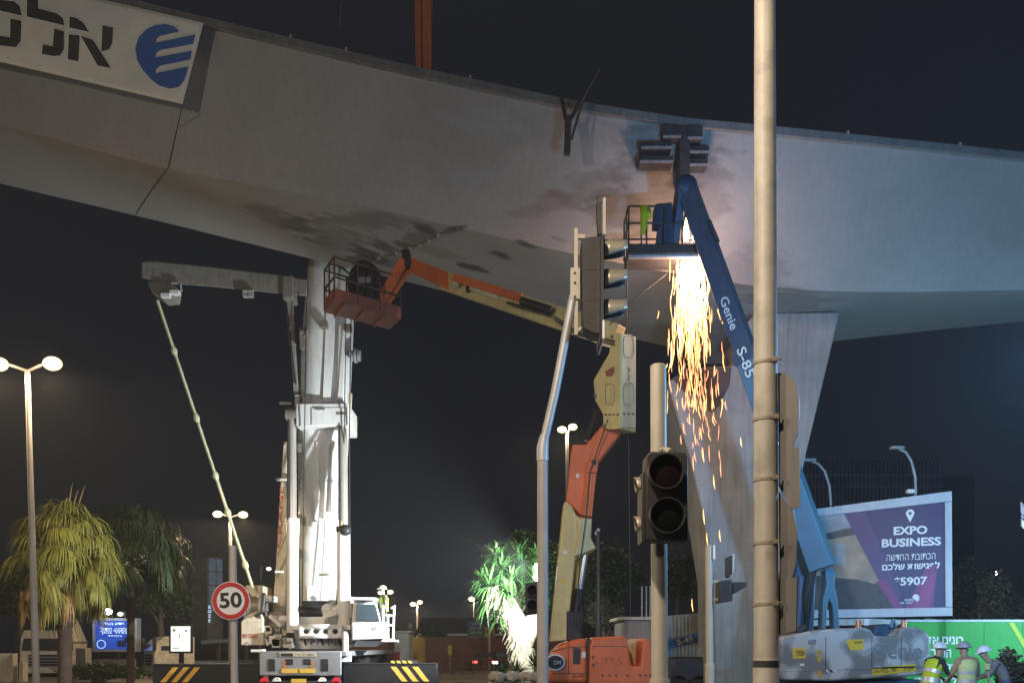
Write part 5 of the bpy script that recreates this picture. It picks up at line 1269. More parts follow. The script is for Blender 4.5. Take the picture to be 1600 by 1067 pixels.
leafy('tree', 'dark tree behind the orange boom lift and the signal pole', 'tree', 960, 905, 40, 62, 55, 'leaf_dark', 3, 5200, .2)
leafy('tree', 'dim dark tree between the signal pole and the pier', 'tree', 1060, 900, 44, 40, 45, 'leaf_dark', 4, 3000, .2)
leafy('bush', 'dim yellowish bush low behind the orange boom lift', 'bush', 945, 962, 38, 30, 26, 'leaf_dry', 5, 1800, .14)
leafy('bush', 'green leafy bush behind the speed limit sign post', 'bush', 385, 925, 60, 32, 24, 'leaf', 6, 2200, .25)
leafy('bush', 'greyish dry bush on the slope above the green hoarding', 'bush', 1565, 945, 34, 46, 50, 'leaf_dry', 7, 4000, .16)
leafy('tree', 'thin bare-looking tree between the billboard and the dry bush', 'tree', 1520, 925, 42, 42, 52, 'leaf_dry', 8, 3000, .16)
leafy('bush', 'dry grassy bush beside the crouching workers at the hoarding', 'bush', 1583, 1048, 19.5, 30, 38, 'leaf_dry', 9, 2600, .10)
leafy('tree', 'dark tree filling the shadow behind the big palm', 'tree', 35, 930, 48, 70, 60, 'leaf_dark', 10, 4500, .22)
leafy('tree', 'dark tree filling the shadow beyond the slender palm', 'tree', 250, 945, 52, 52, 45, 'leaf_dark', 12, 3500, .22)
leafy('hedge', 'low dark hedge in front of the parked trucks', 'hedge', 155, 1050, 39, 75, 16, 'leaf', 13, 4200, .14, ry=1.0, lobes=16)
leafy('shrub', 'small yellowish green shrub at the foot of the far lamp', 'shrub', 672, 990, 70, 22, 12, 'leaf', 14, 900, .22)
# yucca: shaggy leaning trunk, spiky rosettes
D = 29.5
b0 = P(822, 1000, D); b0.z = .1
yu = thing('yucca_tree', 'spiky yucca with shaggy leaning trunk glaring white in the floodlight', 'tree', b0)
path = [b0, P(816, 1010, D), P(806, 975, D), P(790, 945, D), P(772, 918, D)]
mb = MB(); mb.tube(path, [.32, .34, .40, .38, .28], 16); mb.build('trunk', 'shag', yu)
mb = MB(); mb.tube([P(818, 1015, D), P(830, 985, D - .2), P(832, 955, D - .3)], [.25, .24, .2], 14); mb.build('side_trunk', 'shag', yu)
rd = random.Random(4); mb = MB()
for k in range(420):
    t = rd.random() * (len(path) - 1.001); i = int(t); q = path[i].lerp(path[i + 1], t - i); a = rd.uniform(0, 6.28); dr = Vector((math.cos(a), math.sin(a), 0))
    mb.beam(q + dr * .3, q + dr * .48 + Vector((0, 0, rd.uniform(-.5, -.25))), .05, .01, .015, .006)
mb.build('dry_leaf_skirt', 'shag', yu)['kind'] = 'stuff'
def rosette(c, r, n, seed, droop=.25):
    rd = random.Random(seed); mb = MB()
    for k in range(n):
        d = Vector((rd.gauss(0, 1), rd.gauss(0, 1), rd.gauss(.25, .8))).normalized(); w = d.cross(Vector((0, 0, 1))); w = w.normalized() if w.length > .05 else Vector((1, 0, 0))
        l_ = r * rd.uniform(.7, 1.1); p1 = c + d * l_ * .5; p2 = c + d * l_ + Vector((0, 0, -droop * l_)); bb = len(mb.v)
        mb.v += [c - w * .018, c + w * .018, p1 - w * .03, p1 + w * .03, p2]; mb.f += [(bb, bb + 1, bb + 3, bb + 2), (bb + 2, bb + 3, bb + 4)]
    return mb
for i, (x, y, r, dd) in enumerate(((765, 915, .95, 0), (785, 890, .95, .3), (815, 880, .9, .5), (835, 905, .8, -.2), (790, 925, .8, -.5), (760, 940, .75, .2), (812, 862, .8, .8), (775, 868, .7, .7), (838, 868, .7, .6), (800, 905, .8, -.3), (752, 905, .6, .5), (780, 965, .6, -.2), (845, 930, .7, .2))):
    rosette(P(x, y, D + dd), r, 95, 50 + i).build('leaf_rosette', 'leaf_yucca', yu)
# spiky ground plants and rocks of the planter
for i, (x, y, r) in enumerate(((808, 1040, .6), (838, 1030, .75), (856, 1040, .5), (785, 1045, .5))):
    b = P(x, 1000, 27.3); b.z = .1; o = thing('agave', ['small spiky agave at the left foot of the yucca rocks', 'tall spiky agave between the yucca and the signal mast', 'spiky agave tucked behind the orange lift hood', 'low spiky agave by the road edge of the rocks'][i], 'plant', b, 'agaves in the rock planter')
    rosette(P(x, y + 12, 27.3), r * 1.1, 60, 90 + i, .1).build('leaves', 'leaf_yucca', o); mb = MB(); q = P(x, y + 12, 27.3); mb.tube([Vector((q.x, q.y, .1)), q], .08, 8); mb.build('stem', 'shag', o)
pw = thing('rock_planter', 'rough pale rock edging of the planter below the yucca', 'rock wall', (P(810, 1000, 26.5).x, 26.5, .1))
rd = random.Random(8)
for k in range(22):
    x = 770 + (k % 8) * 12 + rd.uniform(-3, 3); z = .22 + .30 * (k // 8)
    c = P(x, 1000, 26.5 + rd.uniform(-.15, .15)); c.z = z
    bm = bmesh.new(); bmesh.ops.create_icosphere(bm, subdivisions=2, radius=1)
    for v in bm.verts: v.co *= 1 + .28 * mn.noise(v.co * 1.6 + Vector((k * 7, 0, 0))); v.co = Vector((v.co.x * .19, v.co.y * .2, v.co.z * .16))
    me = bpy.data.meshes.new('stone'); bm.to_mesh(me); bm.free()
    for v in me.vertices: v.co += c - org(pw)
    link('stone', me, 'rock', pw, org(pw), smooth=False)

# ------------------------------------------------------------------ billboards
# purple advertising board
D0, D1 = 29.0, 27.4          # its near end is the one beside the hoarding
def bb(x, y):                # point of the board's face
    a = P(1270, 800, D0); b = P(1487, 770, D1); d = Vector((b.x - a.x, b.y - a.y, 0)); k = (x - 800) / FPX
    t = (k * a.y - a.x) / (d.x - k * d.y); p = a + d * t; p.z = EYE + (HOR - y) / FPX * p.y; return p
ad = thing('billboard', 'large purple advertising billboard reading EXPO BUSINESS in a pale frame', 'billboard', (bb(1400, 900).x, bb(1400, 900).y, 0))
bn = (bb(1487, 800) - bb(1270, 800)); bn.z = 0; bu = bn.normalized(); bout = Vector((bu.y, -bu.x, 0))
def bpoly(name, pts, m, k, par): return flat(name, [bb(x, y) + bout * k for x, y in pts], m, par)
mb = MB(); fr4 = [bb(1262, 798), bb(1487, 768), bb(1488, 961), bb(1262, 965)]
mb.hexa([p + bout * .02 for p in fr4], [p - bout * .55 for p in fr4]); case = mb.build('case', 'board_frame', ad, bevel=.03)
def bbar(a, b, c, d):
    q = [bb(*p) for p in (a, b, c, d)]; mb = MB(); mb.hexa([p + bout * .10 for p in q], [p + bout * .021 for p in q]); return mb.build('frame_bar', 'board_frame', case, bevel=.012)
bbar((1262, 797), (1487, 767.5), (1487, 783), (1262, 809)); bbar((1476, 785), (1487, 784), (1488, 948), (1477, 948)); bbar((1262, 953), (1488, 948.5), (1488, 962), (1262, 966))
face = bpoly('poster', [(1264, 808), (1476, 784), (1478, 950), (1264, 955)], 'poster_photo_tan', .03, ad)
bpoly('photo_ceiling', [(1264, 809), (1322, 801), (1334, 822), (1312, 833), (1280, 838), (1264, 840)], 'poster_photo_grey', .036, face)
bpoly('photo_lamp', [(1300, 843), (1338, 836), (1340, 843), (1302, 850)], 'poster_photo_tan', .042, face)
bpoly('photo_dark_band', [(1264, 838), (1285, 835), (1320, 826), (1336, 824), (1340, 834), (1300, 842), (1264, 848)], 'poster_photo_dark', .039, face)
bpoly('photo_crowd', [(1264, 898), (1300, 902), (1340, 905), (1366, 912), (1372, 908), (1398, 950), (1264, 955)], 'poster_photo_dark', .036, face)
bpoly('photo_column', [(1304, 850), (1320, 848), (1321, 880), (1305, 882)], 'poster_photo_grey', .036, face)
bpoly('purple_field', [(1319, 802), (1476, 784), (1478, 950), (1398, 952)], 'poster_purple', .045, face)
bpoly('violet_wedge', [(1319, 802), (1352, 798), (1408, 930), (1398, 950)], 'poster_violet', .05, face)
bpoly('magenta_wedge', [(1369, 908), (1385, 905), (1412, 951), (1398, 952)], 'poster_magenta', .054, face)
bpoly('magenta_wedge', [(1414, 951), (1448, 885), (1465, 880), (1458, 950)], 'poster_magenta', .05, face)
bpoly('pink_wedge', [(1425, 951), (1456, 893), (1463, 895), (1452, 951)], 'poster_pink', .054, face)
def btext(s, x, y, h, w, bold=.02, m='poster_white'):
    a = bb(x - 30, y + 1.2); b = bb(x + 30, y - 1.2); text('lettering', s, m, face, bb(x, y) + bout * .058, (b - a), (0, 0, 1), h * D1 / FPX, bold, w * D1 / FPX, .002)
btext('EXPO', 1422.5, 828.5, 13.5, 49, .035); btext('BUSINESS', 1423.5, 847, 13.5, 86, .035)
btext(heb('הכתובת החדשה'), 1423, 870, 9.5, 71, .0); btext(heb('לפגישות שלכם'), 1423, 884, 11.5, 84, .03)
btext('*5907', 1423, 907.5, 14, 48, .03)
c = bb(1422, 802) + bout * .056
mb = MB(); mb.add([c + bu * (.12 * math.cos(t)) + Vector((0, 0, .12 * math.sin(t))) for t in np.linspace(-.5, math.pi + .5, 20)] + [c + Vector((0, 0, -.28))], [tuple(range(21))]); pin = mb.build('map_pin', 'poster_white', face, smooth=False)
mb = MB(); mb.add([c + bout * .004 + bu * (.045 * math.cos(t)) + Vector((0, 0, .045 * math.sin(t))) for t in np.linspace(0, 6.0, 14)], [tuple(range(14))]); mb.build('pin_hole', 'poster_purple', pin, smooth=False)
c = bb(1431, 934) + bout * .058
mb = MB(); mb.add([c + bu * (.10 * math.cos(t)) + Vector((0, 0, .12 * math.sin(t))) for t in np.linspace(-1.2, 3.0, 12)], [tuple(range(12))]); mb.build('logo_mark', 'poster_white', face, smooth=False)
btext('EXPO', 1421, 937, 3.5, 13, .02); btext('TEL AVIV', 1416, 941.5, 3, 19, .01)
for (x0, y0, pts) in ((0, 0, [(1298, 790), (1296, 760), (1289, 737), (1279, 726), (1266, 722)]), (0, 0, [(1431, 775), (1430, 745), (1424, 722), (1415, 708), (1402, 703)])):
    mb = MB(); mb.tube([bb(x, y) + bout * (-.1 + .10 * i) for i, (x, y) in enumerate(pts)], .045, 8); am = mb.build('lamp_arm', 'galv_grey', ad)
    e = bb(*pts[-1]) + bout * .36; mb = MB(); mb.box(e, (.4, .2, .09)); mb.build('lamp_head', 'galv_grey', am, bevel=.02)
mb = MB(); mb.box(bb(1422, 772) + bout * .05 + Vector((0, 0, .08)), (.22, .16, .12)); mb.build('small_lamp', 'head_lamp' if False else 'white_sign', ad, bevel=.01)
for x in (1300, 1450):
    q = bb(x, 960) - bout * .3; mb = MB(); mb.span((q.x - .14, q.y - .12, 0), (q.x + .14, q.y + .12, q.z)); mb.build('leg', 'dark_steel', ad)
pprism('lower_beam', [(1262, 968), (1262, 978), (1415, 975), (1415, 964)], 28.4, .2, 'galv_grey', ad, .01)

# small blue billboard, its lamps' light put in as a glowing face
D = 52.0
bb2 = thing('billboard', 'small lamp-lit blue billboard with added glow and white lettering behind the slender palm', 'billboard', (P(180, 1000, D).x, D + .2, 0))
case = pprism('case', [(144, 965), (214, 965), (214, 1018), (144, 1018)], D, .6, 'board_frame', bb2, .03)
sc_ = pprism('glow_face', [(149, 969), (208, 969), (208, 1014), (149, 1014)], D - .02, .03, 'blue_poster_glow', bb2, 0)
for s_, x, y, h, w in ((heb('חדש בעיר'), 178, 974, 3.6, 32), (heb('המבצע הגדול'), 179, 982, 5.5, 44), (heb('במחיר נמוך'), 180, 988, 5.5, 48), (heb('בקלות'), 180, 993, 3.0, 21)):
    text('lettering', s_, 'white_print_glow', sc_, P(x, y, D - .03), (1, 0, 0), (0, 0, 1), h * D / FPX, .02, w * D / FPX)
mb = MB(); mb.ring(P(158, 1006, D - .04), (0, 1, 0), .22, .26, .01, 20); mb.build('round_mark', 'white_print_glow', sc_)
mb = MB(); mb.box(P(190, 1005, D - .03), (.5, .012, .35)); mb.box(P(196, 999, D - .03), (.15, .014, .3)); mb.build('dark_figure', 'road_blue', sc_)
for x, y in ((169, 955), (188, 959)):
    mb = MB(); mb.tube([P(x - 6 if x < 180 else x + 8, 965, D), P(x - 5 if x < 180 else x + 6, 956, D - .5)], .05, 8); am = mb.build('lamp_arm', 'galv_grey', bb2)
    mb = MB(); mb.ball(P(x, y, D - .8), .22 if x < 180 else .16, 14, 8, (1, 1, .8)); mb.build('lamp_glass', 'head_lamp' if x < 180 else 'lamp_glow_white', am)
mb = MB(); q = P(178, 1018, D); mb.span((q.x - .15, D + .2, 0), (q.x + .15, D + .5, q.z)); mb.build('leg', 'dark_steel', bb2)
# white light box
D = 43.0
wb = thing('light_box', 'small glaring white light box on a post beside the dark tower', 'light box', (P(282, 1000, D).x, D + .1, 0))
pprism('case', [(264, 975), (299, 975), (299, 1020), (264, 1020)], D, .25, 'dark_steel', wb, .02)
scn = pprism('glow_face', [(267, 978), (297, 978), (297, 1017), (267, 1017)], D - .02, .03, 'white_screen', wb, 0)
mb = MB(); mb.box(P(281, 993, D - .03), (.05, .01, .25)); mb.box(P(272, 984, D - .03), (.15, .01, .12)); mb.box(P(291, 985, D - .03), (.12, .01, .1)); mb.box(P(275, 1012, D - .03), (.3, .01, .05)); mb.build('print', 'screen_mark', scn)
mb = MB(); q = P(282, 1020, D); mb.span((q.x - .1, D + .05, 0), (q.x + .1, D + .2, q.z)); mb.build('post', 'dark_steel', wb)
# dark clad tower with blue glazing
D = 62.0
tw = thing('clad_tower', 'dark slatted advertising tower with bluish glazed side on a post', 'tower', (P(320, 1000, D).x, D + 1, 0))
def twp(x, y, f=0): return P(x, y, D)
left = [P(300, 878, D + .9), P(325, 870, D), P(325, 1000, D), P(300, 1000, D + .9)]
mb = MB(); a0, a1, a2 = P(300, 1000, D + 1.0), P(325, 1000, D), P(348, 1000, D + 1.0)
zt = P(325, 870, D).z; zb = P(325, 1000, D).z
a3 = a0 + a2 - a1
mb.hexa([Vector((q.x, q.y, zb)) for q in (a0, a1, a2, a3)], [Vector((q.x, q.y, zt)) for q in (a0, a1, a2, a3)]); core = mb.build('core', 'tower_clad', tw)
nz_ = 11
for k in range(nz_):
    z0 = zb + (zt - zb) * k / nz_ + .03; z1 = zb + (zt - zb) * (k + 1) / nz_ - .03
    o_ = Vector((-.03, -.06, 0)); mb = MB(); mb.hexa([Vector((a0.x, a0.y, z0)) + o_, Vector((a1.x, a1.y, z0)) + o_, Vector((a1.x, a1.y, z1)) + o_, Vector((a0.x, a0.y, z1)) + o_], [Vector((a0.x, a0.y, z0)), Vector((a1.x, a1.y, z0)), Vector((a1.x, a1.y, z1)), Vector((a0.x, a0.y, z1))]); mb.build('cladding_board', 'tower_clad', tw)
for k in range(4):
    for j in range(2):
        z1 = zt - .08 - k * .95; z0 = z1 - .85; p0 = a1.lerp(a2, .06 + .5 * j); p1 = a1.lerp(a2, .5 + .46 * j); o_ = Vector((.03, -.04, 0))
        mb = MB(); mb.hexa([Vector((p0.x, p0.y, z0)) + o_, Vector((p1.x, p1.y, z0)) + o_, Vector((p1.x, p1.y, z1)) + o_, Vector((p0.x, p0.y, z1)) + o_], [Vector((p0.x, p0.y, z0)), Vector((p1.x, p1.y, z0)), Vector((p1.x, p1.y, z1)), Vector((p0.x, p0.y, z1))]); mb.build('pane', 'tower_glass', tw)
for k, ch in enumerate('BOZE'):
    text('letter', ch, 'white_print_glow', tw, P(327.5, 948 + k * 7, D - .05), (1, 0, .0), (0, 0, 1), .22, .02)
mb = MB(); mb.span((P(334, 0, D).x - .1, D + .8, 0), (P(334, 0, D).x + .1, D + 1.1, zb)); mb.build('post', 'fence_red', tw)
pprism('sill_slab', [(314, 1006), (362, 1003), (362, 997), (314, 1000)], D - .3, 1, 'galv_grey', tw, .02)

# ------------------------------------------------------------------ green hoarding
D = 24.5
hg = thing('hoarding', 'bright green site hoarding with white lettering and yellow diagonal stripe', 'hoarding', (P(1520, 1000, D).x, D, 0))
zt = P(1500, 971, D).z; x0 = P(1416, 0, D).x; x1 = P(1720, 0, D).x; npn = 5; pw_ = (x1 - x0) / npn
for k in range(npn):
    mb = MB(); mb.span((x0 + pw_ * k + .004, D, 0.05), (x0 + pw_ * (k + 1) - .004, D + .05, zt)); mb.build('panel', 'hoarding_green', hg, bevel=.004)
mb = MB(); mb.span((x0, D - .03, zt), (x1, D + .08, zt + .06)); mb.build('top_rail', 'board_frame', hg)
for k in range(npn + 1):
    mb = MB(); mb.span((x0 + pw_ * k - .04, D + .06, 0), (x0 + pw_ * k + .04, D + .14, zt - .05)); mb.build('post', 'galv_grey', hg)
flat('yellow_stripe', [P(1576, 972, D - .01), P(1584, 972, D - .01), P(1624, 1040, D - .01), P(1616, 1040, D - .01)], 'hoarding_yellow', hg)
for s_, x, y, h, w in ((heb('בונים את'), 1476, 1000, 12, 60), (heb('הרכבת'), 1466, 1020, 14, 40), (heb('הקלה'), 1488, 1042, 14, 40), (heb('לתושבות'), 1462, 1062, 13, 66)):
    text('lettering', s_, 'poster_white', hg, P(x, y, D - .004), (1, 0, 0), (0, 0, 1), h * D / FPX, .03, w * D / FPX)

# ------------------------------------------------------------------ people
def person(label, loc, yaw, joints, cols_, vest=None, helmet=None, height=1.76):
    """joints: dict overriding the standing pose, in metres in the person's own frame (facing +Y)"""
    o = thing('person', label, 'person', loc, 'site workers')
    J = {'pelvis': (0, 0, .96), 'waist': (0, 0, 1.12), 'chest': (0, .01, 1.34), 'neck': (0, .02, 1.50), 'jaw': (0, .05, 1.57), 'head': (0, .045, 1.66), 'crown': (0, .035, 1.74), 'nose': (0, .15, 1.645),
         'sL': (-.19, 0, 1.43), 'eL': (-.25, -.02, 1.15), 'wL': (-.25, .12, .93), 'sR': (.19, 0, 1.43), 'eR': (.25, -.02, 1.15), 'wR': (.25, .12, .93),
         'hL': (-.10, 0, .92), 'kL': (-.12, .03, .50), 'aL': (-.12, -.03, .09), 'tL': (-.13, .15, .045), 'hR': (.10, 0, .92), 'kR': (.12, .03, .50), 'aR': (.12, -.03, .09), 'tR': (.13, .15, .045)}
    J.update(joints)
    J = {k: Vector(v) for k, v in J.items()}
    Rd = {'pelvis': (.155, .12), 'waist': (.145, .11), 'chest': (.165, .12), 'neck': (.058, .058), 'jaw': (.065, .07), 'head': (.078, .092), 'crown': (.05, .06), 'nose': (.014, .014), 'sL': (.068, .068), 'sR': (.068, .068), 'eL': (.048, .048), 'eR': (.048, .048), 'wL': (.032, .032), 'wR': (.032, .032),
          'hL': (.098, .10), 'hR': (.098, .10), 'kL': (.068, .068), 'kR': (.068, .068), 'aL': (.05, .05), 'aR': (.05, .05), 'tL': (.042, .035), 'tR': (.042, .035)}
    E = [('pelvis', 'waist'), ('waist', 'chest'), ('chest', 'neck'), ('neck', 'jaw'), ('jaw', 'head'), ('head', 'crown'), ('head', 'nose'), ('chest', 'sL'), ('sL', 'eL'), ('eL', 'wL'), ('chest', 'sR'), ('sR', 'eR'), ('eR', 'wR'), ('pelvis', 'hL'), ('hL', 'kL'), ('kL', 'aL'), ('aL', 'tL'), ('pelvis', 'hR'), ('hR', 'kR'), ('kR', 'aR'), ('aR', 'tR')]
    for s in 'LR':      # a palm with four fingers and a thumb
        d = (J['w' + s] - J['e' + s]).normalized(); sx = -1 if s == 'L' else 1
        lat = d.cross(Vector((0, 0, 1))); lat = lat.normalized() if lat.length > .1 else Vector((1, 0, 0)); nn = lat.cross(d)
        J['p' + s] = J['w' + s] + d * .07; Rd['p' + s] = (.030, .022); E.append(('w' + s, 'p' + s))
        for k, ln in enumerate((.075, .085, .08, .062)):
            b = 'f%s%d' % (s, k); J[b] = J['p' + s] + lat * (.026 * (k - 1.5)) + d * .028; J[b + 'm'] = J[b] + d * ln * .5 - nn * .012; J[b + 't'] = J[b + 'm'] + d * ln * .35 - nn * .035
            for q in ('', 'm', 't'): Rd[b + q] = (.0095, .0095)
            E += [('p' + s, b), (b, b + 'm'), (b + 'm', b + 't')]
        b = 'th' + s; J[b] = J['w' + s] + d * .035 + lat * (.04 * -sx) - nn * .01; J[b + 't'] = J[b] + d * .05 + lat * (.02 * -sx) - nn * .015; Rd[b] = Rd[b + 't'] = (.011, .011); E += [('w' + s, b), (b, b + 't')]
    names = list(J); me = bpy.data.meshes.new('body'); me.from_pydata([J[k] for k in names], [(names.index(a), names.index(b)) for a, b in E], [])
    ob = bpy.data.objects.new('body', me); COL.objects.link(ob)
    md = ob.modifiers.new('skin', 'SKIN'); md.use_smooth_shade = True
    if not me.skin_vertices: 
        bm = bmesh.new(); bm.from_mesh(me); bm.verts.layers.skin.verify(); bm.to_mesh(me); bm.free()
    for i, k in enumerate(names):
        me.skin_vertices[0].data[i].radius = Rd[k]; me.skin_vertices[0].data[i].use_root = (k == 'pelvis')
    sb = ob.modifiers.new('sub', 'SUBSURF'); sb.levels = 2; sb.render_levels = 2
    dg = bpy.context.evaluated_depsgraph_get(); dg.update()
    m2 = bpy.data.meshes.new_from_object(ob.evaluated_get(dg)); bpy.data.objects.remove(ob)
    m2.materials.clear(); mats = ['skin', cols_[0], cols_[1], 'boot']
    for q in mats: m2.materials.append(MATS[q])
    segs = []
    for a, b in E:
        t = a + b
        if a in ('jaw', 'head') or b in ('jaw',) or a[0] in 'pft' and a not in ('pelvis',) or b[0] in 'pft' and b not in ('pelvis', 'tL', 'tR'): k = 0
        elif a in ('aL', 'aR'): k = 3
        elif a[0] in 'hk' or b[0] in 'h' or a == 'pelvis' and b != 'waist': k = 2
        else: k = 1
        if a in ('head', 'jaw'): k = 0
        segs.append((J[a], J[b], k))
    for p in m2.polygons:
        c = p.center; best = None
        for a, b, k in segs:
            ab = b - a; t = max(0, min(1, (c - a).dot(ab) / max(1e-9, ab.length_squared))); d = (c - a - ab * t).length
            if best is None or d < best[0]: best = (d, k)
        p.material_index = best[1]; p.use_smooth = True
    body = bpy.data.objects.new('body', m2); COL.objects.link(body); body.parent = o; ORG[body.name] = Vector(loc)
    o.rotation_euler = (0, 0, yaw)
    def lp(mb, name, m, par=o):
        me = bpy.data.meshes.new(name); me.from_pydata([tuple(v) for v in mb.v], [], mb.f); r = link(name, me, m, par, Vector(loc)); return r
    if vest:
        ax = [J['pelvis'].lerp(J['waist'], -.2), J['waist'], J['waist'].lerp(J['chest'], .6), J['chest'], J['chest'].lerp(J['neck'], .45), J['chest'].lerp(J['neck'], .68)]
        wd = (.185, .178, .188, .212, .20, .115); dp = (.152, .145, .155, .165, .135, .085); N = 20
        def ringat(i, gx=1.0):
            t = (ax[min(i + 1, 5)] - ax[max(i - 1, 0)]).normalized(); sd = (J['sR'] - J['sL']); sd = (sd - t * sd.dot(t)).normalized(); fw = t.cross(sd)
            return [ax[i] + sd * (wd[i] * gx * math.cos(a)) + fw * (dp[i] * gx * math.sin(a)) for a in [2 * math.pi * k / N for k in range(N)]]
        mb = MB(); mb.loft([ringat(i) for i in range(6)], cap=False); v = lp(mb, 'vest', vest)
        for i, (t0, t1) in enumerate(((0.25, .75), (1.35, 1.85))):
            def rl(t):
                k = int(t); f = t - k; a = ringat(k, 1.025); b = ringat(k + 1, 1.025); return [p.lerp(q, f) for p, q in zip(a, b)]
            mb = MB(); mb.loft([rl(t0), rl(t1)], cap=False); lp(mb, 'reflective_band', 'vest_band', v)
    if helmet:
        c = J['head'] + Vector((0, -.005, .035)); up = (J['crown'] - J['jaw']).normalized(); q = Vector((0, 0, 1)).rotation_difference(up)
        mb = MB(); mb.ball((0, 0, 0), .132, 18, 8, (.93, 1.08, .98), zmin=0.0); mb.tube([Vector((0, 0, -.005)), Vector((0, 0, .012))], .138, 18)
        mb.v = [c + q @ Vector(v) for v in mb.v]; h = lp(mb, 'helmet', helmet)
        mb = MB(); mb.hexa([Vector((-.09, .10, -.008)), Vector((.09, .10, -.008)), Vector((.06, .195, -.02)), Vector((-.06, .195, -.02))], [Vector((-.09, .10, .008)), Vector((.09, .10, .008)), Vector((.06, .195, -.008)), Vector((-.06, .195, -.008))]); mb.v = [c + q @ Vector(v) for v in mb.v]; lp(mb, 'peak', helmet, h)
    for sx in (-1, 1):
        mb = MB(); mb.ball(J['head'] + Vector((sx * .032, .088, -.0)), .011, 8, 6); lp(mb, 'eye', 'black_ink')
        mb = MB(); mb.ball(J['head'] + Vector((sx * .085, .0, -.01)), .026, 8, 6, (.35, .8, 1.2)); lp(mb, 'ear', 'skin')
    return o
def gl(px, D): v = P(px, 1000, D); v.z = 0; return v
lean = lambda y0, z0: {}
person('worker in yellow vest and white helmet bending towards the others by the hoarding', gl(1453, 18.0), R(-70), {'chest': (0, .12, 1.33), 'waist': (0, .03, 1.12), 'neck': (0, .20, 1.49), 'jaw': (0, .25, 1.55), 'head': (0, .26, 1.64), 'crown': (0, .26, 1.72), 'nose': (0, .365, 1.62), 'sL': (-.19, .13, 1.42), 'sR': (.19, .13, 1.42),
       'eL': (-.24, .2, 1.15), 'wL': (-.2, .42, 1.08), 'eR': (.24, .22, 1.16), 'wR': (.17, .44, 1.12)}, ('cloth_dark', 'cloth_dark'), 'vest_yellow', 'helmet_white')
person('worker in pale vest and grey helmet seen from behind at the hoarding', gl(1511, 17.4), R(8), {'neck': (0, .05, 1.5), 'head': (0, .10, 1.65), 'jaw': (0, .09, 1.56), 'crown': (0, .10, 1.73), 'nose': (0, .20, 1.63), 'eL': (-.27, .05, 1.17), 'wL': (-.22, .26, 1.05), 'eR': (.27, .05, 1.17), 'wR': (.2, .26, 1.06)}, ('skin', 'cloth_grey'), 'vest_pale', 'helmet_grey')
person('worker in grey shirt and white helmet leaning over, rightmost at the hoarding', gl(1572, 18.3), R(75), {'waist': (0, .04, 1.12), 'chest': (0, .20, 1.30), 'neck': (0, .32, 1.43), 'jaw': (0, .38, 1.48), 'head': (0, .41, 1.57), 'crown': (0, .42, 1.65), 'nose': (0, .515, 1.54), 'sL': (-.19, .22, 1.39), 'sR': (.19, .22, 1.39),
       'eL': (-.24, .34, 1.14), 'wL': (-.15, .52, 1.06), 'eR': (.26, .30, 1.13), 'wR': (.18, .5, 1.08)}, ('cloth_grey', 'cloth_blue'), None, 'helmet_white')
op = P(600, 998, 30.4)
person('crane operator in yellow vest standing on the cab walkway', op, R(100), {}, ('cloth_dark', 'cloth_blue'), 'vest_yellow', 'helmet_white')
pk = thing('survey_staff', 'pale wooden staff leaning between the workers', 'staff', gl(1548, 17.6))
mb = MB(); mb.beam(gl(1556, 17.4), P(1542, 1040, 17.8), .05, .03); mb.build('rod', 'wood_pale', pk); mb = MB(); mb.box(P(1542, 1041, 17.75), (.1, .06, .12)); mb.build('clamp', 'vest_pale', pk)

# ------------------------------------------------------------------ trucks, cars, fences and far things
def truck(label, px, D, yaw, width, m='truck_white', h=2.9):
    b = P(px, 1000, D); b.z = .0
    o = thing('truck', label, 'truck', b, 'parked trucks'); w = width / 2
    rot = Matrix.Rotation(yaw, 3, 'Z')
    def bd(mb, name, m, par=o, bev=.04):
        mb.v = [b + rot @ v for v in mb.v]; return mb.build(name, m, par, bevel=bev)
    mb = MB(); mb.loft([[Vector((x * w, y, z)) for x, y in ((-1, y0), (1, y0), (1, 2.1), (-1, 2.1))] for y0, z in ((0, .55), (-.04, 1.5), (.12, h - .35), (.55, h))]); cb = bd(mb, 'cab', m, bev=.08)
    mb = MB(); mb.hexa([Vector((-w * .88, -.06, 1.5)), Vector((w * .88, -.06, 1.5)), Vector((w * .84, .09, h - .42)), Vector((-w * .84, .09, h - .42))], [Vector((-w * .88, .1, 1.5)), Vector((w * .88, .1, 1.5)), Vector((w * .84, .2, h - .42)), Vector((-w * .84, .2, h - .42))]); bd(mb, 'windscreen', 'glass', cb, 0)
    for k in range(4):
        mb = MB(); mb.span((-w * .6, -.07, .72 + k * .16), (w * .6, -.02, .82 + k * .16)); bd(mb, 'grille_slat', 'truck_dark', cb, 0)
    for s in (-1, 1):
        mb = MB(); mb.span((s * w * .8 - .17, -.06, .6), (s * w * .8 + .17, 0, .82)); bd(mb, 'headlight', 'white_sign', cb, .01)
        mb = MB(); mb.span((s * (w + .14) - .1, -.1, 1.5), (s * (w + .14) + .1, .06, 2.2)); bd(mb, 'mirror', 'truck_dark', cb, .02)
        mb = MB(); mb.span((s * w - .012 - .002 * s, .35, 1.5), (s * w + .012, 1.4, h - .5)); bd(mb, 'side_window', 'glass', cb, 0)
        for y in (.9, 4.6, 5.8):
            mb = MB(); mb.tube([Vector((s * (w - .2) - .17, y, .5)), Vector((s * (w - .2) + .17, y, .5))], .5, 20); bd(mb, 'wheel', 'rubber', o, .03)
    mb = MB(); mb.span((-w * .5, 2.1, .6), (w * .5, 6.8, .95)); bd(mb, 'chassis', 'truck_dark')
    mb = MB(); mb.span((-w, -.1, .35), (w, .05, .58)); bd(mb, 'bumper', m, cb, .03)
    return o, b, rot, w
t, b, rot, w = truck('white truck cab parked behind the foot of the tall lamp', 68, 46, R(12), 2.3, h=2.55)
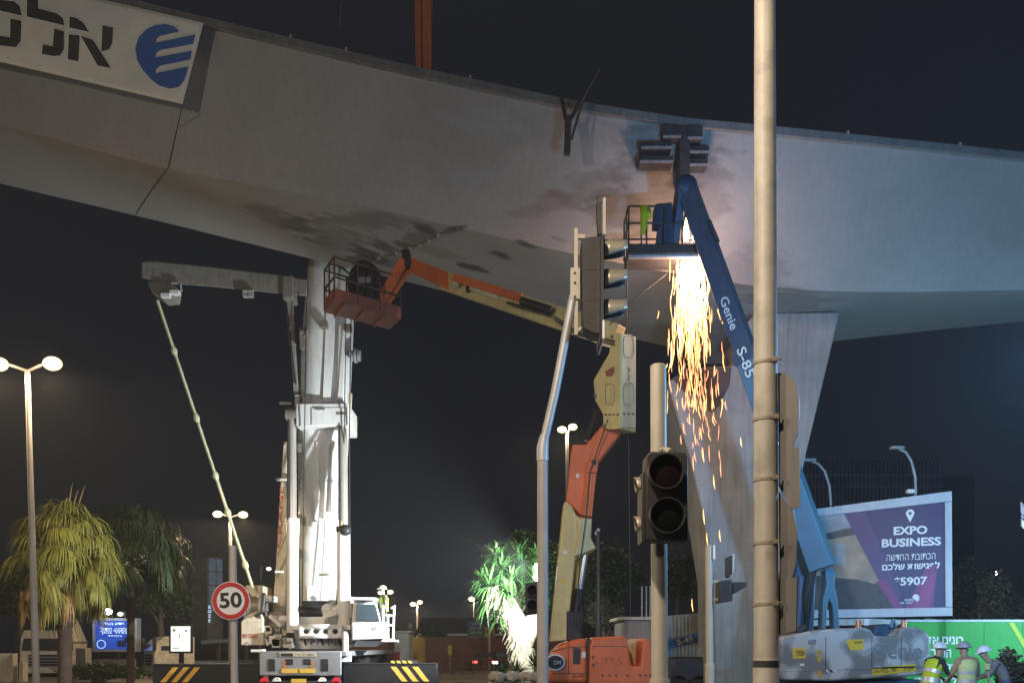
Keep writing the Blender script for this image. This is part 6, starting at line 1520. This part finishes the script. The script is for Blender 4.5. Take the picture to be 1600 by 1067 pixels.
mb = MB(); mb.ball(P(111, 1025, 47.5), 1.0, 16, 6, (1, 1.2, 2.1), zmin=0.0); mb.v = [v for v in mb.v]
dr = thing('concrete_mixer_drum', 'tan conical hopper standing behind the white truck cab', 'hopper', (P(112, 1000, 47.5).x, 47.5, 0))
mb = MB(); c0 = P(112, 1000, 47.5); mb.loft([[Vector((c0.x + r * math.cos(a), 47.5 + r * math.sin(a), z)) for a in [2 * math.pi * k / 18 for k in range(18)]] for r, z in ((.55, 0), (.7, 1.2), (.75, 1.9), (.35, 3.0), (.12, 3.3))]); mb.build('shell', 'crane_cream', dr)
mb = MB(); mb.ring(Vector((c0.x, 47.5, 1.9)), (0, 0, 1), .74, .80, .08, 20); mb.build('hoop', 'machinery', dr)
t, b, rot, w = truck('cream truck cab parked beside the lamp-lit blue billboard', 233, 48, R(-55), 2.2, h=2.25)
bx_ = thing('stone_block', 'pale block by the kerb below the big palm', 'block', (P(130, 1000, 42).x, 42, 0))
mb = MB(); a = P(118, 1028, 42); b = P(134, 1012, 42); mb.span((a.x, 42, 0.14), (b.x, 42.6, b.z)); mb.build('block', 'kerb', bx_, bevel=.03)
for i, (x0, x1, y0) in enumerate(((3, 24, 1020), (33, 40, 1033))):
    q = thing('concrete_post', ['broad tan concrete post at the edge under the big palm', 'narrow tan concrete post beside the white truck cab'][i], 'post', (P((x0 + x1) / 2, 1000, 40).x, 40, .14))
    mb = MB(); a = P(x0, y0, 40); b = P(x1, y0, 40); mb.span((a.x, 39.8, .14), (b.x, 40.2, a.z)); mb.build('post', 'crane_cream', q, bevel=.02)
dn_ = thing('low_wall', 'low pale wall running behind the hedge towards the cream truck', 'wall', (P(180, 1000, 44).x, 44, 0))
for k in range(6):
    mb = MB(); a = P(120 + k * 15, 1030, 44); b = P(134.6 + k * 15, 1030, 44); mb.span((a.x, 44, 0.14), (b.x, 44.25, a.z)); mb.build('panel', 'crane_dim', dn_, bevel=.01)
# mid-distance: red container, white cabin, signs, fence
ct = thing('red_container', 'dark red corrugated container behind the crane cab', 'container', (P(600, 1000, 45).x, 45.5, 0))
a = P(552, 1000, 45); b = P(606, 1000, 45); zt = P(580, 1003, 45).z
mb = MB(); mb.span((a.x, 45.1, 0.1), (b.x, 47.5, zt)); mb.build('body', 'fence_red', ct)
for k in range(12):
    x = a.x + (b.x - a.x) * (k + .5) / 12; mb = MB(); mb.span((x - .045, 45.03, .2), (x + .045, 45.1, zt - .1)); mb.build('rib', 'fence_red', ct)
wl_ = thing('warning_lamp', 'small glowing orange warning lamp in front of the red container', 'warning lamp', (P(584, 1000, 43).x, 43, 0))
mb = MB(); c = P(584, 1024, 43); mb.ball(c, .12, 12, 8, (1, 1, 1.3)); mb.build('lens', 'orange_lamp', wl_); mb = MB(); mb.tube([Vector((c.x, c.y, .1)), c - Vector((0, 0, .1))], .03, 8); mb.build('stand', 'dark_steel', wl_)
tk = thing('site_cabin', 'pale site cabin glaring white beside the crane cab', 'cabin', (P(625, 1000, 38).x, 38, 0))
a = P(606, 1000, 38); b = P(640, 988, 38); mb = MB(); mb.span((a.x + .3, 38, .1), (b.x, 39.4, b.z)); mb.build('body', 'tank_white', tk, bevel=.04)
mb = MB(); mb.span((a.x + .25, 37.95, b.z), (b.x + .06, 39.5, b.z + .08)); mb.build('roof', 'tank_white', tk, bevel=.02)
mb = MB(); q = P(620, 1024, 37.98); mb.box(q, (.25, .04, .5)); mb.build('red_sign', 'red_sign', tk)
mb = MB(); mb.box(P(621, 1013, 37.96), (.28, .04, .3)); mb.build('notice', 'white_sign', tk)
yb = thing('yellow_cabinet', 'ochre cabinet with a leafy top beside the white site cabin', 'cabinet', (P(650, 1000, 44).x, 44, 0))
a = P(641, 1000, 44); b = P(662, 995, 44); mb = MB(); mb.span((a.x, 44, .1), (b.x, 45, b.z)); mb.build('body', 'sign_yellow', yb, bevel=.03)
mb = MB(); mb.span((a.x + .1, 43.96, .5), (b.x - .1, 44, b.z - .1)); mb.build('door', 'sign_yellow', yb, bevel=.01); mb = MB(); mb.box((a.x + .2, 43.94, 1.2), (.04, .03, .15)); mb.build('handle', 'dark_steel', yb)
# row of red fence panels across the far road
fr_ = thing('site_fence', 'long row of dark red fence panels across the far road', 'fence', (P(720, 1000, 62).x, 62, 0))
zt = P(700, 995, 62).z
for k in range(15):
    x0 = P(664, 0, 62).x + k * .62; mb = MB(); mb.span((x0, 62 + .03 * (k % 2), .12), (x0 + .6, 62.06 + .03 * (k % 2), zt)); mb.build('panel', 'fence_red', fr_)
for k in range(6):
    x0 = P(664, 0, 62).x + k * 1.86; mb = MB(); mb.span((x0 - .05, 61.9, .1), (x0 + .05, 62.0, zt + .1)); mb.build('post', 'steel_fence', fr_)
rf = thing('shed', 'long low shed with pale eaves behind the red fence', 'shed', (P(720, 1000, 75).x, 76, 0))
a = P(655, 1000, 75); b = P(832, 992, 75); mb = MB(); mb.span((a.x, 75, .1), (b.x, 82, b.z)); mb.build('wall', 'fence_red', rf)
mb = MB(); mb.hexa([Vector((a.x - .3, 74.4, b.z)), Vector((b.x + .3, 74.4, b.z)), Vector((b.x + .3, 82, b.z)), Vector((a.x - .3, 82, b.z))], [Vector((a.x - .3, 74.5, b.z + .15)), Vector((b.x + .3, 74.5, b.z + .15)), Vector((b.x + .3, 80, b.z + 1.6)), Vector((a.x - .3, 80, b.z + 1.6))]); mb.build('roof', 'tile_roof', rf)
mb = MB(); mb.span((a.x, 74.2, b.z - .05), (b.x, 74.38, b.z + .12)); mb.build('eaves', 'white_sign', rf)
hr = thing('railing', 'low dark pedestrian railing along the far kerb', 'railing', (P(730, 1000, 50).x, 50, .12))
x0 = P(690, 0, 50).x; x1 = P(790, 0, 50).x
for z in (.55, .98):
    mb = MB(); mb.tube([Vector((x0, 50, z)), Vector((x1, 50, z))], .03, 8); mb.build('rail', 'steel_fence', hr)
for k in range(7):
    x = x0 + (x1 - x0) * k / 6; mb = MB(); mb.tube([Vector((x, 50, .12)), Vector((x, 50, 1.02))], .035, 8); mb.build('post', 'steel_fence', hr)
ds = thing('direction_sign', 'blue and green road direction sign on posts beside a yellow notice', 'road sign', (P(743, 1000, 68).x, 68, 0))
pprism('blue_panel', [(730, 970), (757, 970), (757, 985), (730, 985)], 68, .06, 'road_blue', ds, .01); gp = pprism('green_panel', [(730, 985.4), (757, 985.4), (757, 1000), (730, 1000)], 68, .06, 'road_green', ds, .01)
for k in range(4):
    text('lettering', heb(['תל אביב', 'מרכז', 'חיפה', 'ירושלים'][k]), 'white_sign', gp, P(744, 974 + k * 7, 67.98), (1, 0, 0), (0, 0, 1), .16, .01, .75)
mb = MB(); c = P(744, 1000, 68.2); mb.tube([Vector((c.x, c.y, 0)), c], .06, 8); mb.build('post', 'galv_grey', ds)
ys = thing('notice_board', 'square yellow notice board beside the blue direction sign', 'sign', (P(765, 1000, 66).x, 66, 0))
yp = pprism('panel', [(757.5, 979), (773, 979), (773, 1000), (757.5, 1000)], 66, .05, 'sign_yellow', ys, .01)
mb = MB(); mb.box(P(763, 986, 65.97), (.18, .01, .3)); mb.box(P(769, 992, 65.97), (.18, .01, .25)); mb.build('print', 'dark_steel', yp)
mb = MB(); c = P(765, 1000, 66.1); mb.tube([Vector((c.x, c.y, 0)), c], .05, 8); mb.build('post', 'galv_grey', ys)
for i, (x, y, D, lab) in enumerate(((703, 1015, 60, 'small yellow post sign in front of the red fence'), (641, 977, 70, 'small round sign disc on a thin post beyond the site cabin'))):
    q = thing('post_sign', lab, 'sign', (P(x, 1000, D).x, D, 0)); mb = MB(); c = P(x, y, D); mb.tube([Vector((c.x, D, 0)), c + Vector((0, 0, .3))], .035, 8); mb.build('post', 'galv_grey', q)
    mb = MB()
    if i == 0: mb.box(c + Vector((0, -.06, 0)), (.26, .03, .6))
    else: mb.ring(c + Vector((0, -.06, 0)), (0, 1, 0), 0.0, .2, .02, 18)
    mb.build('plate', 'sign_yellow' if i == 0 else 'galv_grey', q)
# dark signal seen against the yucca
fs = thing('traffic_signal', 'dark silhouetted traffic signal standing in front of the glaring yucca', 'traffic light', (P(842, 1000, 17).x, 17, 0))
D = 17
pprism('housing', [(820, 911), (843, 907), (845, 958), (822, 961)], D, .2, 'signal_black', fs, .015)
for y in (922, 945):
    mb = MB(); mb.ring(P(832, y, D - .12), (0, 1, 0), .10, .11, .12, 20); v_ = mb.build('visor', 'signal_black', fs); mb = MB(); mb.ring(P(832, y, D - .01), (0, 1, 0), 0, .10, .005, 20); mb.build('lens', 'lens_red' if y < 930 else 'lens_green', v_)
mb = MB(); c = P(846, 910, D + .15); mb.tube([Vector((c.x, c.y, 0)), c], .05, 12); mb.build('pole', 'galv_grey', fs)
mb = MB(); mb.beam(P(838, 948, D + .15), P(846, 948, D + .15), .05, .05); mb.build('bracket_arm', 'galv_grey', fs)
# two cars far down the road
def car(label, px, D, yaw, front):
    b = P(px, 1000, D); b.z = 0; o = thing('car', label, 'car', b, 'cars on the far road'); rot = Matrix.Rotation(yaw, 3, 'Z')
    def bd(mb, name, m, par=o, bev=.0):
        mb.v = [b + rot @ v for v in mb.v]; return mb.build(name, m, par, bevel=bev)
    mb = MB(); mb.prism([(0, .3), (4.3, .3), (4.35, .75), (4.1, .92), (3.3, 1.0), (2.7, 1.42), (1.1, 1.45), (.3, 1.0), (0, .85)], Vector((.85, 0, 0)), (0, 1, 0), (0, 0, 1), 1.7); mb.v = [Vector((v.x - 1.7 if v.x > 1 else v.x, v.y, v.z)) for v in mb.v]; bd(mb, 'body', 'car_paint', o, .08)
    for s in (-1, 1):
        mb = MB(); mb.box((s * .62, -.02, .72), (.3, .06, .14)); bd(mb, 'headlight' if front else 'tail_light', 'head_lamp' if front else 'red_lamp')
        for y in (.8, 3.5):
            mb = MB(); mb.tube([Vector((s * .78 - .1, y, .31)), Vector((s * .78 + .1, y, .31))], .31, 16); bd(mb, 'wheel', 'rubber')
    mb = MB(); mb.box((0, .66, 1.2), (1.3, .05, .3)); bd(mb, 'window', 'glass')
    return o
car('car with white headlights approaching on the far road', 789, 56, R(-8), True)
car('car with red tail lights stopped on the far road', 757, 58, R(5), False)
# containers and leaning barrier by the pier
cg = thing('site_shed', 'ribbed grey site shed between the signal pole and the pier', 'shed', (P(1075, 1000, 33).x, 33.5, 0))
a = P(1040, 1000, 33); b = P(1115, 958, 33)
mb = MB(); mb.hexa([Vector((a.x, 33, .1)), Vector((b.x, 33, .1)), Vector((b.x, 36, .1)), Vector((a.x, 36, .1))], [Vector((a.x, 33, P(0, 962, 33).z)), Vector((b.x, 33, P(0, 955, 33).z)), Vector((b.x, 36, P(0, 955, 33).z)), Vector((a.x, 36, P(0, 962, 33).z))]); mb.build('body', 'corrugate', cg)
for k in range(13):
    x = a.x + (b.x - a.x) * (k + .5) / 13; mb = MB(); mb.span((x - .035, 32.95, .2), (x + .035, 33.0, P(0, 963, 33).z)); mb.build('rib', 'corrugate', cg)
bnd = pprism('name_band', [(1040, 1002), (1100, 985), (1100, 998), (1040, 1016)], 32.9, .04, 'road_blue', cg, 0)
uu = (P(1100, 985, 32.9) - P(1040, 1002, 32.9)).normalized(); text('lettering', 'S-45', 'white_sign', bnd, P(1070, 1000, 32.88), uu, uu.cross(Vector((0, 1, 0))), .2, .01, .6)
cg2 = thing('container', 'pale weathered container top behind the orange lift cover', 'container', (P(1000, 1000, 30).x, 30.5, 0))
a = P(976, 1000, 30); b = P(1040, 968, 30); mb = MB(); mb.span((a.x, 30, .1), (b.x, 33, b.z)); mb.build('body', 'corrugate', cg2)
mb = MB(); mb.span((a.x - .2, 29.9, b.z), (b.x, 33, b.z + .1)); mb.build('roof_edge', 'crane_cream', cg2)
for x in (1003, 1010, 1016):
    mb = MB(); mb.tube([P(x, 968, 30.2), P(x, 915, 30.2)], .03, 6); mb.build('rebar', 'galv_grey', cg2)
db = thing('stored_boom_lift', 'dark parked machine under a net below the ribbed shed', 'machine', (P(1075, 1000, 28).x, 28.5, 0))
mb = MB(); mb.box(P(1075, 1045, 28.5), (1.2, 1.0, .8)); mb.build('body', 'dark_steel', db, bevel=.1)
for x in (1058, 1094):
    c = P(x, 1000, 28.2); mb = MB(); mb.tube([Vector((c.x, 28.0, .4)), Vector((c.x, 28.4, .4))], .4, 20); mb.build('wheel', 'rubber', db)
# cables hanging by the orange lift and the sparks
hc = thing('hanging_cable', 'thin dark cable hanging from the girder beside the signal', 'cable', P(979, 420, 21))
mb = MB(); mb.tube([P(979, 340, 21.2), P(979, 520, 21.2), P(982, 690, 21.2), P(985, 960, 21.3)], .014, 6); mb.build('cable', 'wire', hc)
hc2 = thing('guy_cable', 'thin cable slanting across the girder underside near the sparks', 'cable', P(1000, 480, 21))
mb = MB(); mb.tube([P(952, 508, 20.4), P(1000, 460, 20.9), P(1042, 428, 21.3)], .012, 6); mb.build('cable', 'wire', hc2)
ml = thing('mast', 'thin dark mast standing behind the orange lift', 'mast', (P(935, 1000, 32).x, 32, 0))
mb = MB(); c = P(935, 830, 32); mb.tube([Vector((c.x, 32, .1)), c], .09, 10); mb.build('pole', 'dark_steel', ml); mb = MB(); mb.beam(P(930, 835, 32), P(936, 826, 32), .12, .1); mb.build('head', 'galv_grey', ml)
# convention hall with fins behind the billboard
D = 95.0
ch = thing('convention_hall', 'large dark hall with upright fins dimly seen behind the billboard', 'building', (P(1400, 1000, D).x, D + 10, 0))
a = P(1180, 1000, D); b = P(1470, 718, D); mb = MB(); mb.span((a.x, D, 0), (b.x, D + 20, b.z)); mb.build('wall', 'building', ch)
a2 = P(1470, 1000, D + 3); b2 = P(1522, 742, D + 3); mb = MB(); mb.span((b.x + .02, D + 3, 0), (b2.x, D + 20, b2.z)); mb.build('side_block', 'building', ch)
for k in range(48):
    x = a.x + (b.x - a.x) * k / 48 + .1; mb = MB(); mb.span((x, D - .35, P(0, 790, D).z), (x + .09, D - .02, b.z - .2)); mb.build('fin', 'building_fin', ch)
for y in (745, 762):
    mb = MB(); q = P(1200, y, D); mb.span((a.x, D - .5, q.z), (b.x, D - .36, q.z + .15)); mb.build('cross_rail', 'building_fin', ch)
# slope and low wall behind the hoarding, a distant lamp
tr = MB(); tr.loft([[Vector((P(x, 0, D_).x, D_, 0)), Vector((P(x, 0, D_).x, D_, z)), Vector((P(x, 0, D_).x, D_ + 14, z + .3)), Vector((P(x, 0, D_).x, D_ + 14, 0))] for x, D_, z in ((1490, 36, 2.2), (1600, 36, 2.6), (1850, 36, 2.8))])
tag(tr.build('hill', mat('dry_earth', (.16, .12, .085), .9, var=.35, scale=1.2, bump=.6)), kind='structure')
dl = thing('distant_lamp', 'tiny white lamp on a post above the dry slope', 'lamp', (P(1556, 1000, 52).x, 52, 0))
mb = MB(); c = P(1556, 895, 52); mb.ball(c, .1, 10, 8); mb.build('lens', 'head_lamp', dl); mb = MB(); mb.tube([Vector((c.x, c.y + .1, 0)), c + Vector((0, .1, .05))], .04, 8); mb.build('post', 'dark_steel', dl)
fg = thing('flag', 'white and blue flag edge at the border of the picture above the hoarding', 'flag', (P(1606, 1000, 23).x, 23, 0))
mb = MB(); c = P(1612, 785, 23); mb.tube([Vector((c.x, 23, 0)), c], .035, 10); mb.build('pole', 'galv_grey', fg)
mb = MB()
for i in range(7):
    for j in range(5): mb.v.append(P(1595 + 16 * i / 6, 790 + 38 * j / 4 - 2 * abs(i - 3), 23 + .06 * math.sin(i * 1.4 + j)))
mb.f = [(j + 5 * i, j + 1 + 5 * i, j + 6 + 5 * i, j + 5 + 5 * i) for i in range(6) for j in range(4)]
f_ = mb.build('cloth', 'poster_white', fg); so = f_.modifiers.new('t', 'SOLIDIFY'); so.thickness = .01
mb = MB()
for i in range(7):
    for j in range(2): mb.v.append(P(1595 + 16 * i / 6, 806 + 9 * j - 2 * abs(i - 3), 22.97 + .06 * math.sin(i * 1.4 + j + 1)))
mb.f = [(2 * i, 2 * i + 1, 2 * i + 3, 2 * i + 2) for i in range(6)]; mb.build('blue_stripe', 'emblem_blue', fg)
# far city edge: low dark blocks
for i, (x0, x1, y, D) in enumerate(((600, 690, 985, 130), (690, 740, 978, 150), (870, 930, 975, 140), (420, 470, 975, 140))):
    q = thing('building', ['low dark building beyond the site cabin', 'dim block beyond the blue direction sign', 'dim block behind the orange lift', 'dim block behind the crane counterweight'][i], 'building', (P((x0 + x1) / 2, 1000, D).x, D + 5, 0), 'far buildings')
    a = P(x0, 1000, D); b = P(x1, y, D); mb = MB(); mb.span((a.x, D, 0), (b.x, D + 12, b.z)); mb.build('wall', 'building', q); mb = MB(); mb.span((a.x - .2, D - .2, b.z), (b.x + .2, D + 12.2, b.z + .3)); mb.build('roof', 'tile_roof', q)

# ------------------------------------------------------------------ thin haze added for lamp halos and floodlight glow
hz = MB(); hz.span((-320, -60, -1.2), (320, 440, 60)); h = hz.build('added_haze', 'wire', smooth=False); tag(h, kind='stuff')
hm = bpy.data.materials.new('glow_haze'); hm.use_nodes = True; nt = hm.node_tree; nt.nodes.clear()
ho = nt.nodes.new('ShaderNodeOutputMaterial'); hv = nt.nodes.new('ShaderNodeVolumePrincipled')
hv.inputs['Density'].default_value = .0010; hv.inputs['Color'].default_value = (.9, .92, .95, 1); hv.inputs['Anisotropy'].default_value = .15
nt.links.new(hv.outputs[0], ho.inputs['Volume']); h.data.materials.clear(); h.data.materials.append(hm)
